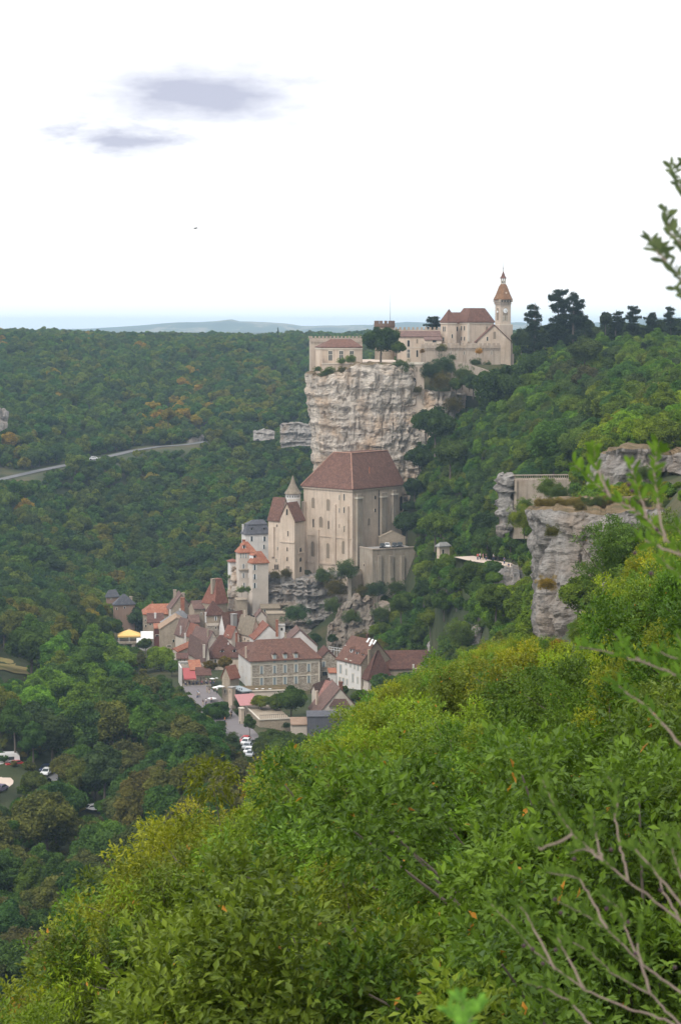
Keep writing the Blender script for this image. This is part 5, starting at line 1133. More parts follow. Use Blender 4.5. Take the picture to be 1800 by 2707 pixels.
for px_, py_ in ((1045, 133), (1068, 140), (1088, 147), (1062, 157)):
    # where the view ray meets the left roof slope
    q = b.T(px_, py_); d = b.Mi.to_3x3() @ Vector(ray(q[0], q[1])); o = b.Mi @ Vector((0, 0, 0)); h0 = b.H + .3
    t_ = (h0 + sl * o.x - o.z) / (d.z - sl * d.x); p = o + d * t_; c_, s_ = math.cos(ang), math.sin(ang)
    mb = MB(); vs = [(p.x + u * c_ - w * s_, p.y + v, p.z + u * s_ + w * c_) for w in (0, .08) for u, v in ((-.7, -.35), (.7, -.35), (.7, .35), (-.7, .35))]; mb.rings([vs[:4], vs[4:]]); mb.build('skylight', M_WHITEP, b.root)
H('long_brown_roofed_house', 'long low building under one very wide dark brown tile roof at the village right end', C4, 1062, 470, 326, 508, 86, R_=1478, La=12, rf='gx', ridge=208, rm=R_BROWN, wm=W_TAN, chims=((1346, 298, 328, 10, -1, W_WHITE),))
H('brown_wing', 'steep dark brown roof wing with cream dormer left of the long brown roof', C4, 1045, 520, 400, 502, 66, L=1004, R_=1200, rf='hip', ridge=200, rm=R_BROWN, wm=W_PLAST, ridgeline=lambda b: (b.Lb * .5, b.La * .5, b.Lb * .62, b.La * .6), dorms=(('R', 1075, 398, 34, 56, W_CREAM, .5),), wins=(('L', 1012, 420, 6, 40, 'dark'), ('R', 1108, 470, 18, 24, 'dark')))
H('stone_yard_wall', 'long grey yard wall peeping above the bushes below the long brown roof', C4, 1345, 400, 328, 500, 88, R_=1495, La=1, rf='flat', rm=W_GREYST, wm=W_GREYST, cat='wall')
H('narrow_cream_house', 'cream house with a thin brown roof edge receding behind the cluster below the hotel', V4, 222, 700, 556, 490, 24, L=182, R_=392, rf='gx', ridge=500, rm=R_PURP, wm=W_PLAST, wins=(('R', 325, 520, 8, 12, 'dark'),))
H('pink_roofed_house', 'low house with a pinkish worn tile roof behind the front gable', V4, 292, 830, 690, 483, 50, L=225, R_=520, rf='gy', ridge=470, rm=roofm('pinkish_tiles', (.26, .12, .10), (.20, .095, .08), (.34, .2, .16)), wm=W_PLAST, wins=(('L', 250, 690, 10, 22, 'dark'),), chims=((238, 570, 650, 26, -2, W_CREAM), (388, 470, 560, 22, 3, R_ORANGE), (340, 590, 660, 16, 0, W_TAN)))
b = H('front_gable_house', 'cream house with a wide half hipped worn brown gable above the slate clad wall', V4, 238, 870, 838, 474, 80, R_=742, La=12, rf='gy', ridge=540, rm=R_PURP, wm=W_PLAST, chims=((497, 470, 640, 42, 3, R_RUST), (490, 455, 480, 16, 3, W_TAN)))
(u0, z0), (u1, z1), (u2, z2) = b.hit('R', 368, 728), b.hit('R', 604, 728), b.hit('R', 490, 555)
mb = MB(); mb.add([(u0, -.5, z0), (u1, -.5, z1), (u2, .6, z2), (u0, .6, z0), (u1, .6, z1)], [(0, 1, 2), (0, 2, 3), (1, 4, 2), (0, 3, 4, 1), (3, 2, 4)]); mb.build('half_hip', R_PURP, b.root)
b.win('R', 455, 745, 14, 20, 'dark')
H('cream_shed', 'plain cream shed with a tan lean roof left of the slate clad wall', V4, -38, 1120, 935, 464, 86, R_=131, La=5, rf='shed', ridge=858, rm=roofm('tan_tiles', (.30, .20, .14), (.24, .16, .11), (.36, .25, .18)), wm=W_PLAST, cat='shed')
b = H('slate_clad_building', 'flat dark grey slate clad building front half hidden by near bushes', V4, 134, 1110, 850, 463, 88, R_=640, La=7, rf='flat', rm=R_SLATE, wm=W_SLATE, cat='building')
# street side
H('street_gable_house', 'tall stone street house with a steep tan gable left of the hotel', V3, 895, 1000, 430, 503, 42, L=768, R_=1040, rf='gx', ridge=262, rm=R_RUST, wm=W_TAN, wins=(('L', 820, 650, 20, 60, 'dark'), ('L', 820, 840, 14, 40, 'dark'), ('L', 848, 860, 14, 40, 'dark')))
H('street_corner_house', 'slim cream street corner house with a door below the glazed veranda', V3, 930, 1100, 600, 495, 40, L=868, R_=985, rf='flat', rm=M_CONC, wm=W_CREAM, wins=(('L', 900, 650, 10, 40, 'dark'), ('L', 920, 900, 14, 60, 'dark')))
b = Bld('glazed_veranda', 'dark glazed veranda with a flat grey roof jutting out below the hotel', 'veranda', V3, 1115, 790, 660, 494, 62, L=935, R_=1210, m=M_GLASS, grp=G_V, down=.5); b.flat(flat('zinc_roof', (.30, .34, .36), .5), o=.5, t=.3)
for x in (960, 990, 1020, 1050, 1080): b.strip('L', x - 3, x + 3, 600, 830, .06, M_METAL, 'mullion')
b.strip('L', 935, 1115, 640, 820, -.02, M_GLASS, 'glass'); b.done()
b = Bld('hotel_terrace', 'narrow planted terrace deck with pale edge in front of the hotel', 'terrace', C4, 222, 500, 480, 496, 80, R_=510, La=7, m=W_PLAST, grp=G_V, down=1); b.flat(M_DRYG, 'planting', t=.35); b.strip('R', 222, 510, 466, 472, .3, M_FRAME, 'parapet'); b.done(); HT = b
b = Bld('terrace_bastion', 'tan stone terrace bastion with arches on its street side and trees on top', 'terrace', C4, 322, 800, 668, 470, 76, L=186, R_=528, m=W_TAN, grp=G_V, down=6)
for x, y, h in ((205, 590, 34), (222, 618, 34), (240, 640, 34), (265, 670, 34)): b.win('L', x, y, 9, h, 'arch')
mb = MB(); mb.box(-.2, b.Lb, -.2, .15, b.H, b.H + .25); mb.box(-.2, .15, .15, b.La, b.H, b.H + .25); mb.build('coping', M_FRAME, b.root)
mb = MB()
for i in range(int(b.Lb / .5)): mb.box(.1 + i * .5, .16 + i * .5, -.05, .0, b.H + .25, b.H + 1.25)
mb.box(0, b.Lb, -.07, .02, b.H + 1.252, b.H + 1.32); mb.build('railing', M_METAL, b.root); b.done(); BAST = b
b = Bld('street_gatepost_house', 'slim cream wall end beside the street cars under the bastion', 'wall', V3, 1075, 1260, 935, 474, 60, L=1035, R_=1120, m=W_CREAM, grp=G_V); b.flat(M_FRAME); b.win('L', 1055, 1150, 12, 60, 'dark'); b.done()
# restaurant
b = Bld('terrace_restaurant', 'street restaurant with raised stone terrace, orange and brown roofs over the diners', 'restaurant', V3, 150, 650, 560, 520, 80, L=98, R_=600, La=9, m=W_TAN, grp=G_V, down=4)
def bx(nm, m_, x0, x1, y0, y1, z0, z1): mb = MB(); mb.box(x0, x1, y0, y1, z0, z1); return mb.build(nm, m_, b.root)
W_ = b.Lb; bx('back_wall', W_PLAST, 0, W_ * .9, b.La - .5, b.La, b.H, b.H + 4.2); bx('side_wall', W_WHITE, -.4, 0, b.La * .3, b.La, b.H - 1, b.zr(300, 0, 0)); bx('floor_edge', M_CONC, -.1, W_, -.1, 0, b.H - .3, b.H + .02)
def slope(nm, m_, x0, x1, y0, y1, za, zb_): mb = MB(); mb.prism([(y0, za), (y1, zb_), (y1, zb_ + .2), (y0, za + .2)], 'x', x0, x1); return mb.build(nm, m_, b.root)
zA = b.H + 2.3
slope('orange_roof', R_ORANGE, W_ * .28, W_ * .72, 3.0, b.La, zA + 1.3, zA + 3.0); slope('brown_roof', R_BROWN, W_ * .48, W_ * 1.02, .5, 4.0, zA + .2, zA + 1.9)
mb = MB()
for i in range(9): mb.tube([(i * W_ / 8, .1, b.H), (i * W_ / 8, .1, zA if i > 3 else b.H + 1.0)], .06, 5)
mb.tube([(0, .1, b.H + 1.0), (W_, .1, b.H + 1.0)], .05, 5); mb.tube([(0, .1, b.H + .55), (W_, .1, b.H + .55)], .03, 5); mb.build('railing', M_METAL, b.root)
bx('hedge_ledge', M_CONC, -.4, W_ * .62, b.La - .2, b.La + 1.2, b.H + 4.4, b.H + 4.9); b.done(); REST = b
def on(b, x, y, z): return b.M @ Vector((x, y, z))
rt = thing('red_awning', 'red fabric awning shading the restaurant terrace', 'awning', on(b, W_ * .0, 0, b.H), b.root.rotation_euler.z)
mb = MB(); mb.prism([(-.4, 2.0), (4.6, 4.1), (4.6, 4.16), (-.4, 2.06)], 'x', .2, W_ * .46); mb.box(.2, W_ * .46, -.42, -.40, 1.7, 2.0); mb.build('cloth', M_REDC, rt)
mb = MB()
for x_ in (.3, W_ * .45): mb.tube([(x_, -.3, 0), (x_, -.3, 2.0)], .04, 5); mb.tube([(x_, -.3, 2.0), (x_, 4.6, 4.08)], .03, 5)
mb.build('frame', M_METAL, rt)
rt = thing('pink_awning', 'pink awning beside the green tree canopy of the bastion terrace', 'awning', at(*C4(235, 560)[:2], 486), R(20))
mb = MB(); zt_ = at(0, C4(0, 505)[1], 486).z - rt.location.z; mb.prism([(-2.5, zt_ - 2.0), (2.5, zt_), (2.5, zt_ + .08), (-2.5, zt_ - 1.92)], 'x', -2.6, 2.6); mb.build('cloth', M_PINKC, rt)
mb = MB(); [mb.tube([(x_, y_, -1), (x_, y_, zt_ - 1 + y_ * .4)], .05, 5) for x_ in (-2.5, 2.5) for y_ in (-2.4, 2.4)]; mb.build('frame', M_METAL, rt)
def parasol(label, P, r, h, m_, grp=None, name='parasol', n=8, drop=.28):
    rt = thing(name, label, 'parasol', P, random.random(), grp)
    mb = MB(); mb.rings([[(r * math.cos(i * math.tau / n), r * math.sin(i * math.tau / n), h - r * drop) for i in range(n)], [(.05 * math.cos(i * math.tau / n), .05 * math.sin(i * math.tau / n), h) for i in range(n)]]); mb.build('canopy', m_, rt)
    mb = MB(); mb.tube([(0, 0, 0), (0, 0, h + .1)], .04, 6); mb.build('pole', M_METAL, rt); return rt
for (x, y, w), lb in zip(((612, 440, 90), (684, 436, 50)), ('wide white parasol right of the restaurant roofs', 'small white parasol beside the wide one near the restaurant')):
    q = V3(x, y); P_ = at(q[0], q[1], 512); rr_ = w / 2 * q[2] * 512 / FPX; parasol(lb, P_ - Vector((0, 0, 2.6)), rr_, 2.7, M_WHITEP, 'white street parasols')
for i, x in enumerate((300, 342, 390)):
    q = C4(x, 456); P_ = at(q[0], q[1], 499); parasol(['left white parasol on the planted hotel terrace', 'middle white parasol on the planted hotel terrace', 'right white parasol on the planted hotel terrace'][i], Vector((P_.x, P_.y, P_.z - 1.9)), 1.5, 1.95, M_WHITEP, 'white street parasols', drop=.2)
for x, y, lb in ((610, 745, 'low pale market parasol leaning over the street'), (690, 840, 'white parasols edge above the round street tree'), (740, 555, 'cream parasol among the street stalls'), (680, 570, 'pale parasol left of the street stalls')):
    q = V3(x, y); parasol(lb, at(q[0], q[1], 503) - Vector((0, 0, 2.3)), 1.25, 2.4, M_WHITEP, 'white street parasols')
# canopies on the left
rt = thing('yellow_canopy', 'large yellow peaked canopy on a stone terrace left of the village', 'canopy', at(*C3(212, 760)[:2], 600), R(8))
kk = 600 / FPX / 3.409; z9 = lambda y: at(0, C3(0, y)[1], 600).z - rt.location.z; wx = 103 * kk
mb = MB(); mb.rings([[(-wx, -2.6, z9(686)), (wx, -2.6, z9(686)), (wx, 2.6, z9(686)), (-wx, 2.6, z9(686))], [(-wx, -2.6, z9(672)), (wx, -2.6, z9(672)), (wx, 2.6, z9(672)), (-wx, 2.6, z9(672))], [(-.2, -.2, z9(628)), (.2, -.2, z9(628)), (.2, .2, z9(628)), (-.2, .2, z9(628))]]); mb.build('cloth', M_YELC, rt)
mb = MB(); [mb.tube([(x_, y_, z9(735)), (x_, y_, z9(685))], .1, 6) for x_ in (-wx * .9, 0, wx * .9) for y_ in (-2.3, 2.3)]; mb.build('poles', M_WHITEP, rt)
mb = MB(); mb.lathe([(.05, z9(630)), (.3, z9(625)), (.02, z9(618))], 0, 0, 8); mb.build('finial', M_CONC, rt)
rt2 = thing('terrace_platform', 'stone terrace platform on pillars under the yellow canopy', 'terrace', rt.location, R(8)); mb = MB(); mb.box(-wx * 1.05, wx * 1.05, -3, 3, z9(742), z9(725))
for x_ in (-.4, .35): mb.box(wx * x_ - .5, wx * x_ + .5, -2.8, -1.8, -6, z9(742) - .002)
mb.box(-wx * .95, wx * .95, 0, 2.8, -6, z9(742) - .002); mb.build('wall', W_GREYST, rt2)
rt = thing('white_awning', 'white striped double awning beside the yellow canopy', 'awning', at(*C3(355, 760)[:2], 598), R(6)); z9 = lambda y: at(0, C3(0, y)[1], 598).z - rt.location.z; kk = 598 / FPX / 3.409
mb = MB(); mb.prism([(-2, z9(705)), (2, z9(655)), (2, z9(652)), (-2, z9(702))], 'x', -38 * kk, 76 * kk); mb.prism([(-3.2, z9(738)), (-1.2, z9(700)), (-1.2, z9(697)), (-3.2, z9(735))], 'x', -76 * kk, -18 * kk); mb.build('cloth', M_WHITEP, rt)
mb = MB(); [mb.tube([(x_ * kk, -1.9, -3), (x_ * kk, -1.9, z9(705))], .1, 6) for x_ in (-34, 20, 72)]; mb.box(-80 * kk, 78 * kk, -3, 2.4, -4, -1.2); mb.build('frame', M_CONC, rt)
# path hut, balustrade wall
H('path_hut', 'small square cream hut with a flat grey hipped roof in the trees beside the path', crop(1100, 1380, 3.92), 240, 400, 252, 520, 55, L=212, R_=345, rf='hip', ridge=207, rm=roofm('pale_grey_slabs', (.26, .25, .24), (.2, .2, .19), (.32, .31, .3)), wm=W_CREAM, wins=(('R', 275, 330, 20, 90, 'dark'),), cat='hut', down=4)
C6 = crop(1040, 1100, 2.063)
b = Bld('balustraded_wall', 'long streaky retaining wall with a balustrade on top, right of the stacked rock pillar', 'retaining wall', C6, 655, 520, 350, 415, 84, R_=965, La=5, m=W_RAMP, down=6)
mb = MB(); mb.box(-.1, b.Lb + .1, -.15, .4, b.H + 1.002, b.H + 1.2)
for i in range(int(b.Lb / .42)): mb.lathe([(.1, b.H), (.14, b.H + .3), (.07, b.H + .7), (.12, b.H + 1.0)], .2 + i * .42, .1, 6)
mb.build('balustrade', W_RAMP, b.root)
for x in (655, 880): b.strip('R', x, x + 14, 345, 500, .5, W_RAMP, 'buttress')
b.done()
b = Bld('garden_wall', 'short pale wall continuing right behind the blurred near leaves', 'wall', C6, 985, 450, 385, 418, 86, R_=1200, La=2, m=W_RAMP, down=4); b.flat(M_FRAME, 'coping'); b.done()
rt = thing('white_railing', 'white wooden railing on the rock above the stone annex', 'railing', at(*C4(780, 212)[:2], 543), R(4)); kk = 543 / FPX / 2.529
mb = MB(); [mb.box(i * 18 * kk, i * 18 * kk + .12, 0, .12, -1.5 + i * -.1, 1.6 - i * .14) for i in range(7)]; mb.tube([(0, 0, 1.6), (108 * kk, 0, .8)], .08, 5); mb.tube([(0, 0, .9), (108 * kk, 0, .1)], .08, 5); mb.build('rails', M_WHITEP, rt)
# ------------------------------------------------------------------ single trees and bushes with a place of their own
DG, MG, BG, YG, OB, OR, LG = (.050, .085, .036), (.075, .115, .034), (.11, .17, .035), (.16, .20, .030), (.12, .105, .035), (.30, .17, .03), (.095, .13, .045)
def place(px, py, rx, Y, k, t, label, cat='tree', group=None, sq=1.0, seed=None, name=None):
    K = KINDS[k]; s = rx * Y / FPX / K['R']; P = at(px, py, Y); zb = P.z - (K['H'] - K['Hh']) * s * sq
    r = random.Random(int(px * 7 + py)); g = gz(P.x, P.y)
    o = mktree(P.x, P.y, zb, k, s, r.randrange(len(K['m'])), r.uniform(0, 6.28), t, label, group, sq, cat, name or ('leafy_tree' if cat == 'tree' else 'leafy_bush')); return o
for a in (
 (1007, 905, 52, 650, 'mid', DG, 'big dark round oak in front of the castle wing'), (1048, 922, 24, 646, 'mid', MG, 'smaller round green tree right of the big castle oak'),
 (1330, 1030, 84, 588, 'mid', DG, 'very broad dark oak below the clock tower'), (1422, 975, 62, 600, 'mid', DG, 'dark broad tree right behind the clock tower foot'), (1500, 1000, 60, 570, 'mid', (.075, .095, .045), 'dense olive tree with pendulous lumps right of the broad dark oak'),
 (1300, 1085, 42, 590, 'mid', DG, 'dark oak overhanging the rock ledge right of the castle cliff'),
 (1478, 1170, 86, 455, 'mid', (.075, .145, .038), 'large domed bright green tree above the balustraded wall'), (1590, 1125, 42, 462, 'mid', (.12, .18, .03), 'lighter yellow green tree touching the domed green tree'),
 (1640, 1050, 60, 520, 'mid', MG, 'rounded green tree on the plateau right of the domed tree'), (1560, 1010, 50, 540, 'mid', (.085, .085, .05), 'brownish tree above the domed green tree'), (1720, 1090, 70, 420, 'shrub', (.12, .14, .03), 'olive yellow tree on the ledge near the right edge'),
 (1075, 1385, 40, 585, 'mid', DG, 'dark tree beside the arched end of the big church'), (1150, 1130, 58, 600, 'mid', DG, 'broad dark tree on the slope right of the castle cliff'), (1190, 1205, 50, 575, 'mid', MG, 'mid green tree below the ledge right of the cliff'),
 (1150, 1395, 48, 540, 'mid', BG, 'fresh green tree above the small path hut'), (1290, 1400, 52, 470, 'mid', (.045, .075, .04), 'dark dense tree shading the visitors path'), (1372, 1420, 34, 455, 'mid', DG, 'dark narrow tree at the bend of the visitors path'), (1385, 1380, 40, 300, 'shrub', YG, 'bright yellow green bush clinging left of the grey bluff'),
 (1390, 1290 + 60, 32, 330, 'shrub', BG, 'bright green bush just under the stacked rock pillar'), (1250, 1530, 62, 440, 'mid', MG, 'broad green tree below the visitors path'), (1180, 1500, 40, 470, 'mid', BG, 'fresh green tree directly under the path hut'), (1310, 1590, 52, 380, 'mid', (.10, .15, .035), 'rounded light green tree left of the grey bluff foot'),
 (918, 1516, 34, 586, 'shrub', MG, 'upright green tree against the church foot beside the lower wall'), (786, 1630, 34, 572, 'shrub', (.06, .115, .05), 'round bluish green tree below the grey rock base'), (830, 1690, 20, 556, 'mid', DG, 'small dark tree behind the hotel roof'),
 (690, 1858, 36, 484, 'mid', (.14, .17, .03), 'clipped flat yellow green canopy over the bastion terrace'), (770, 1856, 46, 482, 'mid', (.07, .12, .035), 'rounded dark green tree on the bastion terrace'), (727, 1862, 30, 483, 'mid', (.10, .14, .03), 'middle green tree on the bastion terrace'),
 (572, 1885, 40, 484, 'mid', (.055, .115, .03), 'round vivid green tree standing at the street edge'), (660, 1915, 21, 455, 'tall', (.07, .11, .04), 'slim grey green tree in front of the bastion corner'),
 (425, 1748, 46, 548, 'mid', (.17, .25, .03), 'glowing yellow green tree left of the timbered house'), (556, 1762, 20, 526, 'mid', (.12, .09, .03), 'russet olive tree left part above the white parasols'), (592, 1755, 24, 526, 'mid', (.14, .11, .03), 'russet olive tree right part above the white parasols'),
 (455, 1765, 26, 540, 'mid', (.10, .17, .03), 'yellowish tree just under the glowing yellow green tree'), (385, 1705, 22, 585, 'mid', MG, 'dark green tree under the white awning'),
 (1640, 1510, 125, 112, 'open', (.085, .15, .03), 'tall open leafy oak with dark trunk before the grey bluff'), (1735, 1660, 140, 100, 'open', (.095, .16, .03), 'spreading open oak right below the grey bluff'), (1760, 1500, 120, 128, 'open', (.15, .20, .035), 'tall yellowish oak at the right edge beside the bluff'), (1690, 1480, 60, 150, 'shrub', (.12, .19, .035), 'bushy oak between the open oak and the bluff'),
 (432, 1815, 38, 522, 'mid', MG, 'green tree left of the restaurant terrace'), (470, 1845, 38, 512, 'mid', (.09, .13, .04), 'mid green tree below the restaurant terrace wall'), (418, 1875, 50, 500, 'mid', DG, 'large dark tree left below the restaurant'), (500, 1890, 42, 492, 'mid', (.08, .11, .04), 'olive green tree on the left side of the open street'), (540, 1925, 40, 476, 'mid', DG, 'dark tree left of the round vivid street tree'), (715, 1960, 40, 440, 'mid', MG, 'green tree covering the bastion wall foot'), (800, 1965, 34, 446, 'mid', (.10, .15, .04), 'light tree before the cream shed'), (880, 1690, 16, 552, 'mid', DG, 'dark small tree on the brown outcrop above the hotel'), (930, 1640, 26, 556, 'shrub', MG, 'green bush spilling over the brown rock outcrop'), (965, 1690, 22, 548, 'shrub', OB, 'brown bush at the outcrop foot above the white town house'), (1005, 1630, 28, 552, 'shrub', MG, 'green bush at the right end of the brown outcrop'),
 (694, 1962, 22, 440, 'shrub', MG, 'small green tree between street cars and bastion wall'), (755, 1958, 34, 452, 'mid', (.09, .13, .04), 'green tree below the right half of the bastion wall'), (615, 1955, 20, 450, 'shrub', MG, 'small green tree just below the lower street stretch'), (905, 1830, 22, 492, 'mid', MG, 'green tree in the yard below the white town house'), (950, 1845, 26, 488, 'mid', (.09, .14, .035), 'light green tree right of the half hipped gable'), (1545, 862, 24, 648, 'mid', (.05, .075, .045), 'dark tree filling the skyline right of the twin cedars'), (1600, 850, 22, 655, 'tall', (.05, .07, .045), 'dark tree rising left of the low flat cedar'),
 (600, 1990, 40, 438, 'mid', DG, 'dark tree just left of the parked street cars'), (556, 1962, 44, 452, 'mid', DG, 'dark broad tree left below the round vivid street tree'), (700, 1985, 36, 428, 'mid', (.09, .12, .04), 'grey green tree just right of the parked street cars'), (632, 2025, 40, 410, 'mid', MG, 'green tree right below the parked street cars'),
 (1250, 1015, 30, 630, 'mid', DG, 'dark tree covering the right end of the ramp wall'), (1205, 1020, 24, 631, 'mid', MG, 'green tree under the middle of the ramp wall'), (1118, 1500, 26, 572, 'mid', MG, 'green tree right of the car terrace wall'), (1060, 1600, 36, 520, 'mid', MG, 'bushy tree above the left part of the long brown roof'), (1120, 1560, 34, 530, 'mid', DG, 'dark bushy tree high above the long brown roof'), (1150, 1590, 34, 524, 'mid', MG, 'green tree on the slope between brown roof and path hut'), (1168, 1660, 38, 505, 'mid', (.10, .15, .035), 'light green tree above the right end of the long brown roof'), (1220, 1690, 46, 420, 'shrub', (.10, .15, .035), 'broad light green bush tree right of the long brown roof'), (1700, 1640, 100, 110, 'shrub', (.10, .16, .03), 'leafy oak filling the slope right of the grey bluff'), (1760, 1500, 80, 140, 'shrub', (.13, .17, .03), 'yellowish oak at the right edge beside the grey bluff'), (1660, 1520, 60, 170, 'shrub', (.09, .14, .03), 'green bush tree on the slope just right of the bluff'),
 (445, 1100, 24, 870, 'far', (.17, .15, .045), 'single yellow ochre tree above the far road bend'), (1545, 935, 50, 560, 'mid', (.07, .10, .045), 'round tree on the plateau under the low cedars')): place(*a[:6], a[6], sq=.62 if 'clipped' in a[6] else 1.0)
for i, (px, top, rx) in enumerate(((1378, 872, 30), (1402, 862, 26), (1440, 858, 34), (1482, 852, 34), (1530, 856, 36), (1566, 864, 30), (1600, 856, 34), (1642, 850, 36), (1690, 852, 34), (1735, 846, 38), (1785, 846, 40), (1820, 840, 40))):
    place(px, top + rx * .86, rx, 650 + (i * 37) % 30, 'mid', [(.055, .08, .045), (.045, .07, .04), (.065, .09, .045)][i % 3], ORD[i] .replace('nearest', 'first') + ' dark tree of the skyline row, counted from the clock tower', group='skyline trees right of the clock tower')
for i, (px, py, rx, Y, lb) in enumerate(((1125, 1120, 40, 622, 'dark tree hiding the lower ledge right of the castle cliff'), (1108, 1215, 40, 618, 'dark tree against the right flank of the castle cliff'), (1095, 1290, 30, 614, 'dark tree right of the big church roof end'), (1080, 1340, 20, 610, 'small tree squeezed between church gable end and slope'))):
    place(px, py, rx, Y, 'mid', DG, lb)
rb_ = random.Random(3)
for i in range(26):
    px = 1425 + i * 15; Yb = 219 + rb_.uniform(0, 9); P_ = at(px, 1346, Yb)
    place(px, 1342 - rb_.uniform(0, 14), rb_.uniform(13, 24), Yb, 'shrub', rb_.choice((OB, MG, LG, (.16, .13, .04))), 'dry scrub bush in the row along the rim of the grey bluff', 'bush', 'scrub along the bluff rim')
SH = 'bushes on the castle rock'
for a in (
 (905, 955, 9, 648, BG, 'light green bush under the middle pavilion window'), (928, 952, 12, 648, BG, 'light green bush under the right pavilion window'), (866, 990, 17, 637, MG, 'bush hanging over the cliff under the pavilion corner'), (932, 1000, 22, 634, MG, 'large green bush on the cliff edge below the pavilion'), (906, 985, 14, 635, OB, 'brownish bush on the cliff edge below the pavilion'),
 (975, 975, 10, 632, MG, 'small bush on the cliff top left of the arch'), (1008, 970, 9, 631, DG, 'smaller bush on the cliff top near the terrace wall'), (1060, 972, 20, 633, MG, 'wide bush beside the pointed arch buttress'), (840, 975, 8, 642, MG, 'bush at the outer left corner of the castle terrace'), (822, 1010, 14, 646, OB, 'dry bush on the far left cliff rim'),
 (1136, 985, 24, 634, DG, 'dark bush right of the pointed arch'), (1172, 975, 26, 636, DG, 'dark bush under the left end of the curtain wall'), (1160, 1015, 26, 633, OB, 'brown green bush over the layered ledge'), (1222, 995, 22, 634, MG, 'green bush in front of the ramp wall'), (1195, 944, 8, 648, MG, 'small shrub high on the curtain wall foot'),
 (1255, 960, 12, 650, MG, 'bush at the foot of the ivy patch'), (1290, 965, 9, 650, MG, 'bush at the clock tower foot'), (1105, 1030, 10, 633, OB, 'dry tuft right under the arch'), (1200, 1075, 20, 632, OB, 'ochre scrub on the ledge rim'), (1240, 1010, 16, 636, DG, 'dark bush at the right end of the ramp wall'),
 (725, 1522, 12, 598, OB, 'ochre shrub below the chapel foot'), (755, 1520, 14, 598, OB, 'rusty shrub in front of the chapel foot'), (850, 1530, 24, 598, MG, 'green bush left of the church foot'), (885, 1560, 26, 592, OB, 'brown green bush under the church'), (1000, 1565, 26, 582, DG, 'bush below the high retaining wall'), (960, 1570, 22, 584, OB, 'reddish brown scrub left below the retaining wall'), (1045, 1560, 22, 588, MG, 'green bush at the right foot of the retaining wall'), (880, 1610, 24, 575, MG, 'bush above the broken rock outcrop'), (640, 1563, 11, 590, BG, 'clipped light green hedge in front of the cliff houses'), (655, 1561, 9, 590, BG, 'small hedge bush beside the clipped hedge'), (612, 1530, 10, 604, BG, 'light green moss bush on the pale rock pillar'),
 (1690, 1330, 24, 260, OB, 'ochre bush on the bluff ledge'), (1620, 1340, 20, 228, OB, 'low dry bush on top of the grey bluff'), (1530, 1345, 16, 216, OB, 'tuft of dry growth on the bluff top'), (1460, 1410, 18, 206, (.10, .10, .03), 'dull green plant growing from the bluff face'), (1445, 1550, 22, 206, (.24, .17, .03), 'orange yellow plant on the lower bluff face'), (1450, 1300, 32, 300, BG, 'bright bush between wall and bluff'), (1480, 1310, 26, 290, MG, 'green bush right above the bluff rim'), (1700, 1260, 24, 270, MG, 'green bush in front of the upper rock band'), (1740, 1350, 30, 240, (.10, .14, .03), 'bush at the right end of the bluff ledge'),
 (497, 1765 - 44 + 40, 9, 540, DG, 'dark hedge plants over the restaurant ledge'), (520, 1760, 9, 540, MG, 'second hedge plants over the restaurant ledge'), (628, 1862, 10, 492, (.05, .10, .025), 'dark green creeper mass below the glazed veranda'), (630, 1885, 9, 490, (.05, .10, .025), 'hanging lower creeper below the glazed veranda'), (757, 1920, 10, 470, DG, 'dark ivy at the right corner of the bastion wall')):
    place(a[0], a[1] + (3 if a[1] < 1090 else 0), a[2] * (1.3 if a[1] < 1090 else 1.15), a[3], 'shrub', a[4], a[5], 'bush', SH if a[1] < 1090 else 'bushes on rocks and walls')
for a in ((1267, 932, 11, 646.5, (.38, .21, .04), 'orange autumn creeper patch on the curtain wall'), (1166, 925, 15, 648, (.11, .11, .035), 'olive ivy hanging over the curtain wall top'), (1116, 930, 8, 645, (.20, .12, .05), 'reddish brown ivy at the left end of the curtain wall')):
    o = place(a[0], a[1], a[2], a[3], 'shrub', a[4], a[5], 'creeper', name='wall_creeper'); o.scale.y *= .45; o.rotation_euler.z = 0
# ---- cedars: flat tiers on a bare stem
def cedar_mesh(seed, H_=18.0, R_=7.6):
    r = np.random.default_rng(seed); P, Nn = [], []; mb = MB(); mb.tube([(0, 0, -1), (.1, 0, H_ * .5), (0, .1, H_)], [.42, .26, .05], 7)
    z = H_ * .30
    while z < H_ * .99:
        f = (z / H_); rr = R_ * (1.05 - f * .85) * r.uniform(.75, 1.1)
        z0_ = z
        for k in range(r.integers(4, 8)):
            z = z0_ + r.uniform(-.35, .35)
            a = r.uniform(0, 6.28); L = rr * r.uniform(.35, 1.15); rise = L * r.uniform(-.12, .22)
            c, s_ = math.cos(a), math.sin(a); mb.tube([(0, 0, z), (c * L * .5, s_ * L * .5, z + rise * .7), (c * L, s_ * L, z + rise)], [.10, .07, .02], 4)
            n = int(170 * L); t = r.uniform(.12, 1.08, n) ** .75; wv = (.3 + .6 * np.sin(np.pi * np.clip(t, 0, .95))) * (1.0 + L * .3) * r.normal(0, .5, n)
            P.append(np.stack([c * L * t - s_ * wv, s_ * L * t + c * wv, z + rise * t + r.normal(0, .20, n) - np.abs(wv) * .12 + .1], -1)); Nn.append(np.tile([0, 0, 1.0], (n, 1)))
        z = z0_ + H_ * r.uniform(.04, .075)
    P = np.concatenate(P); Nn = np.concatenate(Nn); V, F = leafquads(P, Nn * 1.6, .42, .55, r)
    cm = npmesh('crown', V, F, M_LEAFM, r.uniform(.1, .8, len(F))); tm = bpy.data.meshes.new('trunk'); tm.from_pydata(mb.v, [], mb.f); tm.materials.append(M_BARK); return cm, tm
CED = [cedar_mesh(i) for i in (3, 8, 15)]
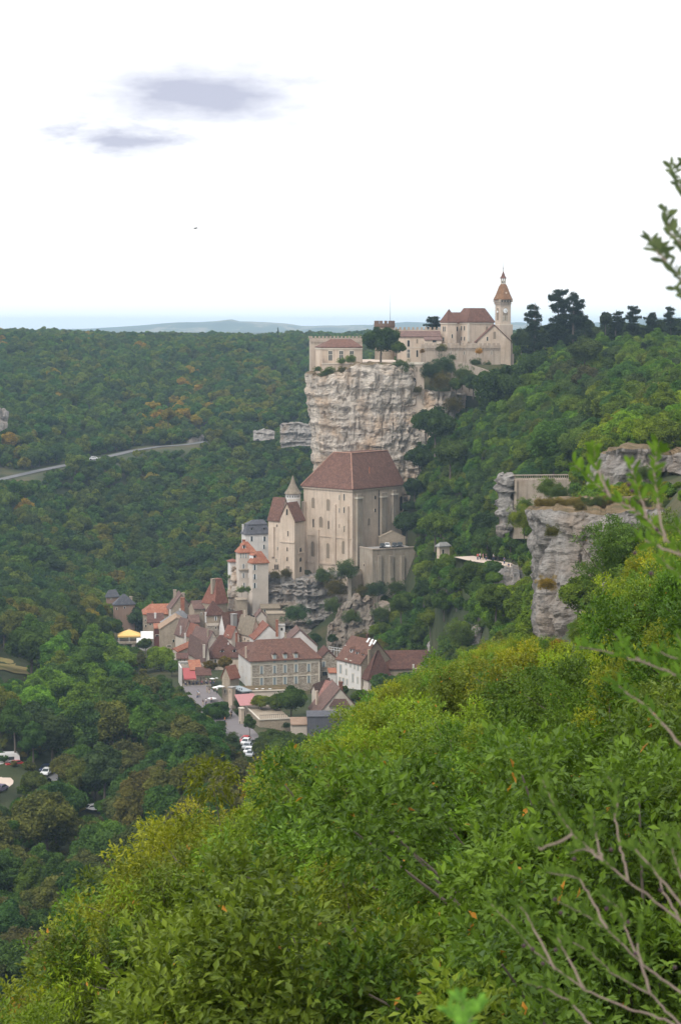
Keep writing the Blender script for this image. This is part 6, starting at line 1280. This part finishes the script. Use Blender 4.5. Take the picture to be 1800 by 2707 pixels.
for i, (px, ptop, Y, rs, lb) in enumerate(((1413, 798, 640, .8, 'lone slim cedar between clock tower and the twin cedars'), (1476, 764, 645, 1.0, 'taller left one of the twin cedars on the skyline'), (1516, 773, 640, 1.0, 'right one of the twin cedars on the skyline, slightly lower'),
      (1627, 818, 650, 1.0, 'low flat topped cedar right of the twin cedars'), (1673, 808, 655, .8, 'pointed dark cedar between two flat topped ones'), (1722, 826, 650, 1.1, 'low spreading cedar on the skyline left of the last one'), (1773, 806, 645, .8, 'dark cedar nearest the right edge of the skyline'), (1146, 836, 700, 1.3, 'dark spreading cedar behind the castle wing roof'),
      (1700, 905, 560, 1.0, 'flat tiered cedar lower on the right plateau'), (735, 864, 1400, .3, 'small lone conifer standing on the far left skyline'))):
    u_ = ray(px, ptop); x = u_[0] / u_[1] * Y; z0 = gz(x, Y); zt = at(px, ptop, Y).z; s = (zt - z0) / 18.0; cm, tm = CED[i % 3]
    rt = thing('cedar', lb, 'cedar', (x, Y, z0), i * 1.3, 'cedars on the skyline'); rt.scale = (min(s * rs, 1.35), min(s * rs, 1.35), s)
    c = bpy.data.objects.new('crown', cm); COL.objects.link(c); c.parent = rt; c['tint'] = [.040, .060, .045]
    q = bpy.data.objects.new('trunk', tm); COL.objects.link(q); q.parent = rt
# ---- people
def cloth_m(name): 
    return mat(name, lambda N: pbsdf(N, N.node('ShaderNodeAttribute', attribute_type='INSTANCER', attribute_name='tint').outputs['Color'], .85))
M_CLOTH = cloth_m('cloth'); M_SKIN = flat('skin', (.45, .28, .2), .6); M_HAIR = flat('dark_hair', (.05, .035, .025), .7)
def skin(vs, es, rad, name):
    me = bpy.data.meshes.new(name); me.from_pydata(vs, es, []); o = bpy.data.objects.new(name, me); COL.objects.link(o)
    md = o.modifiers.new('s', 'SKIN'); sv = me.skin_vertices[0].data
    for i, r0 in enumerate(rad): sv[i].radius = (r0, r0)
    sv[0].use_root = True; o.modifiers.new('u', 'SUBSURF').levels = 1
    dg = bpy.context.evaluated_depsgraph_get(); m2 = bpy.data.meshes.new_from_object(o.evaluated_get(dg)); bpy.data.objects.remove(o); m2.name = name; return m2
def person_meshes(pose):
    st = {'stand': (0, 0), 'walk': (.24, .3), 'sit': (0, 0)}[pose]; w, aw = st
    hz_ = .95 if pose != 'sit' else .5
    J = dict(pel=(0, 0, hz_), ch=(0, .01, hz_ + .42), nk=(0, .0, hz_ + .54), hd=(0, -.02, hz_ + .68), tp=(0, -.01, hz_ + .78))
    for n, sg in (('l', 1), ('r', -1)):
        x = .10 * sg
        if pose == 'sit': J['k' + n] = (x, -.42, hz_ - .02); J['a' + n] = (x, -.45, .08); J['t' + n] = (x, -.6, .04)
        else: J['k' + n] = (x, -w * sg * .55 - .03, .50); J['a' + n] = (x, -w * sg + .02, .08); J['t' + n] = (x * 1.1, -w * sg - .14, .03)
        J['s' + n] = (.19 * sg, .01, hz_ + .46); J['e' + n] = (.25 * sg, aw * sg * .35, hz_ + .20); J['h' + n] = (.24 * sg, aw * sg * .6 - .12, hz_ - .02)
    names = list(J); ix = {k: i for i, k in enumerate(names)}; vs = [J[k] for k in names]
    rad = {'pel': .13, 'ch': .145, 'nk': .055, 'hd': .10, 'tp': .075}
    rv = [rad.get(k, {'k': .065, 'a': .045, 't': .04, 's': .06, 'e': .045, 'h': .035}[k[0]] if k not in rad else 0) for k in names]
    es = [('pel', 'ch'), ('ch', 'nk'), ('nk', 'hd'), ('hd', 'tp')]
    for n in 'lr': es += [('pel', 'k' + n), ('k' + n, 'a' + n), ('a' + n, 't' + n), ('ch', 's' + n), ('s' + n, 'e' + n), ('e' + n, 'h' + n)]
    body = skin(vs, [(ix[a], ix[b]) for a, b in es], rv, 'body'); body.materials.append(M_SKIN)
    v2 = [J['pel'], J['ch'], J['sl'], J['sr'], tuple((Vector(J['sl']) * .3 + Vector(J['el']) * .7)), tuple((Vector(J['sr']) * .3 + Vector(J['er']) * .7))]
    shirt = skin(v2, [(0, 1), (1, 2), (1, 3), (2, 4), (3, 5)], [.155, .175, .085, .085, .07, .07], 'shirt'); shirt.materials.append(M_CLOTH)
    v3 = [J['pel'], J['kl'], J['al'], J['kr'], J['ar']]; tr = skin(v3, [(0, 1), (1, 2), (0, 3), (3, 4)], [.165, .095, .075, .095, .075], 'trousers'); tr.materials.append(M_CLOTH)
    hm = MB(); c = J['hd']; hm.lathe([(.05, c[2] - .02), (.118, c[2] + .02), (.115, c[2] + .09), (.07, c[2] + .15), (.01, c[2] + .165)], c[0], c[1] + .025, 10); me = bpy.data.meshes.new('hair'); me.from_pydata(hm.v, [], hm.f); me.materials.append(M_HAIR)
    return body, shirt, tr, me
PM = {k: person_meshes(k) for k in ('stand', 'walk', 'sit')}
CW = {'white': (.75, .75, .75), 'dark blue': (.04, .06, .14), 'black': (.02, .02, .02), 'red': (.5, .05, .04), 'pale blue': (.35, .48, .65), 'orange': (.7, .22, .05), 'beige': (.5, .42, .3), 'grey': (.25, .25, .26), 'green': (.08, .2, .1), 'pink': (.65, .3, .35)}
def person(P, pose, sh, tr, rz, label, grp):
    rt = thing('person', label, 'person', P, rz, grp)
    for me, t in zip(PM[pose], (None, CW[sh], CW[tr], None)):
        o = bpy.data.objects.new(me.name, me); COL.objects.link(o); o.parent = rt
        if t: o['tint'] = list(t)
rp = random.Random(9); nm = list(CW)
def onstreet(px, py, PL):
    # where the view ray meets the street
    best = None
    for Y in np.arange(395, 540, .5):
        p = at(px, py, float(Y)); g = gz(p.x, p.y) + .16
        if best is None or abs(p.z - g) < best[0]: best = (abs(p.z - g), p, g)
    return Vector((best[1].x, best[1].y, best[2]))
ST = ((V3, 390, 700, 'pale blue', 'walk', 'beside the left street railing'), (V3, 403, 722, 'white', 'stand', 'at the left street edge under the restaurant'), (V3, 375, 735, 'grey', 'walk', 'lowest at the left street railing'), (V3, 466, 850, 'black', 'walk', 'walking left of the white shirted one on the street'), (V3, 514, 835, 'white', 'walk', 'in the open middle of the street'), (V3, 517, 880, 'dark blue', 'walk', 'walking lowest on the open street'), (V3, 598, 812, 'red', 'stand', 'right of the street centre near the leaning parasol'),
  (V3, 565, 665, 'black', 'walk', 'under the restaurant stairs'), (V3, 530, 650, 'beige', 'stand', 'at the foot of the restaurant stairs'), (V3, 640, 640, 'pink', 'stand', 'by the upper street stalls'), (V3, 690, 660, 'white', 'walk', 'between the street stalls'),
  (V3, 812, 1130, 'orange', 'walk', 'on the lower street behind the round green tree'), (V3, 835, 1190, 'grey', 'walk', 'on the lower street nearest the street corner house'), (V3, 782, 1210, 'white', 'walk', 'lowest on the street beside the round tree'), (V3, 920, 1035, 'black', 'stand', 'by the door of the street corner house'), (V3, 905, 1060, 'beige', 'stand', 'beside the racks below the corner house'))
for T_, x, y, c, ps, w_ in ST:
    q = T_(x, y); person(onstreet(q[0], q[1] + 4, STREET), ps, c, rp.choice(('dark blue', 'black', 'grey', 'beige')), rp.uniform(0, 6), f'person in {c} top {w_}', 'people on the village street')
C9 = crop(1100, 1380, 3.92)
for x, y, c, w_ in ((955, 480, 'dark blue', 'left of the pair on the open path'), (987, 478, 'black', 'right of the pair on the open path'), (1036, 525, 'black', 'walking down the path bend'), (1038, 560, 'grey', 'following close behind down the path bend'), (1082, 560, 'orange', 'lowest on the path with orange top'), (1000, 405, 'green', 'standing at the upper path edge'), (910, 415, 'dark blue', 'in the shade where the path leaves the trees'), (635, 375, 'red', 'among the crowd near the path hut'), (660, 370, 'white', 'in white among the path crowd'), (690, 375, 'pink', 'in the path crowd right of the white shirt'), (720, 378, 'black', 'dark clothed in the path crowd'), (800, 378, 'white', 'alone under the dark path tree'), (825, 380, 'pale blue', 'under the dark path tree on the right')):
    q = C9(x, y); best = None
    for Y in np.arange(420, 476, .5):
        p = at(q[0], q[1] + 5, float(Y)); g = gz(p.x, p.y) + .16
        if best is None or abs(p.z - g) < best[0]: best = (abs(p.z - g), p, g)
    person(Vector((best[1].x, best[1].y, best[2])), 'walk' if x > 940 else 'stand', c, rp.choice(('dark blue', 'black', 'beige')), rp.uniform(0, 6), f'person {w_}' if 'top' in w_ or 'white' in w_ or 'dark' in w_ else f'person in {c} {w_}', 'people on the visitors path')
pw = ('at the left end of the restaurant terrace', 'second from the left on the restaurant terrace', 'third from the left on the restaurant terrace', 'fourth from the left on the restaurant terrace', 'in the middle of the restaurant terrace', 'right of the middle of the restaurant terrace', 'near the right end of the restaurant terrace', 'at the right end of the restaurant terrace')
for i in range(8):
    c = ('white', 'dark blue', 'white', 'pale blue', 'red', 'white', 'pink', 'black')[i]; person(on(REST, .7 + i * 1.15, .8 + (i % 2) * .7, REST.H), 'sit', c, 'dark blue', REST.root.rotation_euler.z + rp.uniform(-1, 1), f'seated diner in {c} {w_}' if False else f'seated diner in {c} {pw[i]}', 'diners on the restaurant terrace')
    k_ = thing('chair', f'dark chair under the diner {pw[i]}', 'chair', on(REST, .7 + i * 1.15, .85 + (i % 2) * .7, REST.H), REST.root.rotation_euler.z, 'restaurant chairs')
    mb = MB(); mb.box(-.2, .2, -.2, .2, .38, .42); mb.build('seat', M_WOOD, k_); mb = MB(); mb.box(-.2, .2, .2, .24, .42, .85); mb.build('backrest', M_WOOD, k_)
    for sx in (-.18, .18):
        for sy in (-.18, .18): mb = MB(); mb.box(sx - .02, sx + .02, sy - .02, sy + .02, 0, .38); mb.build('leg', M_WOOD, k_)
# ---- vehicles
M_TYRE = flat('black_rubber', (.02, .02, .02), .8)
def paint(nm_, c): return mat(nm_, lambda N: pbsdf(N, c, .3, spec=.5))
def car(P, rz, col, label, grp, scale=1.0, kind='car'):
    rt = thing('parked_car', label, kind, P, rz, grp); rt.scale = (scale,) * 3
    mp = paint('car_paint_' + col.replace(' ', '_'), {'white': (.75, .75, .75), 'silver': (.45, .47, .5), 'dark grey': (.05, .055, .06), 'black': (.02, .02, .022), 'dark blue': (.03, .05, .13), 'red': (.45, .03, .03), 'mauve grey': (.2, .16, .24), 'blue': (.08, .18, .5)}[col])
    lo = [(-2.1, .35), (-2.15, .7), (-1.95, .88), (-1.2, .95), (1.55, .95), (2.05, .8), (2.1, .35)]
    mb = MB(); mb.rings([[(p[0], y, p[1]) for p in lo] for y in (-.86, .86)]); up = [(-1.25, .94), (-.45, 1.42), (.95, 1.44), (1.7, .94)]
    mb.rings([[(p[0], y * (1 if p[1] < 1 else .86), p[1]) for p in up] for y in (-.80, .80)]); mb.build('body', mp, rt)
    for nm2, q in (('windscreen', [(-1.27, .98), (-.50, 1.38)]), ('rear_window', [(1.70, .98), (.98, 1.40)])):
        o = -.03 if nm2 == 'windscreen' else .03; mb = MB(); mb.add([(q[0][0] + o, -.7, q[0][1]), (q[0][0] + o, .7, q[0][1]), (q[1][0] + o, .6, q[1][1]), (q[1][0] + o, -.6, q[1][1])], [(0, 1, 2, 3)]); mb.build(nm2, M_GLASS, rt)
    for sg in (-1, 1):
        mb = MB(); mb.add([(-1.0, .81 * sg, 1.0), (1.4, .81 * sg, 1.0), (.85, .715 * sg, 1.38), (-.42, .715 * sg, 1.38)], [(0, 1, 2, 3)]); mb.build('side_window', M_GLASS, rt)
        for x in (-1.3, 1.3):
            mb = MB(); mb.rings([[(x + .32 * math.cos(t * math.tau / 14), y * sg, .32 + .32 * math.sin(t * math.tau / 14)) for t in range(14)] for y in (.68, .89)]); mb.build('wheel', M_TYRE, rt)
        mb = MB(); mb.box(-2.17, -2.10, .5 * sg, .78 * sg, .62, .76); mb.build('headlight', M_WHITEP, rt)
    return rt
q = TERR
for i, (x, c, lb) in enumerate(((1300, 'black', 'black car parked first from the left on the church terrace'), (1345, 'white', 'white car parked second from the left on the church terrace'), (1405, 'dark grey', 'dark grey car parked third from the left on the church terrace'), (1455, 'black', 'black car parked last at the tree end of the church terrace'))):
    xx, _ = q.hit('R', x, 915); car(on(q, xx * .93, 4.2 + (i % 2) * .3, q.H + .02), q.root.rotation_euler.z + R(62), c, lb, 'cars on the church terrace')
mb = MB(); mb.box(0, q.Lb, 0, q.La, q.H - .1, q.H + .003); mb.build('deck', M_CONC, q.root)
for x, y, c, lb in ((230, 826, 'white', 'farthest white car parked under the bastion'), (240, 856, 'silver', 'silver car parked second under the bastion'), (250, 886, 'white', 'white car parked third under the bastion'), (262, 908, 'silver', 'nearest silver car parked under the bastion'), (226, 812, 'red', 'red car parked at the top of the street row')):
    p = C4(x, y); P_ = ray_ground(p[0], p[1], 400, 500, .05); car(P_, R(78), c, lb, 'cars parked along the village street')
def onpark(px, py):
    d = ray(px, py); t = (PARKC.z + .03) / d[2]; return Vector((d[0] * t, d[1] * t, PARKC.z + .03))
car(onpark(2, 2092), R(70), 'mauve grey', 'mauve grey car cut by the left edge on the gravel car park', 'cars on the gravel car park')
car(onpark(2, 2003), R(10), 'blue', 'blue and white topped car behind the motorhome', 'cars on the gravel car park'); car(onpark(40, 2026), R(25), 'red', 'red car half under trees right of the motorhome', 'cars on the gravel car park')
def offcar(px, py, Y, c, lb, rz=1.4):
    p = ray_ground(px, py, 370, 470, .12); car(Vector((p.x, p.y, gz(p.x, p.y) + .05)) if False else p, rz, c, lb, 'cars on the lower valley road')
M_LANE = M_ROAD
def vroad():
    L, Rr = [], []
    for px, py, Y in ((136, 2020, 392), (130, 2045, 384), (122, 2078, 374), (150, 2120, 352), (200, 2138, 334), (245, 2148, 322), (290, 2165, 312)):
        p = ray_ground(px, py, 340, 480); L.append(Vector((p.x - 2.2, p.y, p.z))); Rr.append(Vector((p.x + 2.2, p.y, p.z)))
    o = sheet('lower_road', L, Rr, M_ROAD, lift=.08)
vroad()
offcar(122, 2038, 386, 'dark blue', 'dark blue car in the gap between dark valley trees'); offcar(125, 2047, 383, 'white', 'white car just below the dark blue one in the tree gap'); offcar(119, 2075, 375, 'black', 'black and white car lowest in the valley tree gap'); offcar(243, 2143, 324, 'white', 'white car glimpsed between brown and dark trees', .5)
P_ = onpark(17, 2024); rt = thing('motorhome', 'white motorhome with windows parked on the gravel car park', 'motorhome', P_, R(12))
mb = MB(); mb.prism([(-3.0, .5), (-3.0, 2.7), (-2.6, 2.95), (2.4, 2.95), (3.0, 2.3), (3.1, .5)], 'y', -1.1, 1.1); mb.build('body', M_WHITEP, rt)
mb = MB(); mb.box(-1.6, -.2, -1.13, -1.1, 1.5, 2.2); mb.build('window', M_GLASS, rt); mb = MB(); mb.box(.6, 1.8, -1.13, -1.1, 1.5, 2.2); mb.build('window', M_GLASS, rt); mb = MB(); mb.box(-3.03, -3.0, -.6, .6, 1.5, 2.2); mb.build('rear_window', M_GLASS, rt)
mb = MB(); mb.box(-2.9, 3.0, -1.12, -1.1, .95, 1.05); mb.build('side_stripe', M_CONC, rt)
for x in (-1.8, 2.0):
    for sg in (-1, 1): mb = MB(); mb.rings([[(x + .36 * math.cos(t * math.tau / 14), y * sg, .36 + .36 * math.sin(t * math.tau / 14)) for t in range(14)] for y in (.8, 1.12)]); mb.build('wheel', M_TYRE, rt)
# far road van, bird
p = at(246, 1214, 911); car(Vector((p.x, p.y, gz(p.x, p.y) + .2)), .6, 'white', 'tiny white van driving on the far hillside road', None, 1.2, 'van')
bp = at(517, 604, 140); rt = thing('bird', 'small dark bird gliding alone in the white sky', 'bird', bp, .4)
mb = MB(); mb.rings([[(x, r0 * math.cos(t * math.tau / 8), r0 * .8 * math.sin(t * math.tau / 8)) for t in range(8)] for x, r0 in ((-.16, .008), (-.11, .03), (0, .04), (.1, .022), (.2, .012), (.27, .03))]); mb.build('body', M_METAL, rt)
for sg in (-1, 1):
    mb = MB(); pr = [(-.04, 0), (.09, 0), (.05, .17), (.07, .34), (.02, .33), (-.05, .18)]; mb.rings([[(a, sg * c, z + abs(c) * .28) for a, c in pr] for z in (-.004, .006)]); mb.build('wing', M_METAL, rt)
# ---- meadow at the left edge
mb = MB(); c = at(-10, 1772, 524); nn_ = 30; ring = [(c.x + 15 * math.cos(i * math.tau / nn_), c.y + 14 * math.sin(i * math.tau / nn_)) for i in range(nn_)]
V = [(c.x, c.y, gz(c.x, c.y) + .25)]; F = []
for k in (0.25, .5, .75, 1):
    for i, (a, b_) in enumerate(ring): x_, y_ = c.x + (a - c.x) * k, c.y + (b_ - c.y) * k; V.append((x_, y_, gz(x_, y_) + .25))
for i in range(nn_):
    F.append((0, 1 + i, 1 + (i + 1) % nn_))
    for k in range(3): F.append((1 + k * nn_ + i, 1 + (k + 1) * nn_ + i, 1 + (k + 1) * nn_ + (i + 1) % nn_, 1 + k * nn_ + (i + 1) % nn_))
mb.add(V, F); tag(mb.build('meadow', M_GRASS), kind='structure')
# ---- near blurred shrubs
def leafy(name, label, twigs, Y, tint, L=.03, berries=(), seed=1, gap=.016, r0=.0035, minf=.32):
    r = random.Random(seed); P0 = at(twigs[0][0][0], twigs[0][0][1], Y); rt = thing(name, label, 'shrub', P0)
    LV, LF, BV = [], [], MB()
    for tw in twigs:
        n = len(tw); dY = r.uniform(-.25, .25)
        pts = [at(x, y, Y + dY + .1 * i + r.uniform(-.04, .04)) - P0 for i, (x, y) in enumerate(tw)]
        fine = []
        for a, b_ in zip(pts[:-1], pts[1:]):
            for k in range(6): fine.append(a.lerp(b_, k / 6) + Vector((r.uniform(-1, 1), 0, r.uniform(-1, 1))) * .0022)
        fine.append(pts[-1]); m = len(fine)
        mb = MB(); mb.tube([tuple(p) for p in fine], [r0 * (1.0 - .72 * i / (m - 1)) for i in range(m)], 6); mb.build('branch', M_TWIG, rt, smooth=True)
        tot_ = sum((b_ - a).length for a, b_ in zip(fine[:-1], fine[1:])); d = 0; acc = 0
        for a, b_ in zip(fine[:-1], fine[1:]):
            sl = (b_ - a).length; t = (b_ - a).normalized(); e = 0
            while acc + sl > d:
                f = d / tot_; p = a.lerp(b_, max(0, min(1, (d - acc) / sl))); 
                if f > minf:
                    up = Vector((0, 0, 1)); side = t.cross(Vector((0, 1, 0))).normalized()
                    for sg in (-1, 1):
                        dr = (t * r.uniform(.5, 1.1) + side * sg * r.uniform(.4, 1.0) + up * .45 + Vector((0, r.uniform(-.6, .6), 0))).normalized(); ll = L * r.uniform(.6, 1.2); wd = ll * .33
                        bb = dr.cross(Vector((r.uniform(-.6, .6), 1, r.uniform(-.8, .8)))).normalized(); nr = dr.cross(bb); b0 = len(LV)
                        for u_, w_ in ((0, 0), (.25, .75), (.55, 1), (.82, .62), (1, 0), (.82, -.62), (.55, -1), (.25, -.75)):
                            LV.append(tuple(p + dr * ll * u_ + bb * wd * .5 * w_ + nr * (-.16 * ll * u_ * u_ + abs(w_) * wd * .12)))
                        LF.append(tuple(b0 + i for i in range(8)))
                d += gap * r.uniform(.7, 1.4)
            acc += sl
    mb = MB(); mb.add(LV, LF); lo = mb.build('leaves', M_LEAFB, rt, fix=False); lo['tint'] = list(tint)
    a = lo.data.attributes.new('lv', 'FLOAT', 'FACE'); a.data.foreach_set('value', np.array([r.uniform(.15, .95) for _ in LF], np.float32))
    if berries:
        for x, y in berries:
            c = at(x, y, Y + .05) - P0; c = c + Vector((r.uniform(-1, 1), 0, r.uniform(-1, 1))) * .004
            mb = MB(); mb.lathe([(.0005, c.z - .005), (.0035, c.z - .003), (.0048, c.z), (.0035, c.z + .003), (.0005, c.z + .005)], c.x, c.y, 10); mb.build('berry', flat('dark_berries', (.035, .012, .02), .35), rt, smooth=True)
def c8(L_): return [(1200 + x / 2.613, 380 + y / 2.613) for x, y in L_]
def c6(L_): return [(1040 + x / 2.063, 1100 + y / 2.063) for x, y in L_]
def c7(L_): return [(1200 + x / 2.613, 1900 + y / 2.613) for x, y in L_]
leafy('twig_shrub', 'blurred grey green leafy twigs against the sky at the right edge', [c8([(1900, 1400), (1568, 940), (1460, 810), (1440, 700)]), c8([(1460, 815), (1390, 740), (1350, 650)]), c8([(1900, 1050), (1568, 700), (1480, 590), (1450, 440)]), c8([(1900, 700), (1600, 380), (1520, 230), (1490, 130)]), c8([(1900, 560), (1640, 300), (1590, 100)]), c8([(1900, 1500), (1640, 1100), (1520, 1000)]), c8([(1800, 1000), (1640, 760), (1530, 590)])], 3.4, (.075, .10, .06), L=.028, seed=4, gap=.013, r0=.0018)
leafy('berry_shrub', 'blurred branch with bright leaves and dark berries reaching left over the rock bluff', [c6([(2100, 1200), (1568, 760), (1380, 560), (1180, 440), (1060, 330), (970, 250)]), c6([(1180, 440), (1110, 300), (1080, 160)]), c6([(1380, 560), (1330, 400), (1290, 260)]), c6([(1480, 680), (1440, 480), (1420, 300), (1440, 150)]), c6([(1900, 900), (1640, 720), (1530, 600)]), c6([(1568, 760), (1420, 700), (1310, 660)]), c6([(2000, 1300), (1568, 880), (1440, 760)])], 3.8, (.065, .125, .022), L=.030, berries=c6([(1290, 380), (1300, 400), (1440, 610), (1380, 530), (1310, 740), (1400, 860), (1150, 410)]), seed=6, gap=.016, r0=.0028)
leafy('berry_shrub', 'blurred bright leafy twigs crossing the right edge above the pale stem', [c6([(2100, 1900), (1568, 1420), (1350, 1340), (1180, 1290), (1010, 1260)]), c6([(1400, 1350), (1270, 1290), (1230, 1200)]), c6([(1900, 1500), (1560, 1330), (1400, 1260)]), c6([(2000, 1560), (1620, 1330), (1540, 1180)]), c6([(1568, 1800), (1400, 1600), (1180, 1440)])], 3.9, (.06, .12, .022), L=.030, seed=8, gap=.016, r0=.0028)
leafy('berry_shrub', 'big blurred shrub fanning grey brown branches across the bottom right corner', [
  c7([(2000, 1760), (1568, 1400), (1200, 1120), (1020, 970), (820, 800), (700, 620), (610, 420)]), c7([(2000, 2250), (1568, 1890), (1300, 1700), (1050, 1450), (900, 1350), (720, 1260)]), c7([(1900, 2300), (1450, 2080), (1200, 2000), (900, 1870), (700, 1730), (540, 1590), (400, 1430), (230, 1260)]),
  c7([(1700, 2250), (1480, 2040), (1350, 1900), (1100, 1770), (950, 1620), (700, 1480)]), c7([(1000, 2250), (930, 2109), (800, 1950), (620, 1860), (500, 1830)]), c7([(1200, 1120), (1150, 900), (1110, 700), (1130, 500), (1060, 400)]), c7([(1020, 970), (900, 900), (800, 930)]), c7([(820, 800), (600, 900), (520, 810)]), c7([(1568, 1400), (1440, 1200), (1400, 1000), (1340, 850)]),
  c7([(1050, 1450), (950, 1250), (860, 1100), (640, 1060)]), c7([(1300, 1700), (1200, 1500), (1150, 1330), (1000, 1200)]), c7([(700, 1730), (560, 1470), (480, 1320), (400, 1270)]), c7([(1900, 1500), (1568, 1100), (1500, 900), (1450, 760)]), c7([(1900, 1700), (1500, 1200), (1250, 900), (1180, 870)]), c7([(900, 1870), (760, 1600), (700, 1480)]), c7([(1350, 1900), (1260, 1600), (1290, 1420)]), c7([(1800, 1300), (1620, 1000), (1540, 780)]), c7([(1020, 970), (980, 820), (960, 660)])],
  3.9, (.06, .105, .024), L=.027, berries=c7([(745, 1350), (1080, 900), (700, 1250), (1060, 1320), (1200, 1400), (540, 1590), (470, 1570), (840, 960), (1420, 1180), (1250, 1620), (710, 1600), (1510, 1730), (620, 1700)]), seed=12, gap=.012, r0=.0030, minf=.45)
leafy('seedling', 'out of focus bright green seedling at the bottom edge', [[(1230, 2800), (1226, 2730), (1222, 2680), (1218, 2630)], [(1226, 2720), (1250, 2680), (1262, 2645)], [(1226, 2720), (1200, 2690), (1186, 2665)]], 2.3, (.10, .22, .05), L=.020, seed=3, gap=.006, r0=.0022)
# pale bare stem in the near hillside
q = at(1340, 2120, 24); rt = thing('bare_stem', 'pale bare forked dead stem standing out of the near foliage', 'dead stem', q)
mb = MB(); kk = 24 / FPX / 2.613; mb.tube([(0, 0, -.3), (0, 0, .1), (-.005, 0, 140 * kk), (-.02, 0, 200 * kk), (-.10, 0, 250 * kk)], [.03, .024, .02, .014, .006], 6); mb.tube([(-.012, 0, 190 * kk), (.02, 0, 215 * kk), (.03, .02, 260 * kk)], [.014, .01, .005], 5); mb.build('stem', M_TWIG, rt)
# ------------------------------------------------------------------ haze
mb = MB(); mb.box(-9800, 9800, -40, 12500, -150, 62); hz = mb.build('haze', [], None); tag(hz, kind='stuff')
m = bpy.data.materials.new('haze_air'); m.use_nodes = True; N = NT(m.node_tree)
pv = N.node('ShaderNodeVolumePrincipled', {'Color': (.55, .76, 1.0, 1), 'Density': HAZE, 'Anisotropy': .1}); o_ = N.node('ShaderNodeOutputMaterial'); N.l.new(pv.outputs[0], o_.inputs['Volume'])
hz.data.materials.append(m)
